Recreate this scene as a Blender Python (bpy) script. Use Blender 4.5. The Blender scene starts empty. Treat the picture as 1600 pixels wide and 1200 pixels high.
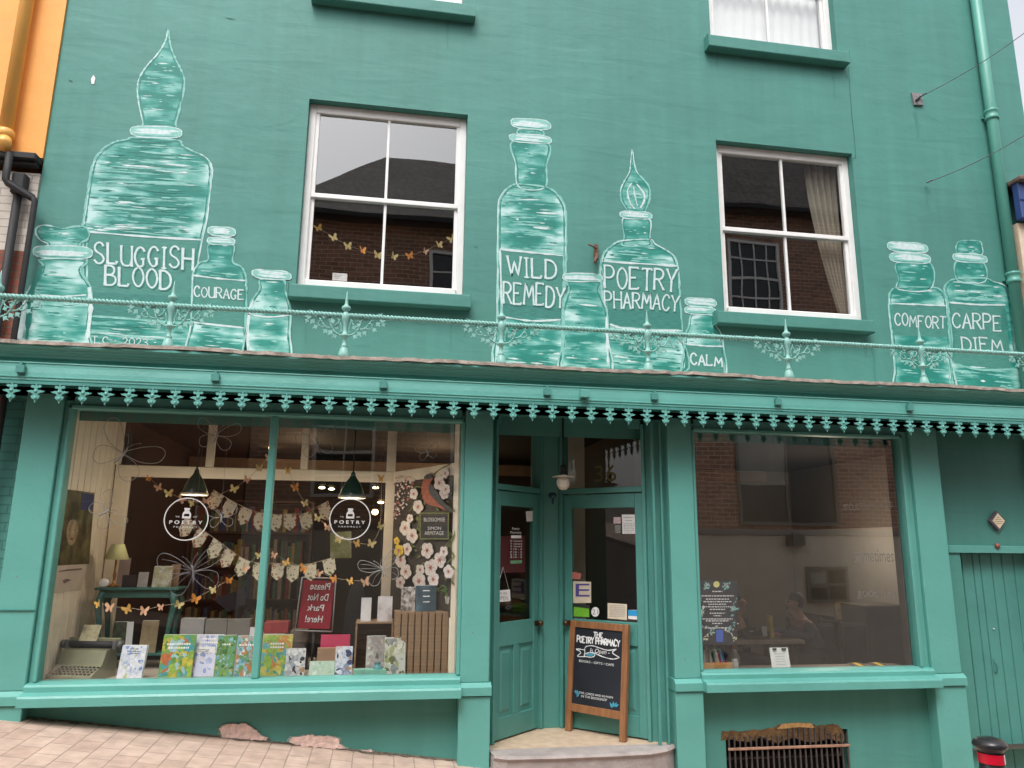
import bpy, math, random
from mathutils import Vector, Matrix
random.seed(7)
SC = bpy.context.scene
COL = SC.collection
R = math.radians

# ------------------------------------------------------------------ camera
CAM_POS = Vector((0.0, -6.2, 1.6))
FPX = 1178.6                      # focal length in photo pixels (1600 wide)
CR = Vector((0.9862522, -0.1649315, 0.0102060))
CU = Vector((-0.0442348, -0.2039969, 0.9779717))
CF = Vector((0.1592164, 0.9649782, 0.2084879))
cam_d = bpy.data.cameras.new('camera')
cam_d.sensor_width = 36.0
cam_d.lens = 36.0 * FPX / 1600.0
cam_d.clip_start = 0.05
cam_d.clip_end = 500.0
cam = bpy.data.objects.new('camera', cam_d)
COL.objects.link(cam)
m3 = Matrix((CR, CU, -CF)).transposed()
cam.matrix_world = Matrix.Translation(CAM_POS) @ m3.to_4x4()
SC.camera = cam

# ------------------------------------------------------------------ light
SUN_EL, SUN_AZ = 58.0, 200.0       # compass-like: azimuth measured from +Y clockwise
w = bpy.data.worlds.new('World'); SC.world = w; w.use_nodes = True
nt = w.node_tree
bg = nt.nodes['Background']
sky = nt.nodes.new('ShaderNodeTexSky'); sky.sky_type = 'NISHITA'; sky.sun_disc = False
sky.sun_elevation = R(SUN_EL); sky.sun_rotation = R(SUN_AZ)
sky.air_density = 1.0; sky.dust_density = 4.0; sky.ozone_density = 1.0
hs = nt.nodes.new('ShaderNodeHueSaturation'); hs.inputs['Saturation'].default_value = 0.22
nt.links.new(sky.outputs[0], hs.inputs['Color']); nt.links.new(hs.outputs[0], bg.inputs[0])
bg.inputs[1].default_value = 0.15
sd = bpy.data.lights.new('sun', 'SUN'); sd.energy = 0.6; sd.angle = R(18); sd.color = (1.0, 0.97, 0.93)
so = bpy.data.objects.new('sun', sd); COL.objects.link(so)
az, el = R(SUN_AZ), R(SUN_EL)
sv = Vector((math.sin(az) * math.cos(el), math.cos(az) * math.cos(el), math.sin(el)))
so.rotation_euler = sv.to_track_quat('Z', 'Y').to_euler()
so.location = sv * 30
SC.view_settings.view_transform = 'Standard'; SC.view_settings.look = 'None'
SC.view_settings.exposure = 1.12; SC.view_settings.gamma = 1.0; SC.view_settings.use_curve_mapping = False
SC.render.engine = 'CYCLES'
SC.cycles.max_bounces = 10; SC.cycles.transparent_max_bounces = 16
SC.cycles.use_denoising = True
SC.cycles.caustics_reflective = False; SC.cycles.caustics_refractive = False

# ------------------------------------------------------------------ photo pixel -> point on a real plane
def ray(px, py):
    return CR * ((px - 800) / FPX) + CU * (-(py - 600) / FPX) + CF
def P(px, py, y=0.0):
    d = ray(px, py); return CAM_POS + d * ((y - CAM_POS.y) / d.y)
def PZ(px, py, z):
    d = ray(px, py); return CAM_POS + d * ((z - CAM_POS.z) / d.z)
def Z8(ox, oy, s):
    return lambda x, y: (ox + x / s, oy + y / s)

# ------------------------------------------------------------------ materials
MATS = {}
def nodes_of(m): m.use_nodes = True; return m.node_tree.nodes, m.node_tree.links, m.node_tree.nodes['Principled BSDF']
def pm(name, col, rough=.55, var=.1, vs=5., bump=0., bs=40., metal=0., spec=.5, emit=None, es=0., streak=None, chips=None):
    if name in MATS: return MATS[name]
    m = bpy.data.materials.new(name); n, l, b = nodes_of(m)
    b.inputs['Roughness'].default_value = rough; b.inputs['Metallic'].default_value = metal
    b.inputs['Specular IOR Level'].default_value = spec
    c = tuple(col) + (1.,)
    tc = n.new('ShaderNodeTexCoord'); src = tc.outputs['Object']
    if streak:
        mp = n.new('ShaderNodeMapping'); mp.inputs['Scale'].default_value = streak; l.new(src, mp.inputs['Vector']); src = mp.outputs[0]
    if var:
        nz = n.new('ShaderNodeTexNoise'); nz.inputs['Scale'].default_value = vs; nz.inputs['Detail'].default_value = 5
        l.new(src, nz.inputs['Vector'])
        rp = n.new('ShaderNodeValToRGB'); rp.color_ramp.elements[0].position = .3; rp.color_ramp.elements[1].position = .7
        rp.color_ramp.elements[0].color = tuple(v * (1 - var) for v in col) + (1,); rp.color_ramp.elements[1].color = tuple(min(1, v * (1 + var)) for v in col) + (1,)
        l.new(nz.outputs['Fac'], rp.inputs[0]); l.new(rp.outputs[0], b.inputs['Base Color'])
        rr = n.new('ShaderNodeMapRange'); rr.inputs['To Min'].default_value = max(.02, rough - .08); rr.inputs['To Max'].default_value = min(1, rough + .1)
        l.new(nz.outputs['Fac'], rr.inputs['Value']); l.new(rr.outputs[0], b.inputs['Roughness'])
    else: b.inputs['Base Color'].default_value = c
    if chips:
        cn = n.new('ShaderNodeTexNoise'); cn.inputs['Scale'].default_value = 17; cn.inputs['Detail'].default_value = 7; cn.inputs['Roughness'].default_value = .62; l.new(tc.outputs['Object'], cn.inputs['Vector'])
        cr = n.new('ShaderNodeValToRGB'); cr.color_ramp.elements[0].position = chips; cr.color_ramp.elements[1].position = chips + .012; l.new(cn.outputs['Fac'], cr.inputs[0])
        cx = n.new('ShaderNodeMix'); cx.data_type = 'RGBA'; l.new(cr.outputs[0], cx.inputs['Factor']); l.new(rp.outputs[0], cx.inputs['A']); cx.inputs['B'].default_value = (.17, .20, .17, 1); l.new(cx.outputs['Result'], b.inputs['Base Color'])
    if bump:
        n2 = n.new('ShaderNodeTexNoise'); n2.inputs['Scale'].default_value = bs; n2.inputs['Detail'].default_value = 6; l.new(src, n2.inputs['Vector'])
        bp = n.new('ShaderNodeBump'); bp.inputs['Strength'].default_value = bump; bp.inputs['Distance'].default_value = .02
        l.new(n2.outputs['Fac'], bp.inputs['Height']); l.new(bp.outputs[0], b.inputs['Normal'])
    if emit: b.inputs['Emission Color'].default_value = tuple(emit) + (1,); b.inputs['Emission Strength'].default_value = es
    MATS[name] = m; return m

def brick_mat(name, c1, c2, mortar, sx=.215, sz=.065, mw=.01, plane='xz', bumpd=.006, offset=.5, rough=.85, noise=.25):
    m = bpy.data.materials.new(name); n, l, b = nodes_of(m); b.inputs['Roughness'].default_value = rough
    tc = n.new('ShaderNodeTexCoord'); sp = n.new('ShaderNodeSeparateXYZ'); l.new(tc.outputs['Object'], sp.inputs[0])
    cb = n.new('ShaderNodeCombineXYZ')
    a, c = {'xz': ('X', 'Z'), 'xy': ('X', 'Y'), 'yx': ('Y', 'X'), 'yz': ('Y', 'Z')}[plane]
    l.new(sp.outputs[a], cb.inputs[0]); l.new(sp.outputs[c], cb.inputs[1])
    br = n.new('ShaderNodeTexBrick'); br.offset = offset; br.inputs['Scale'].default_value = 1
    br.inputs['Brick Width'].default_value = sx; br.inputs['Row Height'].default_value = sz; br.inputs['Mortar Size'].default_value = mw / 2
    br.inputs['Mortar Smooth'].default_value = .3; br.inputs['Bias'].default_value = 0
    br.inputs['Color1'].default_value = tuple(c1) + (1,); br.inputs['Color2'].default_value = tuple(c2) + (1,); br.inputs['Mortar'].default_value = tuple(mortar) + (1,)
    l.new(cb.outputs[0], br.inputs['Vector'])
    nz = n.new('ShaderNodeTexNoise'); nz.inputs['Scale'].default_value = 9; nz.inputs['Detail'].default_value = 6; l.new(tc.outputs['Object'], nz.inputs['Vector'])
    mx = n.new('ShaderNodeMix'); mx.data_type = 'RGBA'; mx.blend_type = 'MULTIPLY'; mx.inputs['Factor'].default_value = 1
    rp = n.new('ShaderNodeValToRGB'); rp.color_ramp.elements[0].position = .3; rp.color_ramp.elements[1].position = .72
    g = 1 - noise; rp.color_ramp.elements[0].color = (g, g, g, 1); rp.color_ramp.elements[1].color = (1, 1, 1, 1)
    l.new(nz.outputs['Fac'], rp.inputs[0]); l.new(br.outputs['Color'], mx.inputs['A']); l.new(rp.outputs[0], mx.inputs['B']); l.new(mx.outputs['Result'], b.inputs['Base Color'])
    n3 = n.new('ShaderNodeTexNoise'); n3.inputs['Scale'].default_value = 60; l.new(tc.outputs['Object'], n3.inputs['Vector'])
    ad = n.new('ShaderNodeMath'); ad.operation = 'MULTIPLY_ADD'; ad.inputs[1].default_value = -1; l.new(br.outputs['Fac'], ad.inputs[0]); 
    ml = n.new('ShaderNodeMath'); ml.operation = 'MULTIPLY'; ml.inputs[1].default_value = .35; l.new(n3.outputs['Fac'], ml.inputs[0]); l.new(ml.outputs[0], ad.inputs[2])
    bp = n.new('ShaderNodeBump'); bp.inputs['Strength'].default_value = .8; bp.inputs['Distance'].default_value = bumpd; l.new(ad.outputs[0], bp.inputs['Height']); l.new(bp.outputs[0], b.inputs['Normal'])
    MATS[name] = m; return m

def glass_mat(name, ior, tint=(.93, .95, .94), wob=.0):
    m = bpy.data.materials.new(name); m.use_nodes = True; n, l = m.node_tree.nodes, m.node_tree.links; n.clear()
    o = n.new('ShaderNodeOutputMaterial'); mx = n.new('ShaderNodeMixShader'); t = n.new('ShaderNodeBsdfTransparent'); g = n.new('ShaderNodeBsdfGlossy')
    t.inputs[0].default_value = tuple(tint) + (1,); g.inputs['Roughness'].default_value = .005; g.inputs[0].default_value = (1, 1, 1, 1)
    lw = n.new('ShaderNodeLayerWeight'); lw.inputs['Blend'].default_value = .5
    pw = n.new('ShaderNodeMath'); pw.operation = 'POWER'; pw.inputs[1].default_value = 5; l.new(lw.outputs['Facing'], pw.inputs[0])
    f = n.new('ShaderNodeMath'); f.operation = 'MULTIPLY_ADD'; f0 = ((ior - 1) / (ior + 1)) ** 2; f.inputs[1].default_value = 1 - f0; f.inputs[2].default_value = f0; l.new(pw.outputs[0], f.inputs[0])
    l.new(f.outputs[0], mx.inputs[0]); l.new(t.outputs[0], mx.inputs[1]); l.new(g.outputs[0], mx.inputs[2]); l.new(mx.outputs[0], o.inputs[0])
    if wob:
        tc = n.new('ShaderNodeTexCoord'); nz = n.new('ShaderNodeTexNoise'); nz.inputs['Scale'].default_value = 1.6; nz.inputs['Detail'].default_value = 1
        l.new(tc.outputs['Object'], nz.inputs['Vector'])
        bp = n.new('ShaderNodeBump'); bp.inputs['Strength'].default_value = 1; bp.inputs['Distance'].default_value = wob; l.new(nz.outputs['Fac'], bp.inputs['Height'])
        l.new(bp.outputs[0], g.inputs['Normal'])
    MATS[name] = m; return m

GREEN = (.067, .246, .210)
def wall_paint():
    m = bpy.data.materials.new('green_masonry_paint'); n, l, b = nodes_of(m); b.inputs['Roughness'].default_value = .62
    tc = n.new('ShaderNodeTexCoord'); src = tc.outputs['Object']
    a = n.new('ShaderNodeTexNoise'); a.inputs['Scale'].default_value = .8; a.inputs['Detail'].default_value = 9; a.inputs['Roughness'].default_value = .6; l.new(src, a.inputs['Vector'])
    rp = n.new('ShaderNodeValToRGB'); e = rp.color_ramp.elements; e[0].position = .3; e[1].position = .7
    e[0].color = tuple(v * .91 for v in GREEN) + (1,); e[1].color = tuple(v * 1.07 for v in GREEN) + (1,)
    l.new(a.outputs['Fac'], rp.inputs[0])
    mp = n.new('ShaderNodeMapping'); mp.inputs['Scale'].default_value = (9, 9, .6); l.new(src, mp.inputs['Vector'])
    sn = n.new('ShaderNodeTexNoise'); sn.inputs['Scale'].default_value = 1; sn.inputs['Detail'].default_value = 4; l.new(mp.outputs[0], sn.inputs['Vector'])
    r2 = n.new('ShaderNodeValToRGB'); r2.color_ramp.elements[0].position = .35; r2.color_ramp.elements[1].position = .6
    r2.color_ramp.elements[0].color = (.93, .93, .93, 1); r2.color_ramp.elements[1].color = (1, 1, 1, 1); l.new(sn.outputs['Fac'], r2.inputs[0])
    mx = n.new('ShaderNodeMix'); mx.data_type = 'RGBA'; mx.blend_type = 'MULTIPLY'; mx.inputs['Factor'].default_value = 1
    l.new(rp.outputs[0], mx.inputs['A']); l.new(r2.outputs[0], mx.inputs['B']); l.new(mx.outputs['Result'], b.inputs['Base Color'])
    # uneven render: big lumps, horizontal trowel ridges, fine grain
    m2 = n.new('ShaderNodeMapping'); m2.inputs['Scale'].default_value = (1.0, 1.0, 4.5); l.new(src, m2.inputs['Vector'])
    h1 = n.new('ShaderNodeTexNoise'); h1.inputs['Scale'].default_value = 1.3; h1.inputs['Detail'].default_value = 6; h1.inputs['Distortion'].default_value = .8; l.new(m2.outputs[0], h1.inputs['Vector'])
    h2 = n.new('ShaderNodeTexNoise'); h2.inputs['Scale'].default_value = 2.6; h2.inputs['Detail'].default_value = 4; l.new(src, h2.inputs['Vector'])
    h3 = n.new('ShaderNodeTexNoise'); h3.inputs['Scale'].default_value = 70; h3.inputs['Detail'].default_value = 2; l.new(src, h3.inputs['Vector'])
    s = n.new('ShaderNodeMath'); s.operation = 'MULTIPLY_ADD'; s.inputs[1].default_value = .6; l.new(h1.outputs['Fac'], s.inputs[0]); l.new(h2.outputs['Fac'], s.inputs[2])
    s2 = n.new('ShaderNodeMath'); s2.operation = 'MULTIPLY_ADD'; s2.inputs[1].default_value = .045; l.new(h3.outputs['Fac'], s2.inputs[0]); l.new(s.outputs[0], s2.inputs[2])
    h4 = n.new('ShaderNodeTexNoise'); h4.inputs['Scale'].default_value = 1.4; h4.inputs['Detail'].default_value = 3; l.new(src, h4.inputs['Vector'])
    r4 = n.new('ShaderNodeValToRGB'); r4.color_ramp.elements[0].position = .53; r4.color_ramp.elements[1].position = .55; l.new(h4.outputs['Fac'], r4.inputs[0])
    s5 = n.new('ShaderNodeMath'); s5.operation = 'MULTIPLY_ADD'; s5.inputs[1].default_value = .06; l.new(r4.outputs[0], s5.inputs[0]); l.new(s2.outputs[0], s5.inputs[2]); s2 = s5
    bp = n.new('ShaderNodeBump'); bp.inputs['Strength'].default_value = .3; bp.inputs['Distance'].default_value = .03
    l.new(s2.outputs[0], bp.inputs['Height']); l.new(bp.outputs[0], b.inputs['Normal'])
    MATS['wall'] = m; return m
WALL = wall_paint()
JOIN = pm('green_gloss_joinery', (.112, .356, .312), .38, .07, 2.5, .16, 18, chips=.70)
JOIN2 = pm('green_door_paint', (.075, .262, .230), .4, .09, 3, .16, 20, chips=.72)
IRON = pm('green_iron_paint', (.23, .46, .415), .45, .1, 20)
GBRICK = brick_mat('green_painted_brick', (.075, .26, .226), (.083, .275, .24), (.06, .21, .18), noise=.1, mw=.012, bumpd=.008)
WHITE = pm('white_window_paint', (.80, .79, .78), .4, .04, 8, .06, 30)
CREAM = pm('cream_boarding', (.80, .71, .57), .55, .06, 6, .05, 20)
GL_L = glass_mat('display_window_glass', 1.85, (.98, .985, .98), wob=.0012)
GL_R = glass_mat('reading_room_window_glass', 2.55, (.95, .95, .94), wob=.0012)
GL_U = glass_mat('old_sash_glass', 2.6, wob=.0012)
GL_D = glass_mat('door_glass', 1.55)
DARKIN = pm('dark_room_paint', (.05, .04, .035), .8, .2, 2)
LEAD = pm('weathered_lead_edge', (.46, .40, .35), .75, .35, 14, .3, 60)
BLACK = pm('black_paint', (.016, .016, .018), .65, .2, 12)
STONE = pm('worn_step_stone', (.34, .30, .285), .7, .18, 9, .3, 45)
STONE2 = pm('sandy_threshold_stone', (.50, .38, .27), .75, .15, 12, .3, 50)
WOOD = pm('pale_crate_wood', (.22, .135, .075), .6, .3, 4, .15, 30, streak=(1, 1, 12))
OAK = pm('orange_oak_frame', (.27, .12, .05), .45, .25, 5, .1, 30, streak=(6, 6, 1))
DWOOD = pm('dark_table_wood', (.09, .05, .03), .4, .25, 5, streak=(1, 8, 8))
PAPER = pm('white_paper', (.80, .79, .77), .6, .03, 20)
PAPERC = pm('cream_paper', (.66, .58, .44), .65, .08, 20)
INK = pm('black_ink', (.03, .03, .035), .6, 0)
WINK = pm('white_vinyl', (.85, .85, .84), .5, .03)
CHALK = pm('chalk_white', (.75, .76, .76), .9, .12, 60)
SLATEB = pm('chalkboard_black', (.012, .014, .022), .55, .3, 3, .05, 60)
TEAL = pm('teal_furniture_paint', (.03, .13, .11), .45, .15, 6)

# ------------------------------------------------------------------ mesh builder
WL = {}
class MB:
    def __init__(s): s.v = []; s.f = []; s.m = []; s.sm = []; s.mi = 0; s.xf = None; s.smooth = False
    def add(s, vs, fs):
        o = len(s.v)
        for p in vs:
            p = Vector(p); s.v.append(s.xf(p) if s.xf else p)
        for f in fs: s.f.append(tuple(i + o for i in f)); s.m.append(s.mi); s.sm.append(s.smooth)
    def box(s, x0, x1, y0, y1, z0, z1, bev=0):
        if bev:
            b = min(bev, (x1 - x0) * .45, (z1 - z0) * .45, (y1 - y0) * .45)
            # chamfered box: 24 verts
            vs = []; idx = {}
            for sx in (0, 1):
                for sy in (0, 1):
                    for sz in (0, 1):
                        X = (x0, x1)[sx]; Y = (y0, y1)[sy]; Zc = (z0, z1)[sz]
                        dx, dy, dz = (b, -b)[sx], (b, -b)[sy], (b, -b)[sz]
                        for k, p in enumerate(((X, Y + dy, Zc + dz), (X + dx, Y, Zc + dz), (X + dx, Y + dy, Zc))):
                            idx[sx, sy, sz, k] = len(vs); vs.append(p)
            fs = []
            I = idx
            for sx in (0, 1):
                q = [I[sx, 0, 0, 0], I[sx, 1, 0, 0], I[sx, 1, 1, 0], I[sx, 0, 1, 0]]; fs.append(q if sx else q[::-1])
            for sy in (0, 1):
                q = [I[0, sy, 0, 1], I[0, sy, 1, 1], I[1, sy, 1, 1], I[1, sy, 0, 1]]; fs.append(q if sy else q[::-1])
            for sz in (0, 1):
                q = [I[0, 0, sz, 2], I[1, 0, sz, 2], I[1, 1, sz, 2], I[0, 1, sz, 2]]; fs.append(q if sz else q[::-1])
            for sx in (0, 1):
                for sy in (0, 1): fs.append([I[sx, sy, 0, 0], I[sx, sy, 0, 1], I[sx, sy, 1, 1], I[sx, sy, 1, 0]])
                for sz in (0, 1): fs.append([I[sx, 0, sz, 0], I[sx, 0, sz, 2], I[sx, 1, sz, 2], I[sx, 1, sz, 0]])
            for sy in (0, 1):
                for sz in (0, 1): fs.append([I[0, sy, sz, 1], I[0, sy, sz, 2], I[1, sy, sz, 2], I[1, sy, sz, 1]])
            for sx in (0, 1):
                for sy in (0, 1):
                    for sz in (0, 1): fs.append([I[sx, sy, sz, 0], I[sx, sy, sz, 1], I[sx, sy, sz, 2]])
            s.add(vs, fs); return
        s.add([(x0, y0, z0), (x1, y0, z0), (x1, y1, z0), (x0, y1, z0), (x0, y0, z1), (x1, y0, z1), (x1, y1, z1), (x0, y1, z1)],
              [(0, 3, 2, 1), (4, 5, 6, 7), (0, 1, 5, 4), (1, 2, 6, 5), (2, 3, 7, 6), (3, 0, 4, 7)])
    def quad(s, a, b, c, d): s.add([a, b, c, d], [(0, 1, 2, 3)])
    def poly(s, pts): s.add(pts, [tuple(range(len(pts)))])
    def prism(s, pts2, y0, y1):          # outline in (x,z), extruded along y
        n = len(pts2)
        s.add([(x, y0, z) for x, z in pts2] + [(x, y1, z) for x, z in pts2],
              [tuple(range(n)), tuple(range(2 * n - 1, n - 1, -1))] + [(i, i + n, (i + 1) % n + n, (i + 1) % n) for i in range(n)])
    def slab(s, quad4, n, th):           # four 3-d points and a back offset along n
        q = [Vector(p) for p in quad4]; n = Vector(n).normalized() * th
        s.add(q + [p + n for p in q], [(0, 1, 2, 3), (7, 6, 5, 4), (0, 4, 5, 1), (1, 5, 6, 2), (2, 6, 7, 3), (3, 7, 4, 0)])
    def extr_x(s, prof, x0, x1):         # profile in (y,z) swept along x
        n = len(prof)
        s.add([(x0, y, z) for y, z in prof] + [(x1, y, z) for y, z in prof],
              [tuple(range(n)), tuple(range(2 * n - 1, n - 1, -1))] + [(i, (i + 1) % n, (i + 1) % n + n, i + n) for i in range(n)])
    def lathe(s, prof, c=(0, 0, 0), n=16, axis='z'):
        vs = []; fs = []; c = Vector(c)
        for r, h in prof:
            for k in range(n):
                a = 2 * math.pi * k / n; p = (r * math.cos(a), r * math.sin(a), h)
                if axis == 'y': p = (p[0], p[2], p[1])
                if axis == 'x': p = (p[2], p[0], p[1])
                vs.append(c + Vector(p))
        for i in range(len(prof) - 1):
            for k in range(n): fs.append((i * n + k, i * n + (k + 1) % n, (i + 1) * n + (k + 1) % n, (i + 1) * n + k))
        fs.append(tuple(range(n - 1, -1, -1))); fs.append(tuple((len(prof) - 1) * n + k for k in range(n)))
        o = s.smooth; s.smooth = True; s.add(vs, fs); s.smooth = o
    def tube(s, pts, r, n=6, cap=True):
        pts = [Vector(p) for p in pts]; vs = []; fs = []
        rr = r if isinstance(r, (list, tuple)) else [r] * len(pts)
        up = Vector((0, 0, 1)); t0 = (pts[1] - pts[0]).normalized()
        if abs(t0.z) > .9: up = Vector((0, 1, 0))
        u = t0.cross(up).normalized()
        for i, p in enumerate(pts):
            t = (pts[min(i + 1, len(pts) - 1)] - pts[max(i - 1, 0)])
            if t.length < 1e-9: t = t0
            t.normalize(); u = (u - t * u.dot(t))
            if u.length < 1e-6: u = t.orthogonal()
            u.normalize(); v = t.cross(u)
            for k in range(n):
                a = 2 * math.pi * k / n; vs.append(p + (u * math.cos(a) + v * math.sin(a)) * rr[i])
        for i in range(len(pts) - 1):
            for k in range(n): fs.append((i * n + k, i * n + (k + 1) % n, (i + 1) * n + (k + 1) % n, (i + 1) * n + k))
        if cap: fs += [tuple(range(n - 1, -1, -1)), tuple((len(pts) - 1) * n + k for k in range(n))]
        o = s.smooth; s.smooth = True; s.add(vs, fs); s.smooth = o
    def ball(s, c, rx, ry=None, rz=None, n=12, k=8):
        ry = ry or rx; rz = rz or rx; vs = [Vector(c) + Vector((0, 0, -rz))]; fs = []
        for i in range(1, k):
            a = -math.pi / 2 + math.pi * i / k
            for j in range(n):
                b = 2 * math.pi * j / n; vs.append(Vector(c) + Vector((rx * math.cos(a) * math.cos(b), ry * math.cos(a) * math.sin(b), rz * math.sin(a))))
        vs.append(Vector(c) + Vector((0, 0, rz)))
        for j in range(n): fs.append((0, 1 + (j + 1) % n, 1 + j))
        for i in range(k - 2):
            for j in range(n): fs.append((1 + i * n + j, 1 + i * n + (j + 1) % n, 1 + (i + 1) * n + (j + 1) % n, 1 + (i + 1) * n + j))
        e = len(vs) - 1
        for j in range(n): fs.append((e, 1 + (k - 2) * n + j, 1 + (k - 2) * n + (j + 1) % n))
        o = s.smooth; s.smooth = True; s.add(vs, fs); s.smooth = o
    def build(s, name, mats, parent=None, bevel=0, origin=None):
        mats = mats if isinstance(mats, (list, tuple)) else [mats]
        me = bpy.data.meshes.new(name)
        lo = Vector([min(p[i] for p in s.v) for i in range(3)]); hi = Vector([max(p[i] for p in s.v) for i in range(3)])
        c = Vector(origin) if origin is not None else Vector(((lo.x + hi.x) / 2, (lo.y + hi.y) / 2, lo.z))
        me.from_pydata([p - c for p in s.v], [], s.f)
        for mt in mats: me.materials.append(mt)
        me.polygons.foreach_set('material_index', s.m); me.polygons.foreach_set('use_smooth', s.sm)
        me.update()
        o = bpy.data.objects.new(name, me); COL.objects.link(o); WL[o.name] = c
        if parent: o.parent = parent; o.location = c - WL[parent.name]
        else: o.location = c
        if bevel:
            b = o.modifiers.new('bevel', 'BEVEL'); b.width = bevel; b.segments = 2; b.limit_method = 'ANGLE'
        return o
def tag(o, label=None, cat=None, group=None, kind=None):
    if label: o['label'] = label
    if cat: o['category'] = cat
    if group: o['group'] = group
    if kind: o['kind'] = kind
    return o
def empty(name, loc, label=None, cat=None, group=None):
    o = bpy.data.objects.new(name, None); COL.objects.link(o); o.empty_display_size = .1
    o.location = loc; WL[o.name] = Vector(loc); return tag(o, label, cat, group)
def copy_tree(o, parent=None):
    c = o.copy(); COL.objects.link(c)
    if parent: c.parent = parent
    for ch in list(o.children): copy_tree(ch, c)
    return c
def smooth_path(pts, sub=6, closed=False):
    n = len(pts); out = []
    D = len(pts[0])
    rng = range(n if closed else n - 1)
    for i in rng:
        g = lambda k: pts[k % n] if closed else pts[max(0, min(n - 1, k))]
        a, b, c, d = g(i - 1), g(i), g(i + 1), g(i + 2)
        for t in range(sub):
            t /= sub
            out.append(tuple(.5 * (2 * b[k] + (c[k] - a[k]) * t + (2 * a[k] - 5 * b[k] + 4 * c[k] - d[k]) * t * t + (3 * b[k] - a[k] - 3 * c[k] + d[k]) * t ** 3) for k in range(D)))
    if not closed: out.append(tuple(pts[-1]))
    return out
# lettering: built-in font mapped on a quad (TL,TR,BR,BL)
def lerp_quad(q, u, v):
    q = [Vector(p) for p in q]
    return (q[3] * (1 - u) + q[2] * u) * (1 - v) + (q[0] * (1 - u) + q[1] * u) * v
FONT_CACHE = {}
def font_mesh(s, shear=0., bold=0.):
    k = (s, shear, bold)
    if k in FONT_CACHE: return FONT_CACHE[k]
    cu = bpy.data.curves.new('text', 'FONT'); cu.body = s; cu.shear = shear; cu.offset = bold; cu.resolution_u = 3
    o = bpy.data.objects.new('text', cu); COL.objects.link(o)
    dg = bpy.context.evaluated_depsgraph_get(); dg.update()
    me = bpy.data.meshes.new_from_object(o.evaluated_get(dg))
    r = ([tuple(v.co) for v in me.vertices], [tuple(p.vertices) for p in me.polygons])
    bpy.data.objects.remove(o); bpy.data.curves.remove(cu); bpy.data.meshes.remove(me)
    FONT_CACHE[k] = r; return r
def put_text(mb, s, quad, shear=0., bold=0., flip=False):
    vs, fs = font_mesh(s, shear, bold)
    if not vs: return
    x0 = min(v[0] for v in vs); x1 = max(v[0] for v in vs); y0 = min(v[1] for v in vs); y1 = max(v[1] for v in vs)
    f = lambda v: ((x1 - v[0]) / (x1 - x0) if flip else (v[0] - x0) / (x1 - x0))
    mb.add([lerp_quad(quad, f(v), (v[1] - y0) / max(1e-6, y1 - y0)) for v in vs], fs)
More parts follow.
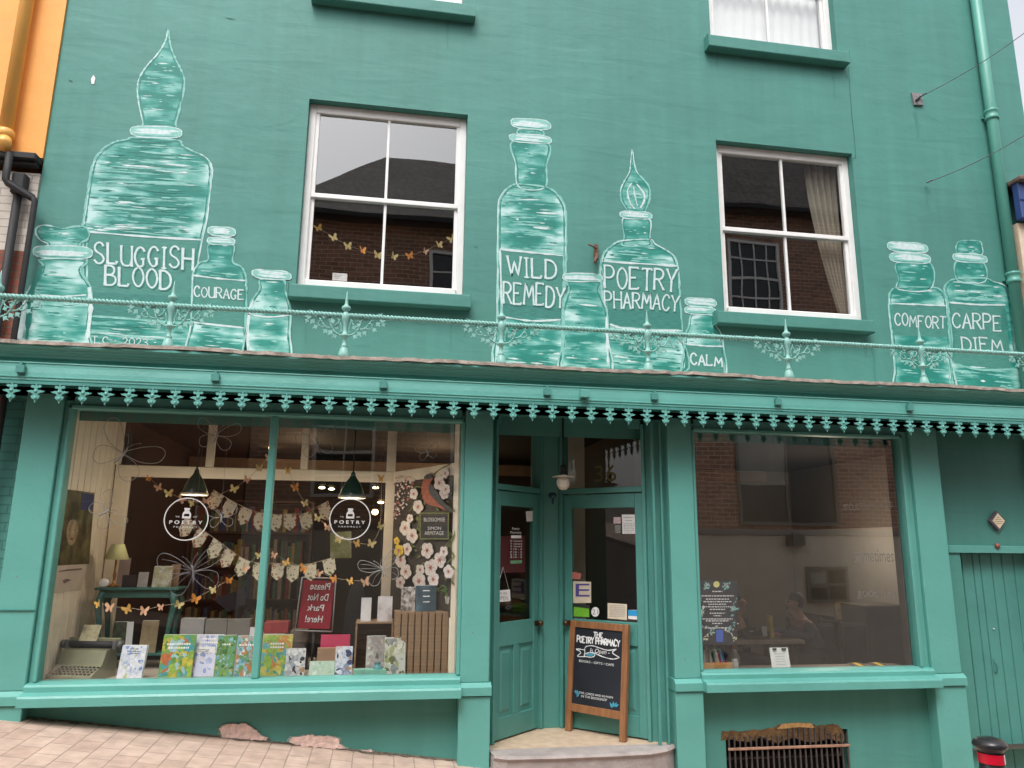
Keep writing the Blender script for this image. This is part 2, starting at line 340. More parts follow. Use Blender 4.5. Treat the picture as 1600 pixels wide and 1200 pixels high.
# hand-painted capitals as strokes in a unit cell
SF = {
'A': [[(0, 0), (.5, 1), (1, 0)], [(.2, .36), (.8, .36)]], 'B': [[(0, 0), (0, 1)], [(0, 1), (.5, 1), (.78, .9), (.8, .7), (.55, .54), (0, .53)], [(.5, .53), (.9, .42), (.95, .2), (.65, .02), (0, 0)]],
'C': [[(.95, .78), (.75, .96), (.45, 1), (.15, .82), (0, .5), (.15, .17), (.45, 0), (.78, .04), (.97, .22)]],
'D': [[(0, 0), (0, 1)], [(0, 1), (.5, .97), (.88, .78), (1, .5), (.88, .2), (.5, .02), (0, 0)]],
'E': [[(0, 0), (0, 1)], [(0, 1), (.85, 1), (.87, .93)], [(0, .52), (.62, .53)], [(0, 0), (.88, .02), (.92, .1)]], 'F': [[(0, 0), (0, 1)], [(0, 1), (.88, 1), (.9, .92)], [(0, .54), (.6, .54)]],
'G': [[(.92, .8), (.72, .97), (.42, 1), (.14, .82), (0, .5), (.14, .17), (.45, 0), (.8, .08)], [(.8, .08), (.82, .4), (.96, .42)], [(.58, .4), (.82, .4)]],
'H': [[(0, 0), (0, 1)], [(1, 0), (1, 1)], [(0, .52), (1, .52)]], 'I': [[(.5, 0), (.5, 1)], [(.25, 1), (.75, 1)], [(.25, 0), (.75, 0)]],
'K': [[(0, 0), (0, 1)], [(.9, 1), (0, .45), (.95, 0)]], 'L': [[(0, 1), (0, 0)], [(0, 0), (.8, 0), (.88, .14)]],
'M': [[(0, 0), (.14, 1), (.5, .3), (.86, 1), (1, 0)]], 'N': [[(0, 0), (0, 1), (1, 0), (1, 1)]],
'O': [[(.5, 1), (.16, .84), (0, .5), (.16, .16), (.5, 0), (.84, .16), (1, .5), (.84, .84), (.5, 1)]],
'P': [[(0, 0), (0, 1)], [(0, 1), (.6, .98), (.9, .82), (.88, .6), (.55, .46), (0, .46)]],
'R': [[(0, 0), (0, 1)], [(0, 1), (.58, .98), (.88, .84), (.86, .64), (.55, .5), (0, .5)], [(.4, .5), (.98, 0)]],
'S': [[(.9, .84), (.66, 1), (.3, .98), (.08, .78), (.2, .58), (.7, .42), (.92, .22), (.7, .03), (.32, 0), (.02, .16)]],
'T': [[(.5, 0), (.5, 1)], [(0, .93), (.03, 1), (.97, 1), (1, .92)]], 'U': [[(0, 1), (0, .3), (.18, .05), (.5, 0), (.82, .05), (1, .3)], [(1, 1), (1, 0)]],
'W': [[(0, 1), (.25, 0), (.5, .75), (.75, 0), (1, 1)]], 'Y': [[(0, 1), (.5, .48), (1, 1)], [(.5, .48), (.5, 0)]], 'V': [[(0, 1), (.5, 0), (1, 1)]],
'X': [[(0, 0), (1, 1)], [(0, 1), (1, 0)]], '2': [[(.05, .78), (.3, 1), (.7, .98), (.88, .74), (.6, .4), (0, 0), (.95, 0)]], '0': [[(.5, 1), (.16, .84), (0, .5), (.16, .16), (.5, 0), (.84, .16), (1, .5), (.84, .84), (.5, 1)]],
'3': [[(.05, .9), (.5, 1), (.85, .8), (.7, .58), (.35, .52)], [(.35, .52), (.8, .45), (.92, .2), (.5, 0), (.05, .1)]], '.': [[(.4, .0), (.6, .06)]], '-': [[(.1, .5), (.9, .5)]], ',': [[(.5, .1), (.35, -.12)]]}
ROUND = set('BCDGOPRSUY203')
def ribbon(mb, pts3, width, nrm, jit=.15, ends=1.):
    pts = [Vector(p) for p in pts3]; nrm = Vector(nrm); vs = []; n = len(pts)
    for i, p in enumerate(pts):
        t = pts[min(i + 1, n - 1)] - pts[max(0, i - 1)]
        if t.length < 1e-8: t = Vector((1, 0, 0))
        s = t.normalized().cross(nrm).normalized() * (width / 2) * (1 + random.uniform(-jit, jit)) * (ends if i in (0, n - 1) else 1)
        vs += [p - s, p + s]
    mb.add(vs, [(2 * i, 2 * i + 1, 2 * i + 3, 2 * i + 2) for i in range(n - 1)])
def letter_text(mb, s, quad, wid, nrm, gap=.28, slop=.05, serif=True, step=.0):
    ws = []
    for c in s: ws.append(.45 if c in 'I.,-' else .55 if c == ' ' else 1.25 if c in 'MW' else 1.0)
    tot = sum(ws) + gap * (len(s) - 1); x = 0; k = 0
    nrm = Vector(nrm)
    for c, cw in zip(s, ws):
        if c != ' ':
            dy = random.uniform(-slop, slop); sc = 1 + random.uniform(-slop, slop)
            for st in SF.get(c, []):
                pts = smooth_path(st, 4) if (c in ROUND and len(st) > 3) else [tuple(a + (b - a) * t / 4 for a, b in zip(st[i], st[i + 1])) for i in range(len(st) - 1) for t in range(4)] + [st[-1]]
                p3 = [lerp_quad(quad, (x + px * cw) / tot, py * sc + dy) + nrm * (k * .00006) for px, py in pts]; k += 1
                ribbon(mb, p3, wid * random.uniform(.85, 1.15), nrm, .12, 1.25)
                if serif:
                    for e in (0, -1):
                        q = pts[e]
                        if c in 'MWNAIHFLKTRPDBEUYV' and (q[1] < .05 or q[1] > .95):
                            a = lerp_quad(quad, (x + q[0] * cw - .13) / tot, q[1] * sc + dy) + nrm * (k * .00006); b = lerp_quad(quad, (x + q[0] * cw + .13) / tot, q[1] * sc + dy) + nrm * (k * .00006); k += 1
                            ribbon(mb, [a, b], wid * .7, nrm, 0)
        x += cw + gap

# heights (world)
SOF = 2.66; LIP0, LIP1 = .50, .57; WBOT = .64; WTOP = 2.555; FLOOR = .10
def ground_z(x, y=-.25): return .10 - .125 * x + .035 * (y + .25)

# ================================================================== SETTING
def sheet(name, x0, x1, y0, y1, dz, mat, nx=2, thick=None):
    b = MB()
    if thick:
        q = [(x0, y0), (x1, y0), (x1, y1), (x0, y1)]
        top = [(x, y, ground_z(x, y) + dz) for x, y in q]; bot = [(x, y, ground_z(x, y) + dz - thick) for x, y in q]
        b.add(bot + top, [(3, 2, 1, 0), (4, 5, 6, 7), (0, 1, 5, 4), (1, 2, 6, 5), (2, 3, 7, 6), (3, 0, 4, 7)])
    else: b.quad(*[(x, y, ground_z(x, y) + dz) for x, y in ((x0, y0), (x1, y0), (x1, y1), (x0, y1))])
    o = b.build(name, mat); o['kind'] = 'structure'; return o
PAVE = brick_mat('pink_paving_bricks', (.60, .45, .365), (.52, .37, .295), (.37, .28, .22), sx=.215, sz=.145, mw=.008, plane='yx', bumpd=.004, noise=.3, rough=.8)
ASPH = pm('asphalt', (.05, .05, .052), .85, .3, 40, .4, 180)
KERB = pm('kerb_stone', (.34, .31, .29), .8, .2, 10, .3, 60)
sheet('ground', -60, 60, -60, 60, -.16, pm('far_ground', (.12, .11, .10), .9, .2, 1))
sheet('road', -40, 40, -7.4, -2.6, -.13, ASPH)
sheet('pavement', -40, 40, -2.45, .12, 0, PAVE, thick=.2)
sheet('far_pavement', -40, 40, -9.99, -7.55, 0, PAVE, thick=.2)
sheet('kerb', -40, 40, -2.6, -2.45, .004, KERB, thick=.2)
sheet('far_kerb', -40, 40, -7.55, -7.4, .004, KERB, thick=.2)

# ================================================================== SHOP BUILDING
shop = empty('shop_building', (1.8, 0, 0), 'green painted brick shop building with bottle murals, two display windows and a recessed entrance', 'shop')

def wall_holes(mb, x0, x1, z0, z1, holes, y=0., depth=.12, side=0):
    xs = sorted({x0, x1, *[h[0] for h in holes], *[h[1] for h in holes]}); zs = sorted({z0, z1, *[h[2] for h in holes], *[h[3] for h in holes]})
    for a, b in zip(xs, xs[1:]):
        for c, d in zip(zs, zs[1:]):
            if any(h[0] <= a and b <= h[1] and h[2] <= c and d <= h[3] for h in holes): continue
            mb.quad((a, y, c), (b, y, c), (b, y, d), (a, y, d))
    for a, b, c, d in holes:
        y2 = y + depth
        mb.quad((a, y, c), (a, y, d), (a, y2, d), (a, y2, c)); mb.quad((b, y, d), (b, y, c), (b, y2, c), (b, y2, d))
        mb.quad((a, y, d), (b, y, d), (b, y2, d), (a, y2, d)); mb.quad((b, y, c), (a, y, c), (a, y2, c), (b, y2, c))

WL_X0, WL_X1 = -.815, .59        # lower sash openings
WR_X0, WR_X1 = 2.985, 4.415
WZ0, WZ1 = 3.66, 5.43
TL_X0, TL_X1, TR_X0, TR_X1 = -.76, .52, 2.985, 4.36
TZ0, TZ1 = 6.515, 8.05
XW0, XW1 = -2.87, 6.46
b = MB()
wall_holes(b, XW0, XW1, 2.5, 9.2, [(WL_X0, WL_X1, WZ0, WZ1), (WR_X0, WR_X1, WZ0, WZ1), (TL_X0, TL_X1, TZ0, TZ1), (TR_X0, TR_X1, TZ0, TZ1)], 0, .12)
b.quad((XW0, 0, 2.5), (XW0, 0, 9.2), (XW0, 7, 9.2), (XW0, 7, 2.5)); b.quad((XW1, 0, 2.5), (XW1, 7, 2.5), (XW1, 7, 9.2), (XW1, 0, 9.2))
b.quad((XW0, 0, 9.2), (XW1, 0, 9.2), (XW1, 7, 9.2), (XW0, 7, 9.2)); b.quad((XW1, 7, 0), (XW0, 7, 0), (XW0, 7, 9.2), (XW1, 7, 9.2))
b.build('upper_wall', WALL, shop)
b = MB(); b.add([(XW0 - .05, -.25, 9.2), (XW1 + .05, -.25, 9.2), (XW1 + .05, 7.2, 9.2), (XW0 - .05, 7.2, 9.2), (XW0 - .05, 3.5, 11.6), (XW1 + .05, 3.5, 11.6)], [(0, 1, 5, 4), (2, 3, 4, 5), (3, 0, 4), (1, 2, 5), (3, 2, 1, 0)]); b.build('roof', pm('shop_slate', (.12, .11, .11), .7, .4, 6, .3, 20), shop)
# hairline crack / render joint right of the upper windows
b = MB(); pts = [P(x, y, -.003) for x, y in ((1326, 104), (1328, 140), (1331, 180), (1335, 215), (1337, 247))]
b.mi = 0; ribbon(b, pts, .006, (0, -1, 0), .3); ribbon(b, [P(1337, 247, -.003), P(1330, 248, -.003)], .006, (0, -1, 0), .3); b.build('render_crack', pm('crack_shadow_line', (.03, .12, .1), .9, .2), shop)
for (x, y, l) in ((360, 28, 16), (110, 125, 8), (744, 385, 6)):
    b = MB(); ribbon(b, [P(x - l / 2, y - 1, -.0035), P(x, y + 1, -.0035), P(x + l / 2, y + 2, -.0035)], .012, (0, -1, 0), .3, .2)
    b.build('wall_chip', pm('dark_chip', (.05, .16, .14), .9), shop)
RAIN = pm('rain_mark_green', (.058, .222, .192), .7, .1, 6); random.seed(61)
for px, py in ((456, 478), (480, 480), (706, 492), (728, 494), (1130, 519), (1352, 531), (1363, 532), (700, 33), (735, 37), (1300, 100), (1322, 103), (1120, 82), (1431, 174), (929, 412), (1447, 290)):
    b = MB(); p = P(px, py, -.0025); L = random.uniform(.12, .42); w_ = random.uniform(.008, .026)
    b.add([(p.x + w_ * s_ * (1 - .75 * t) * random.uniform(.6, 1.2) + .006 * math.sin(t * 5 + px), -.0025, p.z - L * t) for t in (0, .2, .4, .6, .8, 1) for s_ in (-1, 1)], [(2 * i, 2 * i + 1, 2 * i + 3, 2 * i + 2) for i in range(5)]); b.build('rain_mark', RAIN, shop)
b = MB(); b.poly([P(x, y, -.004) for x, y in ((146, 117), (149, 122), (147, 131), (143, 131), (142, 123))]); b.build('paint_splash', PAPER, shop)

def sash(x0, x1, z0, z1, glaz=(2, 2), meet=.5, curtain=0):
    fr = MB(); y0, y1 = .075, .135; t = .062
    e = .0
    fr.box(x0 + e, x0 + t, y0, y1, z0, z1, .006); fr.box(x1 - t, x1 - e, y0, y1, z0, z1, .006)
    fr.box(x0 + t, x1 - t, y0, y1, z1 - .085, z1, .006); fr.box(x0 + t, x1 - t, y0 - .03, y1, z0, z0 + .085, .008)
    f = fr.build('sash_window', WHITE, shop)
    zm = z0 + (z1 - z0) * meet; xm = (x0 + x1) / 2
    rl = MB(); rl.box(x0 + t, x1 - t, y0 + .004, y1 - .004, zm - .022, zm + .022, .005); rl.build('meeting_rail', WHITE, f)
    for (za, zb, yo) in ((z0 + .085, zm - .022, .028), (zm + .022, z1 - .085, .012)):
        s_ = .03
        for u in (x0 + t, x1 - t - s_): st = MB(); st.box(u, u + s_, y0 + yo, y0 + yo + .035, za, zb); st.build('sash_stile', WHITE, f)
        gb = MB(); gb.box(xm - .012, xm + .012, y0 + yo, y0 + yo + .03, za, zb, .003); gb.build('glazing_bar', WHITE, f)
        pn = MB(); yy = y0 + yo + .018; pn.quad((x0 + t + s_, yy, za), (x1 - t - s_, yy, za), (x1 - t - s_, yy, zb), (x0 + t + s_, yy, zb)); pn.build('pane', GL_U, f)
    return f
fl = sash(WL_X0, WL_X1, WZ0 + .03, WZ1); fr_ = sash(WR_X0, WR_X1, WZ0 + .03, WZ1); f3 = sash(TL_X0, TL_X1, TZ0, TZ1); f4 = sash(TR_X0, TR_X1, TZ0, TZ1)
for (x0, x1, z1, h) in ((P(449, 465, -.1).x, P(735.5, 485, -.1).x, WZ0 + .03, .125), (P(1121, 505, -.1).x, P(1367, 520, -.1).x, WZ0 + .03, .125), (P(485, 5, -.1).x, P(743, 25, -.1).x, TZ0, .135), (P(1107, 70, -.1).x, P(1328, 95, -.1).x, TZ0, .135)):
    b = MB(); b.extr_x([(-.10, z1 - h), (-.10, z1 - .012), (.13, z1), (.13, z1 - h)], x0, x1); b.build('window_sill', WALL, shop, bevel=.008)
# room behind the upper sashes
def room(x0, x1, y0, y1, z0, z1, mats, name):
    b = MB()
    b.quad((x0, y1, z0), (x1, y1, z0), (x1, y1, z1), (x0, y1, z1)); b.quad((x0, y0, z0), (x0, y1, z0), (x0, y1, z1), (x0, y0, z1)); b.quad((x1, y1, z0), (x1, y0, z0), (x1, y0, z1), (x1, y1, z1))
    b.mi = 1; b.quad((x0, y0, z0), (x1, y0, z0), (x1, y1, z0), (x0, y1, z0)); b.mi = 2; b.quad((x0, y1, z1), (x1, y1, z1), (x1, y0, z1), (x0, y0, z1))
    return b.build(name, mats, shop)
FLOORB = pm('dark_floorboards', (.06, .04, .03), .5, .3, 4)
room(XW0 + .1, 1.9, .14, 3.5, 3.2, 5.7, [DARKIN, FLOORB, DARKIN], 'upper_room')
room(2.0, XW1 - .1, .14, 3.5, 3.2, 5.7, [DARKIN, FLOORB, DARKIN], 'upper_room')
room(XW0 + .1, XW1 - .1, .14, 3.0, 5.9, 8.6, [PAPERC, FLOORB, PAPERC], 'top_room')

# ---------------------------------------------------------------- painted bottles on the wall
def mural_fill(name, seed, lo=0.):
    m = bpy.data.materials.new(name); n, l, b_ = nodes_of(m); b_.inputs['Roughness'].default_value = .6
    tc = n.new('ShaderNodeTexCoord'); mp = n.new('ShaderNodeMapping'); mp.inputs['Scale'].default_value = (2.4, 1, 11); mp.inputs['Location'].default_value = (seed * 3.1, 0, seed * 7.7); l.new(tc.outputs['Object'], mp.inputs['Vector'])
    a = n.new('ShaderNodeTexNoise'); a.inputs['Scale'].default_value = 1; a.inputs['Detail'].default_value = 5; a.inputs['Roughness'].default_value = .55; a.inputs['Distortion'].default_value = .5; l.new(mp.outputs[0], a.inputs['Vector'])
    m2 = n.new('ShaderNodeMapping'); m2.inputs['Scale'].default_value = (4, 1, 5); m2.inputs['Location'].default_value = (seed, 0, seed * 2); l.new(tc.outputs['Object'], m2.inputs['Vector'])
    c = n.new('ShaderNodeTexNoise'); c.inputs['Scale'].default_value = 1; c.inputs['Detail'].default_value = 2; l.new(m2.outputs[0], c.inputs['Vector'])
    ml = n.new('ShaderNodeMath'); ml.operation = 'MULTIPLY_ADD'; ml.inputs[1].default_value = .75; l.new(c.outputs['Fac'], ml.inputs[0])
    sx_ = n.new('ShaderNodeSeparateXYZ'); l.new(tc.outputs['Generated'], sx_.inputs[0])
    e1 = n.new('ShaderNodeMath'); e1.operation = 'SUBTRACT'; e1.inputs[1].default_value = .5; l.new(sx_.outputs['X'], e1.inputs[0])
    e2 = n.new('ShaderNodeMath'); e2.operation = 'ABSOLUTE'; l.new(e1.outputs[0], e2.inputs[0])
    e3 = n.new('ShaderNodeMath'); e3.operation = 'MULTIPLY'; e3.inputs[1].default_value = 2; l.new(e2.outputs[0], e3.inputs[0])
    e4 = n.new('ShaderNodeMath'); e4.operation = 'POWER'; e4.inputs[1].default_value = 2.5; l.new(e3.outputs[0], e4.inputs[0])
    e5 = n.new('ShaderNodeMath'); e5.operation = 'MULTIPLY_ADD'; e5.inputs[1].default_value = .24; e5.inputs[2].default_value = -.085; l.new(e4.outputs[0], e5.inputs[0])
    m3_ = n.new('ShaderNodeMath'); m3_.operation = 'MULTIPLY_ADD'; m3_.inputs[1].default_value = .85; m3_.inputs[2].default_value = -.3 + lo; l.new(a.outputs['Fac'], m3_.inputs[0]); m6 = n.new('ShaderNodeMath'); l.new(m3_.outputs[0], m6.inputs[0]); l.new(e5.outputs[0], m6.inputs[1]); l.new(m6.outputs[0], ml.inputs[2])
    rp = n.new('ShaderNodeValToRGB'); e = rp.color_ramp.elements
    e[0].position = .36; e[0].color = (.008, .20, .16, 1); e[1].position = .68; e[1].color = (.46, .69, .67, 1)
    x = e.new(.43); x.color = (.022, .265, .215, 1); x = e.new(.50); x.color = (.085, .345, .30, 1); x = e.new(.59); x.color = (.21, .50, .45, 1)
    l.new(ml.outputs[0], rp.inputs[0]); l.new(rp.outputs[0], b_.inputs['Base Color']); return m
MF = [mural_fill('mural_glass_paint', i, (.01, .12, .0, .06, .03, .05, .05, .10, -.02, -.02)[i]) for i in range(10)]
M_BAND = pm('mural_label_paint', (.055, .235, .195), .6, .18, 6, streak=(2, 2, 14))
M_WHITE = pm('mural_white_paint', (.55, .68, .68), .55, .12, 30)
M_LIGHT = pm('mural_pale_teal_paint', (.21, .50, .45), .55, .15, 25)
M_DARK = pm('mural_deep_teal_paint', (.018, .215, .175), .55, .2, 20)
M_DULL = pm('mural_label_dark_paint', (.035, .20, .17), .6, .25, 8, streak=(2, 2, 16))
NY = Vector((0, -1, 0))
def inside(p, poly):
    c = False; n = len(poly)
    for i in range(n):
        a, q = poly[i], poly[i - 1]
        if (a[1] > p[1]) != (q[1] > p[1]) and p[0] < (q[0] - a[0]) * (p[1] - a[1]) / (q[1] - a[1]) + a[0]: c = not c
    return c
BOT_I = [0]
def bottle(zm, label, seed, polys, lips=(), bands=(), lines=(), texts=(), dabs=60, base=.004, lipw=.5):
    """polys: closed outlines traced in a zoomed view of the photo, put on the wall plane at real size."""
    k = [0]
    def W(x, y, lay):
        px, py = zm(x, y); return P(px, py, 0) + NY * ((base + lay) * .2)
    mb = MB()          # 0 fill 1 white 2 light 3 dark 4 band 5 dull
    outs = []
    for pl in polys:
        sp = smooth_path(pl, 5, True); mb.mi = 0; mb.poly([W(x, y, .0002 * (1 + len(outs))) for x, y in sp]); outs.append(sp)
    for bd in bands:
        mb.mi = 4; mb.poly([W(x, y, .0012) for x, y in bd[0]])
        if len(bd) > 1:
            for q in bd[1]: mb.mi = 5; mb.poly([W(x, y, .0016 + .0001 * bd[1].index(q)) for x, y in q])
    rnd = random.Random(seed)
    bandpolys = [bd[0] for bd in bands]
    for sp in outs:
        xs = [p[0] for p in sp]; ys = [p[1] for p in sp]; wx = max(xs) - min(xs); hy = max(ys) - min(ys)
        cnt = int(dabs * max(.25, (wx * hy) / (400 * 600)) * .8)
        done = 0; tries = 0
        while done < cnt and tries < cnt * 12:
            tries += 1
            cx = rnd.uniform(min(xs), max(xs)); cy = rnd.uniform(min(ys), max(ys)); L = rnd.uniform(.10, .36) * wx * rnd.choice((.4, 1, 1.3)); H = rnd.uniform(4, 13) * (1 if wx > 250 else .65)
            ok = all(inside((cx + dx, cy + dy), sp) for dx, dy in ((-L / 2 - 8, 0), (L / 2 + 8, 0), (0, -H), (0, H)))
            if ok and any(inside((cx + d, cy), q) for q in bandpolys for d in (-L / 2, 0, L / 2)): ok = False
            if not ok: continue
            edge = abs(cx - (max(xs) + min(xs)) / 2) / (wx / 2)
            r = rnd.random()
            mb.mi = 3 if r < .62 - .42 * edge else 2 if r < .93 - .16 * edge else 1
            sl = rnd.uniform(.02, .10)
            n_ = 7; up = []; dn = []
            for i in range(n_ + 1):
                t = i / n_; x = cx - L / 2 + L * t; env = math.sin(math.pi * min(1, t * 1.15 + .04)) ** .6 if t < .95 else .15
                h = H * max(.08, env) * rnd.uniform(.55, 1.1) / 2
                up.append((x, cy + sl * (x - cx) - h)); dn.append((x, cy + sl * (x - cx) + h))
            lay = .0018 + .00003 * done
            mb.add([W(*p, lay) for p in up] + [W(*p, lay) for p in dn], [(i, i + 1, n_ + 2 + i, n_ + 1 + i) for i in range(n_)])
            done += 1
    sc = (P(*zm(100, 100)) - P(*zm(0, 100))).length / 100
    for sp in outs:
        cx = sum(p[0] for p in sp) / len(sp); cy = sum(p[1] for p in sp) / len(sp)
        # inner dark and outer pale contour
        mb.mi = 3; q = [(cx + (x - cx) * (1 - 16 / max(60, abs(x - cx) + 60)), cy + (y - cy) * .985) for x, y in sp] ; ribbon(mb, [W(x, y, .0078) for x, y in q + q[:1]], .011, NY, .7)
        mb.mi = 2; ribbon(mb, [W(x, y, .0082) for x, y in sp + sp[:1]], .012, NY, .8)
        mb.mi = 1; cut = rnd.randrange(len(sp)); q2 = (sp + sp)[cut:cut + int(len(sp) * .45)]; ribbon(mb, [W(x, y, .0086) for x, y in q2], .006, NY, .9, .2)
    for (cx, cy, rx, ry, tl) in lips:
        e = [(cx + rx * math.copysign(abs(math.cos(a)) ** .55, math.cos(a)), cy + ry * math.copysign(abs(math.sin(a)) ** .7, math.sin(a)) + tl * rx * math.cos(a)) for a in [2 * math.pi * i / 36 for i in range(36)]]
        mb.mi = 2; mb.poly([W(x, y, .009 + .0002 * k[0]) for x, y in e])
        mb.mi = 1
        for q in range(5):
            yy = cy + rnd.uniform(-.62, .45) * ry; x0 = cx - rx * rnd.uniform(.5, .95); x1 = cx + rx * rnd.uniform(.3, .95)
            ribbon(mb, [W(x0 + (x1 - x0) * t / 5, yy + tl * (x0 + (x1 - x0) * t / 5 - cx) + rnd.uniform(-1, 1), .0094 + .0002 * k[0] + .00004 * q) for t in range(6)], sc * ry * .42, NY, .4, .4)
        mb.mi = 3; ribbon(mb, [W(cx - rx * .8 + rx * 1.6 * t / 6, cy + ry * .72 + tl * (-rx * .8 + rx * 1.6 * t / 6), .0099 + .0002 * k[0]) for t in range(7)], .006, NY, .6, .3)
        mb.mi = 1; ribbon(mb, [W(x, y, .0101 + .0002 * k[0]) for x, y in e + e[:1]], .007, NY, .7)
        k[0] += 1
    for ln, wd, mi in lines:
        mb.mi = mi; ribbon(mb, [W(x, y, .0108) for x, y in (smooth_path(ln, 5) if len(ln) > 2 else ln)], wd, NY, .5, .6)
    o = mb.build('painted_bottle', [MF[seed % 10], M_WHITE, M_LIGHT, M_DARK, M_BAND, M_DULL], shop); tag(o, label)
    if texts:
        t = MB()
        for s, q, wd, sh in texts:
            if sh:
                random.seed(seed * 13 + len(s)); t.mi = 1; letter_text(t, s, [W(x + 5, y + 4, .0115) for x, y in q], wd * .66, NY)
            random.seed(seed * 13 + len(s)); t.mi = 0; letter_text(t, s, [W(x, y, .0135) for x, y in q], wd * .56, NY)
        t.build('lettering', [M_WHITE, M_DULL], o)
    return o
z1 = Z8(0, 0, 3.3333); z2 = Z8(0, 320, 3.3333); z4 = Z8(720, 160, 3.3333); z6 = Z8(1120, 320, 3.3333); z8 = Z8(740, 360, 3.3333)
def conv(zf, zt_off, pts):  # points of one zoom expressed in z2
    return [((zf(x, y)[0] - zt_off[0]) * 3.3333, (zf(x, y)[1] - zt_off[1]) * 3.3333) for x, y in pts]
def c12(pts): return [(x, y - 1066.7) for x, y in pts]      # zoom1 -> zoom2
def c84(pts): return [(x + 66.7, y + 666.7) for x, y in pts]  # zoom8 -> zoom4
# tall bottle with flame stopper
stp = c12([(877, 145), (866, 200), (846, 245), (812, 292), (768, 340), (733, 392), (717, 440), (718, 505), (730, 575), (745, 640), (752, 668), (905, 668), (916, 640), (936, 570), (955, 490), (961, 420), (945, 368), (916, 310), (892, 250), (882, 195)])
bod = c12([(708, 715), (660, 727), (600, 738), (540, 772), (497, 820), (478, 870), (466, 940), (452, 1020), (438, 1120)]) + [(432, 90), (430, 150), (430, 400), (430, 600), (440, 780), (1000, 800), (1005, 600), (1020, 400), (1040, 250)] + c12([(1078, 1140), (1092, 1020), (1104, 920), (1106, 880), (1094, 845), (1060, 812), (1000, 785), (950, 757), (922, 730)])
bottle(z2, 'tallest painted bottle with flame shaped stopper lettered SLUGGISH BLOOD', 0, [stp, bod], lips=[(813, 688 - 1066.7, 135, 30, .05)],
       bands=[([(455, 145), (1042, 186), (1012, 605), (462, 585)], [[(470, 455), (1000, 480), (1000, 590), (470, 575)]])],
       lines=[([(455, 140), (750, 165), (1048, 183)], .016, 1), ([(470, 580), (650, 592), (860, 612), (1000, 615)], .018, 2), ([(440, 660), (700, 690), (990, 700)], .012, 2)],
       texts=[('SLUGGISH', [(490, 198), (1008, 234), (1004, 338), (490, 300)], .030, 1), ('BLOOD', [(550, 320), (890, 344), (890, 440), (548, 418)], .030, 1), ('T.C - 2023 -', [(480, 684), (815, 700), (815, 738), (480, 722)], .012, 0)], dabs=120)
bottle(z2, 'squat painted jar with mushroom shaped stopper at the left end of the mural', 1,
       [[(188, 150), (192, 122), (230, 107), (290, 116), (330, 125), (390, 114), (445, 118), (466, 148), (455, 182), (420, 200), (398, 232), (245, 232), (252, 205), (212, 185)],
        [(215, 285), (226, 315), (205, 370), (160, 430), (130, 480), (108, 570), (90, 690), (80, 780), (455, 780), (462, 640), (475, 540), (480, 455), (465, 412), (430, 362), (425, 330), (445, 288)]],
       lips=[(328, 248, 155, 34, .03)], lines=[([(225, 320), (170, 440), (155, 560), (140, 700)], .03, 3), ([(150, 470), (120, 580), (105, 700)], .03, 1), ([(200, 470), (330, 478), (450, 470)], .012, 1), ([(465, 430), (474, 540), (455, 700)], .03, 1)], dabs=90, base=.018)
bottle(z2, 'painted medicine bottle lettered COURAGE', 2,
       [[(1090, 205), (1085, 285), (1040, 302), (1012, 340), (1003, 385), (1000, 500), (994, 630), (985, 790), (1268, 790), (1278, 640), (1284, 520), (1285, 420), (1279, 362), (1255, 322), (1212, 296), (1215, 205)]],
       lips=[(1155, 140, 72, 24, .08), (1152, 190, 72, 20, .06)], bands=[([(1008, 375), (1276, 400), (1270, 642), (1000, 615)],)],
       lines=[([(1005, 368), (1140, 385), (1278, 396)], .014, 1), ([(998, 612), (1140, 628), (1272, 642)], .012, 1)],
       texts=[('COURAGE', [(1012, 425), (1272, 444), (1270, 494), (1012, 478)], .019, 0)], dabs=80, base=.018)
bottle(z2, 'small open painted jar beside the left sash window sill', 3,
       [[(1358, 388), (1352, 440), (1312, 500), (1292, 565), (1286, 640), (1280, 810), (1500, 815), (1510, 670), (1515, 570), (1510, 520), (1486, 450), (1475, 392)]],
       lips=[(1415, 365, 102, 24, .10)], lines=[([(1290, 570), (1400, 585), (1512, 575)], .012, 1), ([(1320, 500), (1298, 570), (1290, 750)], .016, 1)], dabs=90, base=.018)
bottle(z4, 'slender painted bottle with flat disc stopper lettered WILD REMEDY', 4,
       [[(308, 138), (418, 145), (420, 178), (305, 172)], [(268, 205), (285, 320), (302, 440), (436, 445), (446, 330), (458, 215)],
        [(302, 425), (252, 440), (212, 482), (194, 535), (192, 700), (190, 900), (188, 1130), (185, 1400), (525, 1410), (535, 1150), (546, 900), (550, 760), (548, 575), (530, 512), (490, 466), (436, 440)]],
       lips=[(365, 113, 104, 27, .10), (362, 190, 110, 22, .09)], bands=[([(208, 768), (534, 800), (534, 1130), (220, 1118)], [[(222, 1045), (530, 1075), (530, 1128), (222, 1112)]])],
       lines=[([(203, 765), (370, 782), (537, 800)], .017, 1), ([(204, 770), (208, 900), (214, 1090)], .016, 1), ([(535, 800), (534, 950), (525, 1130)], .014, 2), ([(225, 1118), (370, 1138), (520, 1132)], .016, 1)],
       texts=[('WILD', [(242, 806), (496, 824), (496, 922), (246, 904)], .030, 1), ('REMEDY', [(222, 932), (540, 962), (536, 1068), (222, 1046)], .028, 1)], dabs=110)
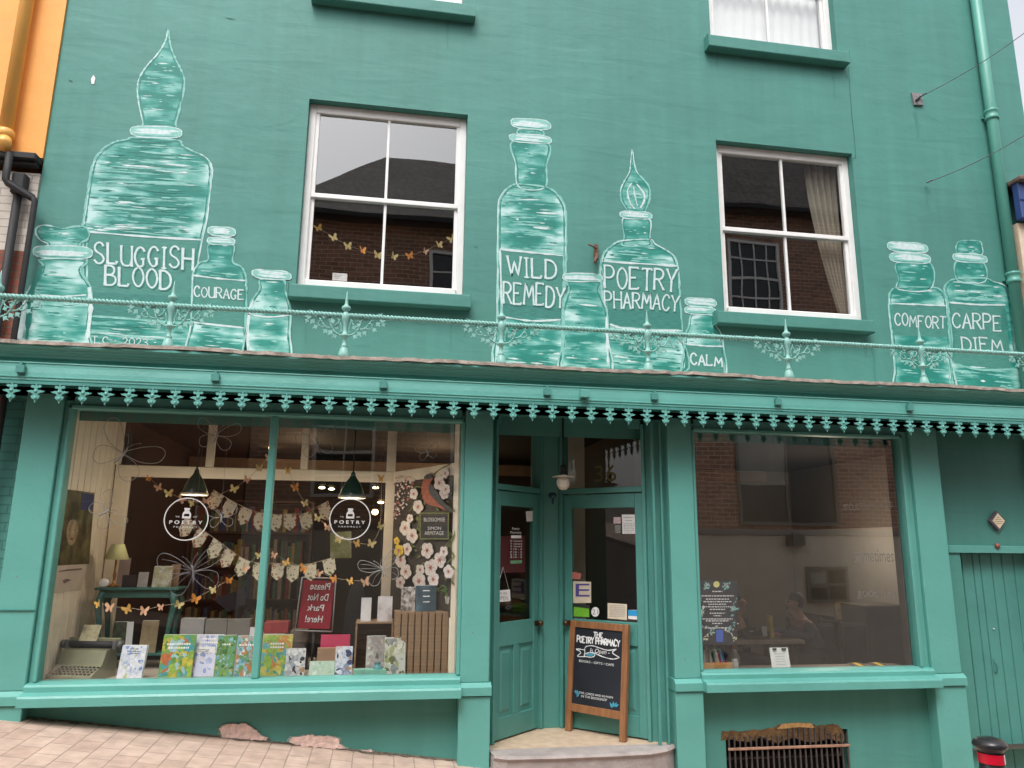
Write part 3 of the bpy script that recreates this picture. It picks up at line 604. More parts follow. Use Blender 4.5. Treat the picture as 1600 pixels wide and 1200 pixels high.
bottle(z4, 'painted perfume bottle with candle flame stopper lettered POETRY PHARMACY', 5,
       [[(893, 245), (884, 310), (878, 362), (850, 412), (831, 460), (836, 512), (860, 552), (880, 578), (946, 580), (970, 542), (986, 490), (980, 440), (950, 400), (916, 362), (902, 310)],
        [(848, 600), (851, 700), (845, 745), (985, 745), (984, 700), (980, 605)],
        [(845, 720), (792, 740), (746, 780), (728, 832), (722, 900), (735, 1020), (760, 1140), (790, 1400), (1165, 1410), (1156, 1210), (1142, 1010), (1138, 920), (1130, 850), (1113, 803), (1070, 770), (1012, 738), (985, 714)]],
       lips=[(912, 588, 84, 20, .06)], bands=[([(735, 834), (1126, 856), (1150, 1188), (775, 1165)], [[(770, 1078), (1140, 1095), (1148, 1180), (775, 1160)]])],
       lines=[([(735, 828), (930, 840), (1128, 852)], .018, 1), ([(775, 1155), (850, 1178), (1000, 1188), (1152, 1190)], .018, 1), ([(890, 420), (868, 460), (880, 520), (905, 555)], .014, 1), ([(915, 425), (950, 470), (955, 510), (935, 550)], .016, 1), ([(900, 440), (905, 480), (920, 540)], .012, 1)],
       texts=[('POETRY', [(748, 848), (1124, 872), (1118, 982), (750, 962)], .030, 1), ('PHARMACY', [(746, 982), (1138, 1004), (1130, 1084), (750, 1066)], .026, 1)], dabs=110, base=.006)
bottle(z8, 'open painted jar in front of the two middle bottles', 6,
       [[(490, 268), (496, 300), (470, 382), (461, 450), (459, 600), (452, 740), (710, 745), (700, 565), (696, 430), (680, 380), (652, 310), (655, 268)]],
       lips=[(566, 246, 104, 22, .03)], lines=[([(470, 420), (468, 560), (462, 700)], .02, 2), ([(690, 450), (694, 560), (700, 700)], .02, 1)], dabs=130, base=.020)
bottle(z8, 'smallest painted jar with double rim lettered CALM', 7,
       [[(1135, 438), (1118, 500), (1101, 545), (1095, 625), (1095, 780), (1308, 785), (1300, 600), (1290, 540), (1256, 490), (1240, 442)]],
       lips=[(1182, 375, 82, 23, .08), (1180, 418, 82, 20, .06)], bands=[([(1100, 598), (1300, 612), (1304, 770), (1100, 760)],)], lines=[([(1098, 590), (1200, 602), (1300, 604)], .014, 1)],
       texts=[('CALM', [(1128, 640), (1296, 662), (1294, 710), (1130, 698)], .024, 0)], dabs=80, base=.006)
bottle(z6, 'square shouldered painted bottle with double rim lettered COMFORT', 8,
       [[(938, 300), (944, 385), (945, 440), (1112, 440), (1112, 305)],
        [(945, 430), (906, 450), (893, 495), (900, 600), (912, 710), (925, 850), (938, 1000), (1232, 1000), (1220, 800), (1210, 640), (1200, 520), (1190, 476), (1160, 440), (1112, 430)]],
       lips=[(993, 222, 106, 26, .09), (1005, 278, 108, 26, .07)], bands=[([(912, 520), (1188, 528), (1205, 690), (922, 680)],)], lines=[([(912, 514), (1050, 520), (1190, 526)], .014, 1), ([(1200, 540), (1215, 720), (1226, 940)], .014, 2)],
       texts=[('COMFORT', [(925, 566), (1190, 584), (1190, 644), (927, 628)], .022, 0)], dabs=100, base=.006)
bottle(z6, 'painted bottle with glass stopper beside the green downpipe lettered CARPE DIEM', 9,
       [[(1252, 198), (1300, 186), (1366, 190), (1380, 215), (1374, 262), (1256, 256)], [(1250, 290), (1254, 395), (1395, 400), (1385, 300)],
        [(1255, 385), (1205, 400), (1180, 440), (1195, 485), (1205, 560), (1225, 700), (1240, 1000), (1592, 1000), (1565, 800), (1550, 700), (1536, 560), (1524, 462), (1498, 420), (1440, 400), (1395, 382)]],
       lips=[(1318, 278, 90, 23, .10)], bands=[([(1212, 515), (1500, 525), (1535, 860), (1235, 825)], [[(1485, 545), (1505, 545), (1520, 650), (1480, 655)]])],
       lines=[([(1208, 508), (1350, 520), (1502, 522)], .016, 1), ([(1235, 828), (1380, 860), (1545, 855)], .016, 2)],
       texts=[('CARPE', [(1225, 566), (1478, 574), (1482, 656), (1227, 638)], .028, 0), ('DIEM', [(1272, 688), (1482, 704), (1490, 768), (1278, 758)], .026, 0)], dabs=110)

# ---------------------------------------------------------------- cornice, gutter, soffit, valance
CX0, CX1 = -3.02, 6.1
b = MB()
b.extr_x([(-.60, 2.945), (-.60, 2.928), (-.588, 2.925), (-.575, 2.915), (-.570, 2.898), (-.560, 2.895), (-.556, 2.885), (-.540, 2.876), (-.530, 2.86), (-.518, 2.857), (-.508, 2.845), (-.50, 2.83), (-.48, 2.825), (-.48, 2.66), (-.1, 2.66), (-.1, 2.96)], CX0, CX1)
b.build('cornice', JOIN, shop)
b = MB(); random.seed(3); pts = []
n = 160
for i in range(n + 1):
    x = CX0 + (CX1 - CX0) * i / n; jz = random.uniform(-.004, .005) + .006 * math.sin(x * 3.1); jy = random.uniform(-.012, .008)
    pts.append((x, -.612 + jy, 2.943 + jz, 2.968 + jz))
vs = []; fs = []
for x, y, a, c in pts: vs += [(x, y, a), (x, y - .004, c), (x, -.3, c + .012), (x, 0.0, c + .03)]
for i in range(n):
    for k in range(3): fs.append((4 * i + k, 4 * i + 4 + k, 4 * i + 5 + k, 4 * i + 1 + k))
    fs.append((4 * i, 4 * i + 3, 4 * i + 7, 4 * i + 4))
b.add(vs, fs); b.build('lead_flashing', LEAD, shop)
# ogee gutter under the cornice
b = MB(); b.extr_x([(-.552, 2.825), (-.558, 2.822), (-.559, 2.816), (-.553, 2.811), (-.554, 2.79), (-.560, 2.75), (-.562, 2.722), (-.568, 2.719), (-.568, 2.712), (-.562, 2.708), (-.563, 2.694), (-.556, 2.684), (-.49, 2.684), (-.49, 2.81)], CX0, CX1)
gut = b.build('gutter', JOIN, shop)
for px in (33, 338, 600, 855, 1021, 1212, 1415):
    x = P(px, 580, -.57).x; c = MB()
    c.box(x - .011, x + .011, -.592, -.548, 2.782, 2.816, .003); c.box(x - .028, x + .028, -.594, -.56, 2.738, 2.79, .002); c.build('gutter_bracket', JOIN2, gut)
b = MB(); b.box(P(912, 600, -.57).x - .035, P(912, 600, -.57).x + .035, -.612, -.57, 2.728, 2.79, .004); b.build('gutter_union', JOIN, gut)
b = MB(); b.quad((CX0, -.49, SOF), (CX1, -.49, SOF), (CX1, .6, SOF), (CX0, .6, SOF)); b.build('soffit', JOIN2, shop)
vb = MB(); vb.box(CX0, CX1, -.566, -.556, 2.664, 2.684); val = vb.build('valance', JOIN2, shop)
half = [(.004, .005), (.006, -.012), (.016, -.008), (.028, -.004), (.037, -.012), (.034, -.024), (.022, -.028), (.016, -.022), (.010, -.034), (.014, -.046), (.034, -.044), (.050, -.050), (.062, -.048), (.050, -.060), (.034, -.062), (.020, -.070), (.014, -.080), (.026, -.084), (.031, -.094), (.022, -.106), (.008, -.116)]
half = [(x * .93, z * .95) for x, z in half]; out = half + [(0, -.132)] + [(-x, z) for x, z in half[::-1]]
dm = MB(); dm.prism(out, -.007, .007); dm.ball((0, -.008, -.050), .013, .008, .012, 8, 5); dm.ball((0, -.008, -.098), .012, .009, .014, 8, 5)
x0v = P(18, 610, -.562).x
proto = dm.build('valance_drop', pm('green_fringe_paint', (.12, .36, .32), .45, .12, 14), val, origin=(0, 0, 0)); proto.location = Vector((x0v - .1535, -.561, 2.664)) - WL[val.name]
for i in range(0, 57):
    x = x0v + .1537 * i
    if x > 5.95: break
    c = proto.copy(); COL.objects.link(c); c.location = Vector((x, -.561 + .002 * math.sin(i * 7), 2.664)) - WL[val.name]; c.rotation_euler = (0, R(2.2 * math.sin(i * 5.3)), 0)

# ---------------------------------------------------------------- iron cresting on the canopy edge
rail = empty('iron_railing', (1.5, -.45, 2.97), 'pale green twisted iron rail on little finial posts along the canopy edge', 'railing')
RZ = 1.6 + 1.725
b = MB(); n = 1150
for ph in (0, math.pi):
    b.tube([(CX0 + (CX1 - CX0) * i / n, -.45 + .0115 * math.cos(ph + i * .9), RZ + .0115 * math.sin(ph + i * .9)) for i in range(n + 1)], .0118, 5)
b.build('rope_rail', IRON, rail)
def finial(x):
    c = (x, -.45, 2.985); b = MB()
    b.lathe([(.03, 0), (.041, .012), (.043, .03), (.036, .05), (.03, .075), (.02, .088), (.026, .094), (.018, .104), (.014, .125), (.017, .16), (.026, .166), (.036, .176), (.034, .186), (.02, .194), (.016, .22), (.018, .27), (.028, .30), (.034, .325), (.03, .35), (.018, .365), (.014, .374), (.026, .382), (.036, .395), (.034, .41), (.018, .422), (.013, .435), (.012, .45), (.006, .50), (.002, .535)], c, 14)
    p = b.build('finial_post', IRON, rail)
    s = MB(); z0 = 2.985; f = lambda u, v: (x + u, -.45 + random.uniform(-.006, .006), z0 + v)
    random.seed(11)
    s.box(x - .15, x + .15, -.458, -.442, RZ - .014, RZ + .018, .004)
    for sg in (-1, 1):
        def st(pts, r): s.tube([f(sg * u, v) for u, v in smooth_path(pts, 5)], r * 1.0, 5)
        st([(.03, .18), (.07, .20), (.10, .24), (.12, .30), (.15, .335)], .007)
        st([(.04, .31), (.06, .27), (.09, .255), (.11, .275), (.10, .30), (.08, .295)], .006)
        st([(.10, .235), (.14, .24), (.17, .27), (.20, .31), (.24, .325)], .006)
        st([(.15, .25), (.18, .24), (.205, .26), (.195, .285), (.175, .28)], .005)
        st([(.03, .20), (.03, .25), (.05, .30), (.07, .33)], .006)
        for u, v, a, L in ((.06, .185, -.6, .045), (.095, .215, -.9, .05), (.09, .265, 1.2, .05), (.13, .29, 1.6, .05), (.135, .225, -.9, .045), (.17, .305, 1.9, .045), (.205, .245, -.5, .045), (.235, .30, -.9, .05), (.25, .34, .9, .045), (.255, .315, 0, .055), (.05, .235, .5, .04), (.155, .335, .8, .04), (.20, .33, 1.9, .035), (.28, .30, -1.1, .04)):
            L *= 1.08; ca, sa = math.cos(a), math.sin(a); w_ = L * .45
            pts = [(u, v), (u + ca * L * .5 - sa * w_, v + sa * L * .5 + ca * w_), (u + ca * L * .55 - sa * w_ * .35, v + sa * L * .55 + ca * w_ * .35), (u + ca * L, v + sa * L), (u + ca * L * .55 + sa * w_ * .35, v + sa * L * .55 - ca * w_ * .35), (u + ca * L * .5 + sa * w_, v + sa * L * .5 - ca * w_)]
            y = -.45 + random.uniform(-.01, .01)
            vs = [(x + sg * p, y - .005, z0 + q) for p, q in pts] + [(x + sg * p, y + .005, z0 + q) for p, q in pts]
            s.add(vs, [tuple(range(6)), tuple(range(11, 5, -1))] + [(i, (i + 1) % 6, (i + 1) % 6 + 6, i + 6) for i in range(6)])
    s.build('scroll_bracket', IRON, p)
    return p
f0 = None
for px, py in ((30, 470), (267, 495), (539, 518), (783, 540), (1012, 545), (1231, 560), (1441, 570), (1622, 565)):
    x = P(px, py, -.45).x
    if px == 30: x = -2.83
    if f0 is None: f0 = finial(x); fx0 = x
    else:
        c = f0.copy(); COL.objects.link(c); c.location = f0.location + Vector((x - fx0, 0, 0))
        for ch in list(f0.children):
            d = ch.copy(); COL.objects.link(d); d.parent = c

# ---------------------------------------------------------------- pilasters, stall risers, sills
def pilaster(x0, x1):
    g = ground_z((x0 + x1) / 2) - .12
    b = MB()
    b.box(x0, x1, -.25, .0, LIP1 + .018, SOF, .006)
    b.extr_x([(-.285, LIP0), (-.285, LIP1 - .012), (-.252, LIP1 + .018), (0, LIP1 + .018), (0, LIP0)], x0 - .014, x1 + .014)
    b.box(x0 - .008, x1 + .008, -.268, 0, g, LIP0 - .006, .004)
    return b.build('pilaster', JOIN, shop)
PX = [(-2.625, -2.372), (.612, .832), (2.30, 2.512), (4.545, 4.815)]
for a, c in PX: pilaster(a, c)
b = MB(); b.box(-2.63, -2.37, -.262, -.252, 1.12, 1.126); b.build('board_joint', JOIN2, shop)
def shop_window(x0, x1, xo0, xo1, mull, glass, label):
    """x0..x1 glass opening, xo0..xo1 between the pilasters"""
    fr = MB()
    fr.box(xo0, x0, -.215, -.13, WBOT - .03, 2.62, .004); fr.box(x1, xo1, -.215, -.13, WBOT - .03, 2.62, .004)
    fr.box(x0 - .028, x0 + .0, -.235, -.21, WBOT, WTOP + .028, .006); fr.box(x1, x1 + .028, -.235, -.21, WBOT, WTOP + .028, .006)
    fr.box(x0, x1, -.215, -.13, WTOP, SOF, .004); fr.box(x0 - .028, x1 + .028, -.235, -.212, WTOP - .001, WTOP + .03, .006)
    f = fr.build('shop_window', JOIN, shop); tag(f, label)
    s = MB(); s.extr_x([(-.36, LIP0), (-.36, LIP1 - .014), (-.352, LIP1), (-.275, LIP1 + .012), (-.275, WBOT - .025), (-.262, WBOT - .012), (-.20, WBOT), (-.12, WBOT), (-.12, LIP0)], xo0 - .0, xo1 + .0)
    s.build('window_sill', JOIN, f)
    edges = [x0] + [m for m in mull] + [x1]
    for m in mull:
        q = MB(); q.box(m - .026, m + .026, -.222, -.135, WBOT - .004, WTOP + .002, .008); q.build('mullion', JOIN, f)
    for a, c in zip(edges, edges[1:]):
        a2 = a + (.026 if a in mull else 0); c2 = c - (.026 if c in mull else 0)
        q = MB(); q.quad((a2, -.175, WBOT - .005), (c2, -.175, WBOT - .005), (c2, -.175, WTOP), (a2, -.175, WTOP)); q.build('pane', glass, f)
    return f
MUL = P(415, 850, -.18).x
swl = shop_window(-2.312, .585, -2.372, .612, [MUL], GL_L, 'two pane display window with a book display behind it')
swr = shop_window(2.545, 4.455, 2.512, 4.545, [], GL_R, 'single large pane of the reading room window')
b = MB(); b.quad((-2.372, -.16, -.2), (.612, -.16, -.2), (.612, -.16, LIP0), (-2.372, -.16, LIP0)); b.build('stall_riser', WALL, shop)
b = MB(); GX0, GX1, GZ1 = 2.735, 3.79, .165
wall_holes(b, 2.512, 4.545, -1.0, LIP0, [(GX0, GX1, -.62, GZ1)], -.16, .10); b.build('stall_riser', WALL, shop)
# bare plaster where the paint has come away
PLAST = pm('bare_pink_plaster', (.74, .54, .48), .9, .25, 25, .6, 60)
EDGE = pm('flaking_paint_edge', (.20, .26, .22), .8, .3, 40)
def patch(pts, name='exposed_plaster'):
    random.seed(len(pts)); q = []
    n = len(pts)
    for i in range(n):
        a, c = pts[i], pts[(i + 1) % n]
        for t in range(5): q.append((a[0] + (c[0] - a[0]) * t / 5 + random.uniform(-1.3, 1.3), a[1] + (c[1] - a[1]) * t / 5 + random.uniform(-1.1, 1.1)))
    pp = [P(x, y, -.165) for x, y in q]; c0 = sum(pp, Vector()) / len(pp); m = len(pp); b = MB()
    b.add(pp + [p + (c0 - p) * .10 + Vector((0, -.012 + random.uniform(-.004, .004), 0)) for p in pp], [(i, (i + 1) % m, (i + 1) % m + m, i + m) for i in range(m)]); b.mi = 1
    b.poly([p + (c0 - p) * .10 + Vector((0, -.012, 0)) for p in pp])
    b.build(name, [EDGE, PLAST], shop)
patch([(338, 1137), (352, 1130), (362, 1128), (374, 1130), (382, 1127), (392, 1133), (402, 1140), (410, 1148), (423, 1152), (420, 1158), (400, 1157), (380, 1155), (344, 1153)])
patch([(447, 1159), (452, 1150), (470, 1149), (486, 1146), (492, 1149), (514, 1148), (534, 1153), (535, 1162), (545, 1169), (520, 1171), (500, 1169), (470, 1166)])
patch([(562, 1172), (580, 1170), (586, 1173), (580, 1175)])

b = MB(); random.seed(62); vs = []; n = 90
for i in range(n + 1):
    x = -2.37 + 2.98 * i / n; w_ = .012 + .035 * random.random() ** 2.5; vs += [(x, -.158, ground_z(x, -.158) + .012), (x, -.16 - w_, ground_z(x, -.16 - w_) + .003)]
b.add(vs, [(2 * i, 2 * i + 1, 2 * i + 3, 2 * i + 2) for i in range(n)]); go = b.build('grit', pm('dark_grit', (.13, .10, .075), .95, .5, 40, .5, 120)); go['kind'] = 'stuff'; go['label'] = 'dark grit gathered along the foot of the wall below the display window'; go['category'] = 'grit'
# ventilation grille with crumbling render above it
MUD = pm('crumbling_brown_render', (.15, .085, .035), .95, .45, 18, .9, 50)
RUST = pm('rusty_iron', (.16, .085, .055), .7, .4, 25, .3, 60)
GBAR = pm('old_grille_bars', (.055, .045, .043), .6, .3, 20)
gr = empty('cellar_grille', ((GX0 + GX1) / 2, -.12, -.2), 'rusty barred cellar grille under the reading room window with crumbling brown render above', 'grille')
b = MB(); b.quad((GX0 - .05, .05, -.8), (GX1 + .05, .05, -.8), (GX1 + .05, .05, .25), (GX0 - .05, .05, .25)); b.build('dark_cellar', pm('cellar_black', (.006, .006, .006), .9), gr)
b = MB()
for i in range(23):
    x = GX0 + .02 + (GX1 - GX0 - .04) * i / 22; b.box(x - .006, x + .006, -.180, -.169, -.6, .135 + .05 * (10 < i < 19), 0)
b.build('bars', GBAR, gr)
b = MB(); b.box(GX0 + .005, GX1 - .005, -.192, -.181, .038, .058, .003); b.build('cross_bar', pm('worn_rust_bar', (.34, .19, .13), .55, .3, 12), gr)
b = MB(); random.seed(5); up = []; dn = []
prof = [(1127, 1142), (1160, 1142), (1185, 1140), (1208, 1137), (1222, 1131), (1268, 1131), (1275, 1135), (1285, 1133), (1305, 1132), (1316, 1140), (1319, 1150)]
pp = smooth_path(prof, 5); 
for i, (px, py) in enumerate(pp):
    t = P(px, py + random.uniform(-1.2, 1.2), -.164); bt = P(px, 1157 + 3 * math.sin(px * .12) + random.uniform(-2, 2), -.164); up.append(t); dn.append(bt)
nn = len(up)
b.add(up + [(u + d) / 2 + Vector((0, random.uniform(-.001, .003), 0)) for u, d in zip(up, dn)] + [d + Vector((0, .002, 0)) for d in dn] + [d + Vector((0, .08, -.01)) for d in dn],
      [(k * nn + i, k * nn + i + 1, (k + 1) * nn + i + 1, (k + 1) * nn + i) for k in range(3) for i in range(nn - 1)])
b.build('crumbling_render', MUD, gr)
b = MB(); b.poly([P(x, y, -.1665) for x, y in ((1214, 1139), (1222, 1131), (1245, 1129), (1268, 1130), (1274, 1138), (1250, 1136), (1230, 1138))]); b.build('broken_edge', pm('fresh_broken_render', (.52, .30, .12), .9, .3, 30, .5, 60), gr)

# ---------------------------------------------------------------- lobby: two angled doors
A0, A1 = Vector((.872, -.03)), Vector((1.37, .45)); B0, B1 = Vector((1.55, .46)), Vector((2.16, -.09))
def plane_xf(p0, p1):
    d = (p1 - p0).normalized(); nrm = Vector((d.y, -d.x))
    return (lambda v: Vector((p0.x + d.x * v.x - nrm.x * v.y, p0.y + d.y * v.x - nrm.y * v.y, v.z))), (p1 - p0).length
def door(p0, p1, name, label, panels, glass, fr0=.035):
    xf, L = plane_xf(p0, p1); D0 = .01; T = 2.04
    e = empty('doorway', (p0.x, p0.y, FLOOR)); e.parent = shop; e.location = Vector((p0.x, p0.y, FLOOR)) - WL[shop.name]
    tag(e, label)
    b = MB(); b.xf = xf      # door leaf
    a, c = fr0, L - fr0; sw = .075
    b.box(a, a + sw, 0, .045, FLOOR + .01, T, .004); b.box(c - sw, c, 0, .045, FLOOR + .01, T, .004)
    b.box(a + sw, c - sw, .002, .043, T - .12, T, .004); b.box(a + sw, c - sw, .002, .043, .80, .985, .004); b.box(a + sw, c - sw, .002, .043, FLOOR + .01, FLOOR + .17, .004)
    xm = (a + c) / 2; b.box(xm - .04, xm + .04, .002, .043, FLOOR + .17, .80, .004)
    for u0, u1 in ((a + sw, xm - .04), (xm + .04, c - sw)):
        b.box(u0, u1, .018, .035, FLOOR + .17, .80)
        b.add([(u0 + .03, .017, FLOOR + .20), (u1 - .03, .017, FLOOR + .20), (u1 - .03, .017, .77), (u0 + .03, .017, .77), (u0 + .05, .008, FLOOR + .225), (u1 - .05, .008, FLOOR + .225), (u1 - .05, .008, .745), (u0 + .05, .008, .745)],
              [(4, 5, 6, 7), (0, 1, 5, 4), (1, 2, 6, 5), (2, 3, 7, 6), (3, 0, 4, 7)])
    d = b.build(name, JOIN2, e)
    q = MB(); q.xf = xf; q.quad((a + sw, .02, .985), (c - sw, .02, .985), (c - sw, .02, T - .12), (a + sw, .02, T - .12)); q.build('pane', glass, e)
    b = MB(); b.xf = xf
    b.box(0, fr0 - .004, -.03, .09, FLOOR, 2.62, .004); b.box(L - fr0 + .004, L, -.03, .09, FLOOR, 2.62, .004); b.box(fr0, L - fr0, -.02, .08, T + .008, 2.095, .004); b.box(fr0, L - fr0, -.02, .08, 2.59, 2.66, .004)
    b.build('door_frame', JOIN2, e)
    q = MB(); q.xf = xf; q.quad((fr0, .03, 2.095), (L - fr0, .03, 2.095), (L - fr0, .03, 2.59), (fr0, .03, 2.59)); q.build('transom_pane', glass, e)
    b = MB(); b.xf = xf; b.ball((c - .04 if panels else a + .04, -.05, .95), .026, .026, .026, 10, 6); b.box((c if panels else a + .08) - .06, (c if panels else a + .08) - .02, -.03, 0, .93, .97); b.build('door_knob', pm('dark_brass', (.10, .06, .03), .35, 0, metal=.8), e)
    return e, xf, L
dl, XFL, LLn = door(A0, A1, 'door', 'angled half glazed entrance door on the left of the lobby', True, GL_D)
dr, XFR, LRn = door(B0, B1, 'door', 'angled half glazed door behind the chalkboard', False, GL_D)
b = MB(); b.add([(A1.x, A1.y - .004, FLOOR), (B0.x, B0.y - .004, FLOOR), (B0.x, B0.y + .12, FLOOR), (A1.x, A1.y + .12, FLOOR), (A1.x, A1.y - .004, 2.66), (B0.x, B0.y - .004, 2.66), (B0.x, B0.y + .12, 2.66), (A1.x, A1.y + .12, 2.66)],
    [(0, 1, 5, 4), (1, 2, 6, 5), (2, 3, 7, 6), (3, 0, 4, 7)]); b.build('corner_post', JOIN2, shop)
b = MB()
for a, c in (((.832, -.05), (.872, -.03)), ((2.16, -.09), (2.30, -.12))): b.slab([(a[0], a[1], FLOOR - .4), (c[0], c[1], FLOOR - .4), (c[0], c[1], 2.66), (a[0], a[1], 2.66)], (0, 1, 0), .1)
b.box(2.16, 2.18, -.235, -.21, FLOOR, 2.62); b.box(2.235, 2.25, -.225, -.195, FLOOR, 2.62); b.build('lobby_reveal', JOIN2, shop)
b = MB(); p = [P(863, 778, .35), ]; c = p[0]; b.ball((c.x, .34, c.z + .02), .04, .03, .03, 10, 6); b.ball((c.x, .33, c.z - .03), .012, .012, .03, 8, 5); b.build('lobby_hook', pm('dark_blue_enamel', (.01, .05, .07), .4, .1), shop)
# threshold floor and stone step
b = MB(); z = FLOOR - .002
b.poly([(.80, -.2, z), (2.2, -.2, z), (2.32, -.1, z), (2.1, .5, z), (.9, .5, z)][::1]); b.build('lobby_floor', STONE2, shop)
step = MB(); out = [(.845, -.20), (.86, -.33), (.95, -.385), (1.35, -.40), (1.75, -.395), (2.04, -.375), (2.19, -.31), (2.285, -.22), (2.285, -.19), (1.72, -.17), (1.6, -.18), (.845, -.19)]
zz = FLOOR + .004
top = [(x, y, zz) for x, y in out]; n = len(out); low = [(x + (.004 if i < 9 else 0), y - .012 * (1 if 0 < i < 8 else 0), zz - .02) for i, (x, y) in enumerate(out)]; lo2 = [(x, y + .01 * (1 if 0 < i < 8 else 0), zz - .045) for i, (x, y) in enumerate(out)]; lo3 = [(x, y + .015 * (1 if 0 < i < 8 else 0), zz - .6) for i, (x, y) in enumerate(out)]
step.add(top + low + lo2 + lo3, [tuple(range(n))] + [(k * n + i, (k + 1) * n + i, (k + 1) * n + (i + 1) % n, k * n + (i + 1) % n) for k in range(3) for i in range(n)]); step.build('door_step', STONE, shop)

# ---------------------------------------------------------------- masonry below the cornice at both ends
b = MB(); b.box(XW0, -2.625, -.02, .3, -.1, SOF); b.build('side_wall', GBRICK, shop)
DX0, DX1, DZ1 = P(1499, 870, -.03).x, 6.05, 1.57
b = MB(); wall_holes(b, 4.815, XW1 + .2, -1.2, SOF, [(DX0, DX1, -1.2, DZ1)], -.04, .14); b.build('side_wall', WALL, shop)
b = MB(); b.box(DX0 - .12, DX1 + .1, -.058, -.035, DZ1, DZ1 + .065, .004); b.build('door_lintel', JOIN, shop)
e = empty('side_doorway', (5.6, .05, -.6)); e.parent = shop; e.location = Vector((5.6, .05, -.6)) - WL[shop.name]; tag(e, 'plain vertical boarded side door at the right end')
xs = [DX0, DX0 + .088, DX0 + .20, DX0 + .275, DX0 + .39, DX0 + .50, DX0 + .62, DX0 + .74, DX1]
b = MB()
for a, c in zip(xs, xs[1:]): b.box(a + .0025, c - .0025, .055, .085, -1.2, DZ1 - .002, .005)
b.build('boarded_door', JOIN2, e)
b = MB(); b.box(DX0, DX1, .066, .1, -1.2, DZ1); b.build('door_back', pm('gap_shadow_green', (.03, .10, .085), .8, 0), e)
c = P(1555, 1040, .05); b = MB(); b.box(c.x - .014, c.x + .014, .047, .055, c.z - .06, c.z + .06, .003); b.tube([(c.x - .006, .04, c.z + .04), (c.x + .006, .03, c.z), (c.x, .04, c.z - .055)], .004); b.build('door_latch', JOIN2, e)
c = P(1553, 983, .05); b = MB(); b.ball((c.x, .05, c.z), .009, .008, .009, 8, 5); b.build('keyhole', pm('steel_lock', (.6, .6, .6), .35, 0, metal=.9), e)
# diamond plaque and stud
c = P(1556, 814, -.05); b = MB(); d = .088
pl = empty('diamond_plaque', (c.x, -.05, c.z - d), 'small cream diamond plaque with dark edge on wall above side door', 'plaque')
b.prism([(c.x, c.z - d), (c.x + d * .95, c.z), (c.x, c.z + d), (c.x - d * .95, c.z)], -.075, -.041); b.build('plaque_back', pm('grey_plaque_edge', (.12, .10, .12), .5), pl)
b = MB(); d *= .78; b.prism([(c.x + .006, c.z - d), (c.x + d, c.z), (c.x + .006, c.z + d), (c.x - d * .85, c.z)], -.0785, -.0755); b.build('plaque_face', pm('ivory_enamel', (.80, .70, .50), .4, .05, 30), pl)
b = MB(); b.mi = 0
for i, u in enumerate((.02, .045, .058, .04)):
    zc = c.z + .03 - i * .018; b.quad((c.x - u * .7, -.0792, zc - .003), (c.x + u * .8, -.0792, zc - .003), (c.x + u * .8, -.0792, zc + .003), (c.x - u * .7, -.0792, zc + .003))
b.build('plaque_text', pm('faded_gold_ink', (.45, .33, .18), .6), pl)
c = P(1558, 853, -.06); b = MB(); b.lathe([(.024, 0), (.024, -.012), (.014, -.02), (.004, -.024)], (c.x, -.058, c.z), 14, 'y'); tag(b.build('copper_stud', pm('copper_red', (.35, .12, .09), .4, .2, 30, metal=.4)), 'round copper red stud on the lintel over the side door', 'stud')

# downpipe on the right
b = MB(); xa = P(1533, 100, -.06).x
pth = [(5.985, -.065, 9.2), (5.985, -.065, 3.0)]
b.tube([(6.0, -.065, 9.2), (6.0, -.065, 2.97)], .052, 14)
dp = b.build('downpipe', pm('green_pipe_paint', (.09, .32, .26), .42, .06, 4), shop)
for zz in (1.6 + 4.39, 1.6 + 2.62):
    b = MB(); b.lathe([(.054, -.06), (.066, -.055), (.066, -.03), (.058, -.02), (.058, .02), (.066, .03), (.066, .05), (.054, .055)], (6.0, -.065, zz), 14); b.box(5.93, 6.07, -.02, .002, zz - .02, zz + .02); b.build('pipe_collar', MATS['green_pipe_paint'], dp)

# wires and anchors
WIRE = pm('grey_cable', (.12, .13, .14), .5, .1)
def wire(a, bnd, label, far):
    e = MB(); p0 = P(*a, -.03); p1 = P(*bnd, far)
    n = 14; e.tube([p0.lerp(p1, t / n) + Vector((0, 0, -.05 * math.sin(math.pi * t / n))) for t in range(n + 1)], .004, 5)
    for k in range(4): q = p0.lerp(p1, .015 + .012 * k); e.ball(q, .011, .008, .008, 8, 5)
    tag(e.build('cable', WIRE), label, 'cable', 'cables anchored to the wall')
wire((1437, 152), (1640, 22), 'upper thin grey cable running from the square wall plate across the downpipe', -.9)
wire((1447, 286), (1640, 186), 'lower thin grey cable fixed straight into the wall beside the downpipe', -.9)
c = P(1431, 156, 0); b = MB(); b.prism([(c.x - .055, c.z + .065), (c.x + .05, c.z + .07), (c.x + .066, c.z - .062), (c.x - .04, c.z - .07)], -.022, -.001)
b.mi = 1; b.tube([(c.x - .015, -.03, c.z - .02), (c.x + .03, -.03, c.z + .02)], .011, 8); b.tube([(c.x - .02, -.022, c.z - .03), (c.x - .015, -.045, c.z - .02)], .01, 8)
tag(b.build('anchor_plate', [pm('grey_steel_plate', (.22, .21, .22), .6, .25, 30), BLACK]), 'square grey steel anchor plate high on the wall', 'anchor plate')
c = P(931, 396, 0); b = MB(); b.box(c.x - .022, c.x + .012, -.05, 0, c.z - .07, c.z + .075, .006); b.tube([(c.x, -.04, c.z + .03), (c.x - .06, -.10, c.z + .025), (c.x - .10, -.12, c.z + .03)], .007, 6); b.tube([(c.x - .005, -.04, c.z - .05), (c.x - .03, -.09, c.z - .09), (c.x - .04, -.10, c.z - .13)], .013, 6)
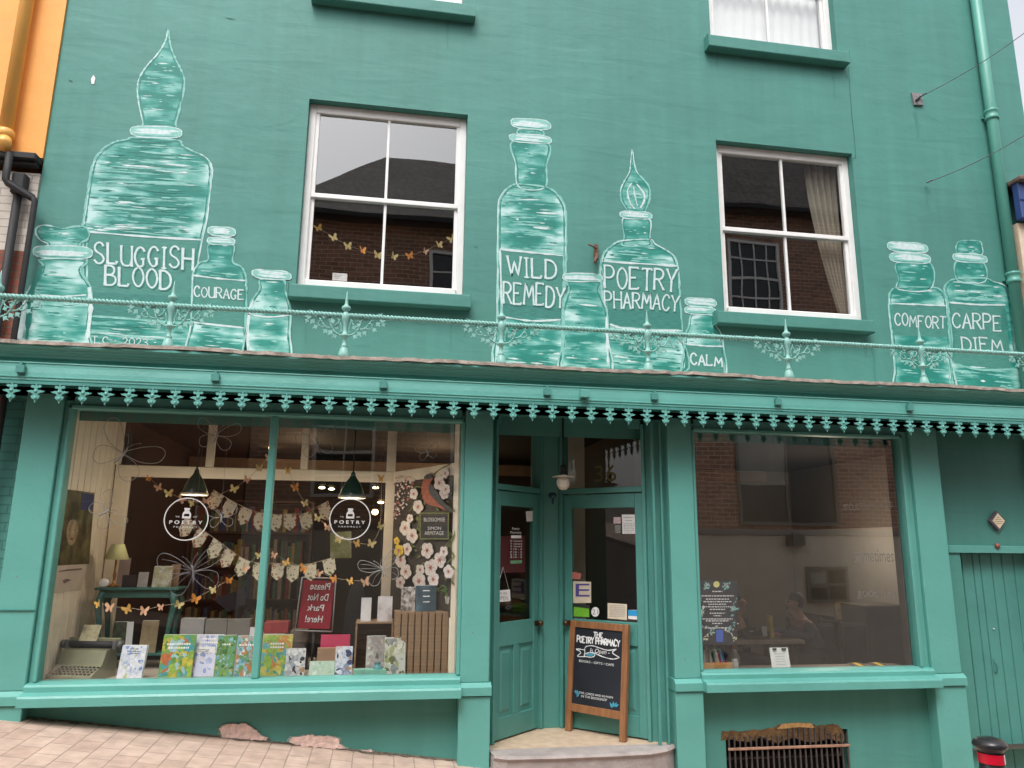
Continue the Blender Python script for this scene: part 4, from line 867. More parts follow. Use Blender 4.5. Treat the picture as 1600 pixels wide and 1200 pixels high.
tag(b.build('sign_bracket', RUST), 'rusty iron bracket left on the wall between two painted bottles', 'bracket')

# ================================================================== NEIGHBOURS AND THE FAR SIDE OF THE STREET
RBRICK = brick_mat('red_brick', (.30, .10, .06), (.22, .07, .045), (.16, .12, .09))
ORANGE = pm('orange_wall_paint', (.84, .38, .085), .6, .06, 3, .25, 8)
nb = empty('neighbour_building', (-5, 0, .7), 'orange painted house on the left with black pipes and red brick below', 'house')
X1 = -2.872
b = MB(); b.box(-9, X1, -.02, 6, 4.64, 9); b.build('orange_wall', ORANGE, nb)
b = MB(); b.box(-9, X1 - .005, -.12, -.0, 4.575, 4.635, .01); b.box(-9, X1 - .02, -.08, 0, 4.545, 4.574, .004); b.build('black_gutter', BLACK, nb)
b = MB(); b.box(-9, X1, -.02, 6, 3.83, 4.50); b.build('pale_wall_band', brick_mat('cream_painted_brick', (.62, .56, .50), (.56, .51, .45), (.42, .38, .33), noise=.2), nb)
b = MB(); b.box(-9, X1, -.02, 6, -.5, 3.83); b.build('brick_wall', RBRICK, nb)
b = MB(); p0 = P(60, -60, -.09); b.tube([(-3.14, -.09, 9), (-3.14, -.09, 4.74)], .052, 14); b.lathe([(.056, -.05), (.065, -.045), (.065, .01), (.056, .02)], (-3.14, -.09, 4.80), 14); b.tube([(-3.14, -.09, 4.75), (-3.12, -.12, 4.70), (-3.10, -.16, 4.65)], .052, 14); b.build('orange_downpipe', pm('orange_pipe_paint', (.85, .45, .11), .4, .06, 4), nb)
xp = P(52, 330, -.1).x; q1 = P(8, 283, -.14); q2 = P(50, 311, -.1)
b = MB(); b.tube([(q1.x, -.14, 4.6), (q1.x, -.14, q1.z + .02), (q1.x + .02, -.138, q1.z - .01), (xp - .02, -.102, q2.z + .01), (xp, -.1, q2.z - .02), (xp, -.1, -.3)], .030, 4); b.build('black_downpipe', BLACK, nb)
xp2 = P(24, 330, -.07).x; b = MB(); b.tube([(xp2, -.07, 4.3), (xp2, -.07, -.3)], .034, 4); b.build('black_downpipe', BLACK, nb)
b = MB(); b.box(xp2 - .05, xp2 + .05, -.11, -.02, 4.28, 4.46, .012); b.build('black_hopper', BLACK, nb)

rb = empty('neighbour_building', (8, -.3, -.9), 'cream house on the right with a blue painted board under its eaves', 'house')
b = MB(); q = P(1577, 330, -.12); xr = 6.075
b.box(xr, 12, -.12, 6, -1.2, 4.78); b.build('cream_wall', pm('cream_render', (.70, .56, .42), .7, .12, 3, .3, 20), rb)
zt = 5.18
b = MB(); b.box(xr - .01, 12, -.20, -.12, 4.80, zt, .006); b.build('blue_board', pm('blue_sign_paint', (.035, .07, .22), .45, .15, 5), rb)
b = MB(); b.box(xr - .012, 12, -.21, -.198, 4.99, 5.0); b.build('board_moulding', pm('blue_dark_line', (.02, .05, .2), .5, .1), rb)
b = MB(); b.box(xr - .03, 12, -.26, 6, zt, zt + .05, .01); b.build('slate_coping', pm('brown_coping', (.16, .11, .09), .8, .3, 10), rb)

OPPB = brick_mat('brown_brick', (.50, .25, .17), (.30, .145, .095), (.66, .58, .50), sx=.26, sz=.095, mw=.018)
OCREAM = pm('cream_base_render', (.62, .57, .50), .7, .1, 2, .1, 10)
SLATE = brick_mat('slate_roof', (.15, .13, .12), (.21, .19, .17), (.05, .05, .05), sx=.42, sz=.26, plane='xy', noise=.75, bumpd=.02)
OGL = pm('far_window_glass', (.03, .035, .04), .08, .2, 2)
BLIND = pm('grey_window_blind', (.34, .34, .32), .7, .1, 3)
GREYFR = pm('grey_window_frame', (.16, .16, .15), .5, .1)
def far_window(par, x0, x1, z0, z1, y, cols, rows, blind=None):
    f = MB(); t = .07; WHITE = GREYFR if z0 < 2.2 else MATS['white_window_paint']
    f.box(x0, x0 + t, y - .05, y + .02, z0, z1); f.box(x1 - t, x1, y - .05, y + .02, z0, z1); f.box(x0 + t, x1 - t, y - .05, y + .02, z1 - t, z1); f.box(x0 + t, x1 - t, y - .05, y + .03, z0, z0 + t)
    fo = f.build('window', WHITE, par); g = MB()
    for i in range(1, cols): x = x0 + (x1 - x0) * i / cols; g.box(x - .016, x + .016, y - .03, y, z0 + t, z1 - t)
    for i in range(1, rows): zz = z0 + (z1 - z0) * i / rows; g.box(x0 + t, x1 - t, y - .035, y + .002, zz - .02 * (2 if i == rows // 2 else 1), zz + .02)
    if g.v: g.build('glazing_bars', WHITE, fo)
    g = MB(); g.quad((x1 - t, y - .035, z0 + t), (x0 + t, y - .035, z0 + t), (x0 + t, y - .035, z1 - t), (x1 - t, y - .035, z1 - t)); g.build('pane', OGL, fo)
    if blind: g = MB(); g.box(x0 + t, x0 + t + (x1 - x0 - 2 * t) * blind[0], y - .028, y - .02, z1 - t - (z1 - z0) * blind[1], z1 - t); g.build('blind', BLIND, fo)
YO = -10.0
ob = empty('brick_house', (2, YO, -.2), 'brown brick house with hipped slate roof across the street opposite the left window', 'house')
XS = 6.2
b = MB(); wz = 8.75
b.box(-2.75, XS, YO - 6, YO, 1.98, wz); b.build('wall', OPPB, ob)
b = MB(); b.box(-2.75, XS, YO - 6, YO + .03, -2.4, 1.86); b.build('base_wall', OCREAM, ob)
b = MB(); b.box(-2.78, XS, YO - .1, YO + .07, 1.86, 1.98, .01); b.build('string_course', pm('grey_string_course', (.22, .22, .22), .7, .1), ob)
b = MB(); e0 = -3.0; b.add([(e0, YO + .35, wz), (XS, YO + .35, wz), (XS, YO - 6.3, wz), (e0, YO - 6.3, wz), (e0 + 2.6, YO - 3, wz + 3.3), (XS, YO - 3, wz + 3.3)], [(1, 0, 4, 5), (0, 3, 4), (3, 2, 5, 4), (2, 1, 5), (0, 1, 2, 3)]); b.build('roof', SLATE, ob)
b = MB(); b.box(e0, XS, YO + .33, YO + .45, wz - .03, wz + .08); b.build('gutter', BLACK, ob)
for xx in (.76, 3.9): far_window(ob, xx, xx + 1.28, 6.2, 8.2, YO + .04, 2, 4)
for xx in (-1.5, 1.3, 4.4): far_window(ob, xx, xx + 1.25, 2.5, 4.4, YO + .04, 2, 4, None)
far_window(ob, 3.0, 4.2, .5, 1.5, YO + .07, 2, 2, None)
ob3 = empty('brick_house', (10.6, YO, -1.3), 'taller brown brick house across the street opposite the reading room window', 'house'); WZ3 = 9.75
b = MB(); b.box(XS + .002, 15, YO - 6, YO + .002, 1.98, WZ3); b.build('wall', OPPB, ob3)
b = MB(); b.box(XS + .002, 15, YO - 6, YO + .032, -3, 1.86); b.build('base_wall', OCREAM, ob3)
b = MB(); b.box(XS + .002, 15, YO - .1, YO + .075, 1.86, 1.98, .01); b.build('string_course', MATS['grey_string_course'], ob3)
b = MB(); b.add([(XS - .1, YO + .35, WZ3), (15.3, YO + .35, WZ3), (15.3, YO - 6.3, WZ3), (XS - .1, YO - 6.3, WZ3), (XS - .1, YO - 3, WZ3 + 4.6), (15.3, YO - 3, WZ3 + 4.6)], [(1, 0, 4, 5), (0, 3, 4), (3, 2, 5, 4), (2, 1, 5), (0, 1, 2, 3)]); b.build('roof', SLATE, ob3)
b = MB(); b.box(XS - .1, 15.3, YO + .33, YO + .45, WZ3 - .03, WZ3 + .08); b.build('gutter', BLACK, ob3)
for xx in (8.05, 11.8): far_window(ob3, xx, xx + 1.38, 7.1, 9.05, YO + .04, 4, 4)
far_window(ob3, 7.7, 10.1, 2.08, 4.25, YO + .04, 2, 1, (.52, .55)); far_window(ob3, 9.2, 10.2, .42, 1.22, YO + .07, 2, 2, (.5, .5))
b = MB(); b.box(8.8, 9.15, YO + .035, YO + .2, 1.62, 1.855); b.build('vent_box', pm('dark_vent', (.08, .08, .08), .6), ob3)
ob2 = empty('brick_house', (-8, YO, 1.0), 'lower red brick house across the street at the uphill end', 'house')
b = MB(); b.box(-15, -2.8, YO - 6, YO - .1, -.4, 7.1); b.build('wall', RBRICK, ob2)
b = MB(); b.add([(-15.2, YO + .2, 7.1), (-2.8, YO + .2, 7.1), (-2.8, YO - 6.3, 7.1), (-15.2, YO - 6.3, 7.1), (-15.2, YO - 3, 9.4), (-2.8, YO - 3, 9.4)], [(1, 0, 4, 5), (0, 3, 4), (3, 2, 5, 4), (2, 1, 5), (0, 1, 2, 3)]); b.build('roof', SLATE, ob2)
for xx in (-12, -9.2, -6.2): 
    far_window(ob2, xx, xx + 1.2, 4.6, 6.3, YO - .06, 2, 4); far_window(ob2, xx, xx + 1.2, 1.9, 3.7, YO - .06, 2, 4)

# ================================================================== SHOP INTERIOR
PLANK = pm('display_shelf_paint', (.40, .34, .27), .5, .15, 5, streak=(1, 6, 1))
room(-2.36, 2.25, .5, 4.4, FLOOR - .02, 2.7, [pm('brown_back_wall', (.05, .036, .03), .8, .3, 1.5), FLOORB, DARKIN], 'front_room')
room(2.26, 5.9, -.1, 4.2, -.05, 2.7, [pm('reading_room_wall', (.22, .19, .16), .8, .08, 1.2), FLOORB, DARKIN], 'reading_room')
b = MB(); b.box(-2.37, .60, -.12, .95, .585, .615); b.box(-2.37, .60, .935, .95, .0, .585); b.build('display_shelf', PLANK, shop)
SH = .616
b = MB(); b.quad((-2.345, -.13, .6), (-2.345, 1.02, .6), (-2.345, 1.02, 2.66), (-2.345, -.13, 2.66))
for i in range(9): y = -.12 + i * .125; b.box(-2.345, -2.34, y - .004, y + .004, .62, 2.6)
b.build('boarded_side', CREAM, shop)
b = MB()                                           # cream screen frame behind the display
YS = .9
b.box(-2.33, .06, YS - .035, YS + .035, 2.15, 2.25, .006)
for px in (186, 331, 478): x = P(px, 690, YS).x; b.box(x - .032, x + .032, YS - .03, YS + .03, 2.25, 2.66, .004)
x = P(187, 850, YS).x; b.box(-2.33, -2.21, YS - .03, YS + .03, .62, 2.15, .004)
b.box(.0, .085, YS - .03, YS + .03, .62, 2.66, .004); b.build('window_back_frame', CREAM, shop)
SP0, SP1 = Vector((.06, .9)), Vector((.575, -.12)); XFS, LS = plane_xf(SP0, SP1)
b = MB(); b.xf = XFS
b.box(0, LS, 0, .05, 2.15, 2.25, .004); b.box(LS - .07, LS, 0, .05, .62, 2.15); b.box(LS - .07, LS, 0, .05, 2.25, 2.66); b.build('splayed_frame', CREAM, shop)
FLORAL = pm('floral_panel_ground', (.055, .046, .038), .7, .35, 5)
fp = empty('floral_panel', ((SP0.x + SP1.x) / 2, (SP0.y + SP1.y) / 2, .62), 'dark splayed panel painted with white blossom and a red breasted bird', 'panel')
b = MB(); b.xf = XFS; b.box(.02, LS - .07, .01, .03, .62, 2.15); b.build('panel_board', FLORAL, fp)
def panel_pt(px, py, off=.0):   # ray meets the splayed plane
    d = ray(px, py); nrm = Vector((-(SP1.y - SP0.y), SP1.x - SP0.x, 0)).normalized(); o3 = Vector((SP0.x, SP0.y, 0))
    t = (o3 - CAM_POS).dot(nrm) / d.dot(nrm); p = CAM_POS + d * t
    if nrm.dot(CAM_POS - o3) < 0: nrm = -nrm
    return p + nrm * (.004 + off - .01)
random.seed(21)
WB = pm('blossom_white', (.72, .66, .63), .7, .15, 40); PK = pm('blossom_centre', (.45, .16, .12), .7, .2, 40); TWIG = pm('twig_green', (.16, .19, .06), .7, .3, 20); YEL = pm('flower_yellow', (.72, .52, .06), .7, .2, 30)
b = MB(); k = 0
def petal_flower(cx, cy, r, mi=0):
    global k
    for j in range(5):
        a = j * 1.257 + random.uniform(-.2, .2) + cx; mx_, my = cx + .52 * r * math.cos(a) * .75, cy + .52 * r * math.sin(a); k += 1
        b.mi = mi; b.poly([panel_pt(mx_ + .52 * r * math.cos(t) * .75, my + .50 * r * math.sin(t), .016 + k * .00012) for t in [q * .698 for q in range(9)]])
    k += 1; b.mi = 1; b.poly([panel_pt(cx + .24 * r * math.cos(t) * .75, cy + .24 * r * math.sin(t), .017 + k * .00012) for t in [q * .785 for q in range(8)]])
    for q in range(6): k += 1; t = q * 1.05; b.poly([panel_pt(cx + .45 * r * math.cos(t + u) * .75, cy + .45 * r * math.sin(t + u), .017 + k * .00012) for u in (-.08, .08)] + [panel_pt(cx, cy, .017 + k * .00012)])
b.mi = 2
for tw in (((640, 800), (660, 770), (680, 740), (705, 725)), ((625, 880), (645, 850), (668, 820)), ((650, 900), (680, 870), (705, 850), (712, 830)), ((690, 860), (700, 850), (712, 835)), ((640, 780), (655, 760), (700, 790), (712, 800)), ((655, 840), (652, 830), (660, 805)), ((700, 880), (712, 868)), ((640, 905), (662, 880))):
    k += 1; ribbon(b, [panel_pt(x, y, .014 + k * .0001) for x, y in smooth_path(list(tw), 4)], .012, (-.9, -.45, 0), .3)
for c in ((655, 792, 11), (635, 825, 12), (646, 837, 12), (670, 860, 13), (690, 875, 13), (676, 887, 14), (658, 908, 14), (660, 890, 9), (690, 755, 12), (698, 771, 10), (630, 875, 12), (700, 740, 8), (645, 810, 7), (651, 772, 9), (706, 893, 11), (641, 858, 10), (699, 862, 9), (683, 905, 12), (640, 893, 12), (672, 925, 11), (703, 765, 9), (632, 910, 10), (648, 925, 9)): petal_flower(*c)
b.mi = 3
petal_flower(630, 860, 10, 3); petal_flower(627, 845, 6, 3)
b.mi = 0
for q in range(190):
    x = random.uniform(616, 648); y = random.uniform(745, 815); s_ = random.uniform(.8, 1.9)
    if y > 745 + (x - 616) * -1.2 + 70: continue
    k += 1; b.mi = random.choice((0, 0, 1)); b.poly([panel_pt(x + s_ * math.cos(t), y + s_ * math.sin(t), .013 + q * .00002) for t in (0, 1.2, 2.6, 3.9, 5.1)])
for q in range(60):
    x = random.uniform(650, 712); y = random.uniform(740, 930); a = random.uniform(0, 6); L = random.uniform(5, 11); k += 1
    b.mi = 2; b.poly([panel_pt(x + L * math.cos(a) * t - 2 * math.sin(a) * s_, y + L * math.sin(a) * t + 2 * math.cos(a) * s_, .012 + q * .00003) for t, s_ in ((0, 0), (.4, 1), (1, 0), (.5, -.9))])
b.build('blossom_painting', [WB, PK, TWIG, YEL], fp)
b = MB(); b.mi = 0
b.poly([panel_pt(x, y, .03) for x, y in smooth_path([(668, 745), (674, 742), (680, 748), (676, 756), (684, 772), (690, 785), (700, 798), (690, 793), (678, 790), (668, 785), (663, 772), (663, 758)], 4, True)])
b.mi = 1; b.poly([panel_pt(x, y, .031) for x, y in smooth_path([(676, 756), (684, 764), (694, 780), (712, 800), (698, 794), (684, 782), (674, 768)], 4, True)])
b.poly([panel_pt(x, y, .0312) for x, y in smooth_path([(666, 747), (672, 741), (680, 745), (674, 749)], 4, True)])
b.build('painted_bird', [pm('bird_red', (.42, .12, .07), .7, .2, 20), pm('bird_slate', (.06, .07, .08), .7, .2, 20)], fp)
b = MB(); b.mi = 2; b.poly([panel_pt(x, y, .033) for x, y in ((660, 801), (706, 801), (706, 843), (660, 843))]); b.mi = 0; b.poly([panel_pt(x, y, .034) for x, y in ((662, 803), (704, 803), (704, 841), (662, 841))]); b.mi = 1
for s, q in (('BLOSSOMISE', ((667, 809), (700, 809), (700, 815), (667, 815))), ('SIMON', ((673, 823), (694, 823), (694, 828), (673, 828))), ('ARMITAGE', ((668, 830), (698, 830), (698, 836), (668, 836)))):
    put_text(b, s, [panel_pt(x, y, .0348) for x, y in q])
b.build('title_label', [BLACK, CHALK, TWIG], fp)

# lights inside the shop: little lit warm bulbs deep in the room, the two green pendants, an added reading room fill
BULB = pm('lit_bulb', (1, .8, .5), .5, 0, emit=(1, .62, .25), es=5)
SPOT = pm('lit_disc', (1, .85, .6), .5, 0, emit=(1, .78, .45), es=3.)
for i, (px, py, y, lab) in enumerate(((425, 700, 3.0, 'glowing amber bulb just left of the mullion'), (443, 698, 3.2, 'lit round ceiling spot nearest the mullion'), (466, 699, 3.2, 'lit round ceiling spot right of the mullion under the window beam post'), (503, 762, 3.6, 'tilted lit spot left of the second green pendant'), (518, 764, 3.6, 'small lit spot close to the second green pendant'), (587, 762, 3.4, 'large oval lit spot right of the second green pendant'), (586, 800, 3.3, 'amber bulb low beside the second window emblem'), (595, 785, 3.5, 'tiny glowing bulb between pendant and floral panel'))):
    c = P(px, py, y); e = empty('room_light', (c.x, c.y, c.z), lab, 'light', 'lit lamps in the dark room')
    b = MB(); b.ball(c, .04, .04, .035 if i in (0, 6) else .016, 12, 8); b.build('bulb', BULB if i in (0, 6, 7) else SPOT, e)
    b = MB(); b.lathe([(.03, .03), (.055, .045), (.02, .10), (.008, .12), (.008, max(.14, 2.68 - c.z))], c, 10); b.build('lamp_cap', BLACK, e)
for x, y in ((-.9, 2.4), (.6, 2.6)):
    ld = bpy.data.lights.new('lamp_and_fill_glow', 'POINT'); ld.energy = 3.5; ld.color = (1, .72, .42); ld.shadow_soft_size = .12; lo = bpy.data.objects.new('lamp_and_fill_glow', ld); COL.objects.link(lo); lo.location = (x, y, 2.35)
ld = bpy.data.lights.new('lamp_and_fill_glow', 'POINT'); ld.energy = 8; ld.color = (1, .84, .66); ld.shadow_soft_size = .2; lo = bpy.data.objects.new('lamp_and_fill_glow', ld); COL.objects.link(lo); lo.location = (5.1, 2.0, 1.75)  # fill light without a fixture, added to brighten the reading room
ENAM = pm('green_enamel', (.035, .085, .06), .18, .1, 8); ENW = pm('white_enamel_rim', (.75, .68, .52), .4, .05)
for (px, pt, pb, w_, lab) in ((304, 735, 773, 42, 'green enamel pendant lamp in the left pane'), (550, 740, 778, 42, 'green enamel pendant lamp in the right pane above the second emblem')):
    y = .35; c = P(px, pb, y); t = P(px, pt, y); h = t.z - c.z; r = (P(px + w_ / 2, pb, y) - c).length
    e = empty('pendant_lamp', (c.x, c.y, c.z), lab, 'pendant lamp', 'green pendant lamps')
    b = MB(); b.lathe([(r, .0), (r * .98, .012), (r * .80, h * .36), (r * .55, h * .62), (r * .28, h * .82), (r * .2, h * .9), (r * .17, h), (.006, h + .02)], c, 24); b.build('lamp_shade', ENAM, e)
    b = MB(); b.lathe([(r * 1.0, -.004), (r * 1.04, -.002), (r * 1.04, .010), (r * 1.0, .013)], c, 24); b.build('shade_rim', ENW, e)
    ld = bpy.data.lights.new('pendant_glow', 'POINT'); ld.energy = 3.5; ld.color = (1, .86, .68); ld.shadow_soft_size = .05; lo = bpy.data.objects.new('pendant_glow', ld); COL.objects.link(lo); lo.location = (c.x, c.y, c.z - .06)
    b = MB(); b.tube([(c.x, c.y, c.z + h + .01), (c.x, c.y, 2.66)], .006, 6); b.build('cord', BLACK, e)
    b = MB(); b.ball((c.x, c.y, c.z + .062), .035, .035, .045); b.build('bulb', ENW, e)

# ---------------------------------------------------------------- logos and lettering on the glass
def emblem(cx, cy, rpx, nm_label):
    y = -.179; b = MB(); S = (P(cx + rpx, cy, y) - P(cx, cy, y)).length; c = P(cx, cy, y)
    b.xf = lambda v: Vector((c.x + v.x * S, y - v.y, c.z + v.z * S))
    ribbon(b, [(math.cos(t), 0, math.sin(t)) for t in [2 * math.pi * i / 64 for i in range(65)]], .052, (0, -1, 0), 0)
    for x0, x1, z0, z1 in ((-.13, .13, .45, .53), (-.11, .11, .37, .45), (-.2, .2, .03, .13), (-.2, -.12, .13, .25), (.12, .2, .13, .25)): b.quad((x0, 0, z0), (x1, 0, z0), (x1, 0, z1), (x0, 0, z1))
    b.poly([(-.2, 0, .25), (.2, 0, .25), (.13, 0, .37), (-.13, 0, .37)])
    put_text(b, 'P O E T R Y', [(-.76, 0, -.07), (.76, 0, -.07), (.76, 0, -.24), (-.76, 0, -.24)], 0, .02)
    put_text(b, 'P H A R M A C Y', [(-.55, 0, -.34), (.55, 0, -.34), (.55, 0, -.42), (-.55, 0, -.42)])
    put_text(b, 'THE', [(-.5, 0, .14), (-.32, 0, .14), (-.32, 0, .07), (-.5, 0, .07)]); put_text(b, 'EST', [(.32, 0, .14), (.5, 0, .14), (.5, 0, .07), (.32, 0, .07)])
    tag(b.build('window_emblem', pm('worn_white_vinyl', (.62, .62, .61), .6, .15, 30), swl), nm_label)
emblem(291, 811, 34, 'round white emblem with jar on the left pane'); emblem(547, 811, 31.5, 'round white emblem with jar on the right pane')
ETCH = pm('etched_lettering', (.17, .155, .135), .8, 0)
b = MB()
for s, q in (('mouthful of pills', ((1318, 782), (1392, 778), (1394, 800), (1318, 803))), ('sometimes', ((1335, 858), (1395, 860), (1397, 878), (1335, 878))), ('good day', ((1340, 918), (1400, 920), (1402, 938), (1340, 936)))):
    put_text(b, s, [P(x, y, -.172) for x, y in q])
b.build('faint_window_lettering', ETCH, swr)

# ---------------------------------------------------------------- wire butterflies hanging just inside the glass
WIREW = pm('white_wire', (.36, .35, .34), .5, .1, 30); WIREK = pm('dark_wire', (.16, .16, .18), .4, .1, 20)
def wire_butterfly(cx, cy, s, rot, label, mat, th=.0035, y=-.13, half=False, leaf=False):
    a = R(rot); s *= .82; th *= .62; S = (P(cx + s, cy, y) - P(cx, cy, y)).length; c = P(cx, cy, y)
    f = lambda u, v: (c.x + S * (u * math.cos(a) - v * math.sin(a)), y + .03 * abs(u), c.z + S * (u * math.sin(a) + v * math.cos(a)))
    e = empty('wire_butterfly', f(0, 0), label, 'ornament', 'wire butterflies behind the left window')
    for sg in ((1,) if half else (-1, 1)):
        b = MB(); pu = smooth_path([(0, .05), (.35, .45), (.75, .72), (.98, .62), (.95, .30), (.55, .05), (.05, .0)], 6); pl = smooth_path([(.05, -.02), (.45, -.05), (.72, -.22), (.66, -.55), (.38, -.62), (.12, -.35), (0, -.12)], 6)
        b.tube([f(sg * u, v) for u, v in pu], th, 5); b.tube([f(sg * u, v) for u, v in pl], th, 5)
        if leaf:
            for q in ([(0, .05), (.45, .38), (.85, .55)], [(0, .03), (.5, .22), (.92, .36)], [(.05, -.05), (.4, -.25), (.6, -.5)]): b.tube([f(sg * u, v) for u, v in smooth_path(q, 4)], th * .6, 4)
        b.build('wing', mat, e)
    b = MB(); b.tube([f(u, v) for u, v in ((-.02, -.38), (.03, -.2), (.035, 0), (.025, .14), (0, .2))], [th * 2, th * 3, th * 3.6, th * 3, th * 2], 6)
    for sg in (-1, 1): b.tube([f(sg * u, v) for u, v in smooth_path([(0, .18), (.10, .38), (.22, .50)], 4)], th * .7, 4); b.ball(f(sg * .22, .5), th * 2, th * 2, th * 2, 6, 4)
    b.build('body', mat, e)
    b = MB(); t = f(0, .2); b.tube([t, (t[0], t[1], 2.6)], .0008, 4); b.build('thread', WIREK, e)
wire_butterfly(192, 708, 68, -32, 'large white wire butterfly at the upper left of the display window', WIREW)
wire_butterfly(338, 680, 42, -8, 'white wire butterfly at the top near the cream post', WIREW)
wire_butterfly(164, 800, 40, -58, 'small white wire butterfly above the table lamp', WIREW)
wire_butterfly(300, 893, 64, 12, 'dark wire butterfly with veined wings above the garland by the teal table', WIREK, .0045, -.10, leaf=True)
wire_butterfly(495, 692, 38, 14, 'thin wire butterfly just right of the mullion under the top rail', WIREW, .003)
wire_butterfly(345, 808, 30, 5, 'small wire butterfly touching the left round emblem', WIREW, .003)
wire_butterfly(596, 890, 40, 20, 'wire butterfly in front of the floral panel edge', WIREW, .0035, leaf=True)
wire_butterfly(668, 706, 22, 10, 'tiny white wire butterfly above the floral panel', WIREW, .003)

# ---------------------------------------------------------------- paper butterflies and bunting
BFM = [pm('butterfly_orange', (.75, .30, .05), .7, .2, 30), pm('butterfly_amber', (.80, .48, .12), .7, .2, 30), pm('butterfly_peach', (.72, .42, .26), .7, .2, 30), pm('butterfly_straw', (.74, .60, .26), .7, .2, 30)]
def bf_mesh(mat):
    b = MB()
    for sg in (-1, 1):
        up = [(0, .1), (.25, .55), (.7, .95), (1, .8), (.95, .35), (.6, 0), (0, -.05)]; lo = [(0, .0), (.55, -.02), (.75, -.35), (.6, -.75), (.3, -.7), (0, -.2)]
        b.add([(sg * u, -.35 * u, v) for u, v in up], [tuple(range(7))]); b.add([(sg * u, -.35 * u - .02, v) for u, v in lo], [tuple(range(6))])
    b.smooth = False; b.tube([(0, -.03, -.5), (0, -.05, .2), (0, -.04, .45)], [.05, .09, .04], 5)
    o = b.build('butterfly', mat, origin=(0, 0, 0)); return o
bfp = [bf_mesh(m) for m in BFM]
CORD = pm('garland_string', (.45, .36, .25), .8, .1)
def garland(pts, y, size, label, seed, ys=0):
    rnd = random.Random(seed); W3 = [P(px, py, y + ys * i) for i, (px, py) in enumerate(pts)]
    e = empty('butterfly_garland', W3[len(W3) // 2], label, 'garland', 'butterfly garlands in the windows'); base = WL[e.name]
    b = MB(); b.tube(smooth_path([tuple(w_ + Vector((0, .006, size * .3))) for w_ in W3], 4), .0015, 4); b.build('string', CORD, e)
    for w_ in W3:
        p = rnd.choice(bfp); o = p.copy(); COL.objects.link(o); o.parent = e; o.location = w_ - base; s = size * rnd.uniform(.8, 1.15); o.scale = (s * rnd.uniform(.75, 1.), s, s); o.rotation_euler = (R(rnd.uniform(-15, 15)), R(rnd.uniform(-28, 28)), R(rnd.uniform(-35, 35)))
garland([(497, 357), (521, 372), (543, 385), (566, 392), (590, 399), (615, 401), (640, 400), (664, 393), (686, 383), (706, 374)], .26, .040, 'paper butterfly garland hanging across the left upstairs sash window', 1)
garland([(232, 748), (248, 762), (263, 771), (283, 781), (301, 786), (322, 783), (365, 764), (386, 750), (405, 732), (420, 715)], .22, .034, 'upper butterfly garland dipping under the left pendant lamp', 2)
garland([(450, 736), (461, 762), (476, 787), (496, 810), (511, 824), (529, 843), (557, 850), (580, 850), (594, 822), (596, 748)], .22, .034, 'butterfly garland looping below the emblem on the right pane', 3)
garland([(154, 944), (172, 950), (199, 952), (225, 955), (252, 949), (279, 945), (306, 936), (334, 922), (358, 907), (383, 889), (405, 868), (428, 868), (448, 879), (475, 889), (498, 896), (522, 905), (547, 909), (570, 910)], .10, .037, 'long lower butterfly garland sweeping above the row of picture books', 4)
FLAGM = []
for i, (c2, sc) in enumerate((((.30, .09, .05), 34), ((.16, .17, .06), 40), ((.34, .14, .08), 46))):
    m = bpy.data.materials.new('flowered_flag_cloth'); n, l, bb = nodes_of(m); bb.inputs['Roughness'].default_value = .9
    tc = n.new('ShaderNodeTexCoord'); v = n.new('ShaderNodeTexVoronoi'); v.inputs['Scale'].default_value = sc; l.new(tc.outputs['Object'], v.inputs['Vector'])
    rp = n.new('ShaderNodeValToRGB'); rp.color_ramp.elements[0].position = .36; rp.color_ramp.elements[0].color = c2 + (1,); rp.color_ramp.elements[1].position = .46; rp.color_ramp.elements[1].color = (.64, .57, .41, 1)
    l.new(v.outputs['Distance'], rp.inputs[0]); l.new(rp.outputs[0], bb.inputs['Base Color']); FLAGM.append(m)
def bunting(pts, y, label, seed, sw=22, shh=30):
    rnd = random.Random(seed); W3 = [P(px, py, y) for px, py in pts]; e = empty('flag_bunting', W3[len(W3) // 2], label, 'bunting', 'strings of flowered flags')
    S = (P(sw, 800, y) - P(0, 800, y)).length * .5; H = S * 2 * shh / sw
    b = MB(); b.tube(smooth_path([tuple(w_) for w_ in W3], 4), .002, 4); b.build('string', CORD, e)
    for i, w_ in enumerate(W3):
        a = W3[max(0, i - 1)]; c = W3[min(len(W3) - 1, i + 1)]; t = math.atan2(c.z - a.z, c.x - a.x); b = MB()
        ca, sa = math.cos(t), math.sin(t); y_ = w_.y + rnd.uniform(-.012, .012)
        pts2 = [(-S, 0), (S, 0), (S * .95, -H * .72), (0, -H), (-S * .95, -H * .72)]
        q = [(w_.x + u * ca - v * sa * .8, y_ - .05 * abs(v) * rnd.uniform(0, 1), w_.z + u * sa + v) for u, v in pts2]
        b.add(q + [(x, yy + .002, z) for x, yy, z in q], [(0, 1, 2, 3, 4), (9, 8, 7, 6, 5)] + [(i2, (i2 + 1) % 5, (i2 + 1) % 5 + 5, i2 + 5) for i2 in range(5)])
        b.build('flag', rnd.choice(FLAGM), e)
bunting([(342, 770), (363, 783), (386, 794), (409, 802), (431, 804), (453, 803), (476, 802), (504, 787)], .28, 'upper flowered flag bunting crossing behind the mullion', 1)
bunting([(298, 812), (318, 829), (342, 846), (361, 860), (383, 874), (406, 880), (435, 880), (458, 883), (484, 881), (513, 873)], .16, 'lower flowered flag bunting hanging above the red sign', 2)

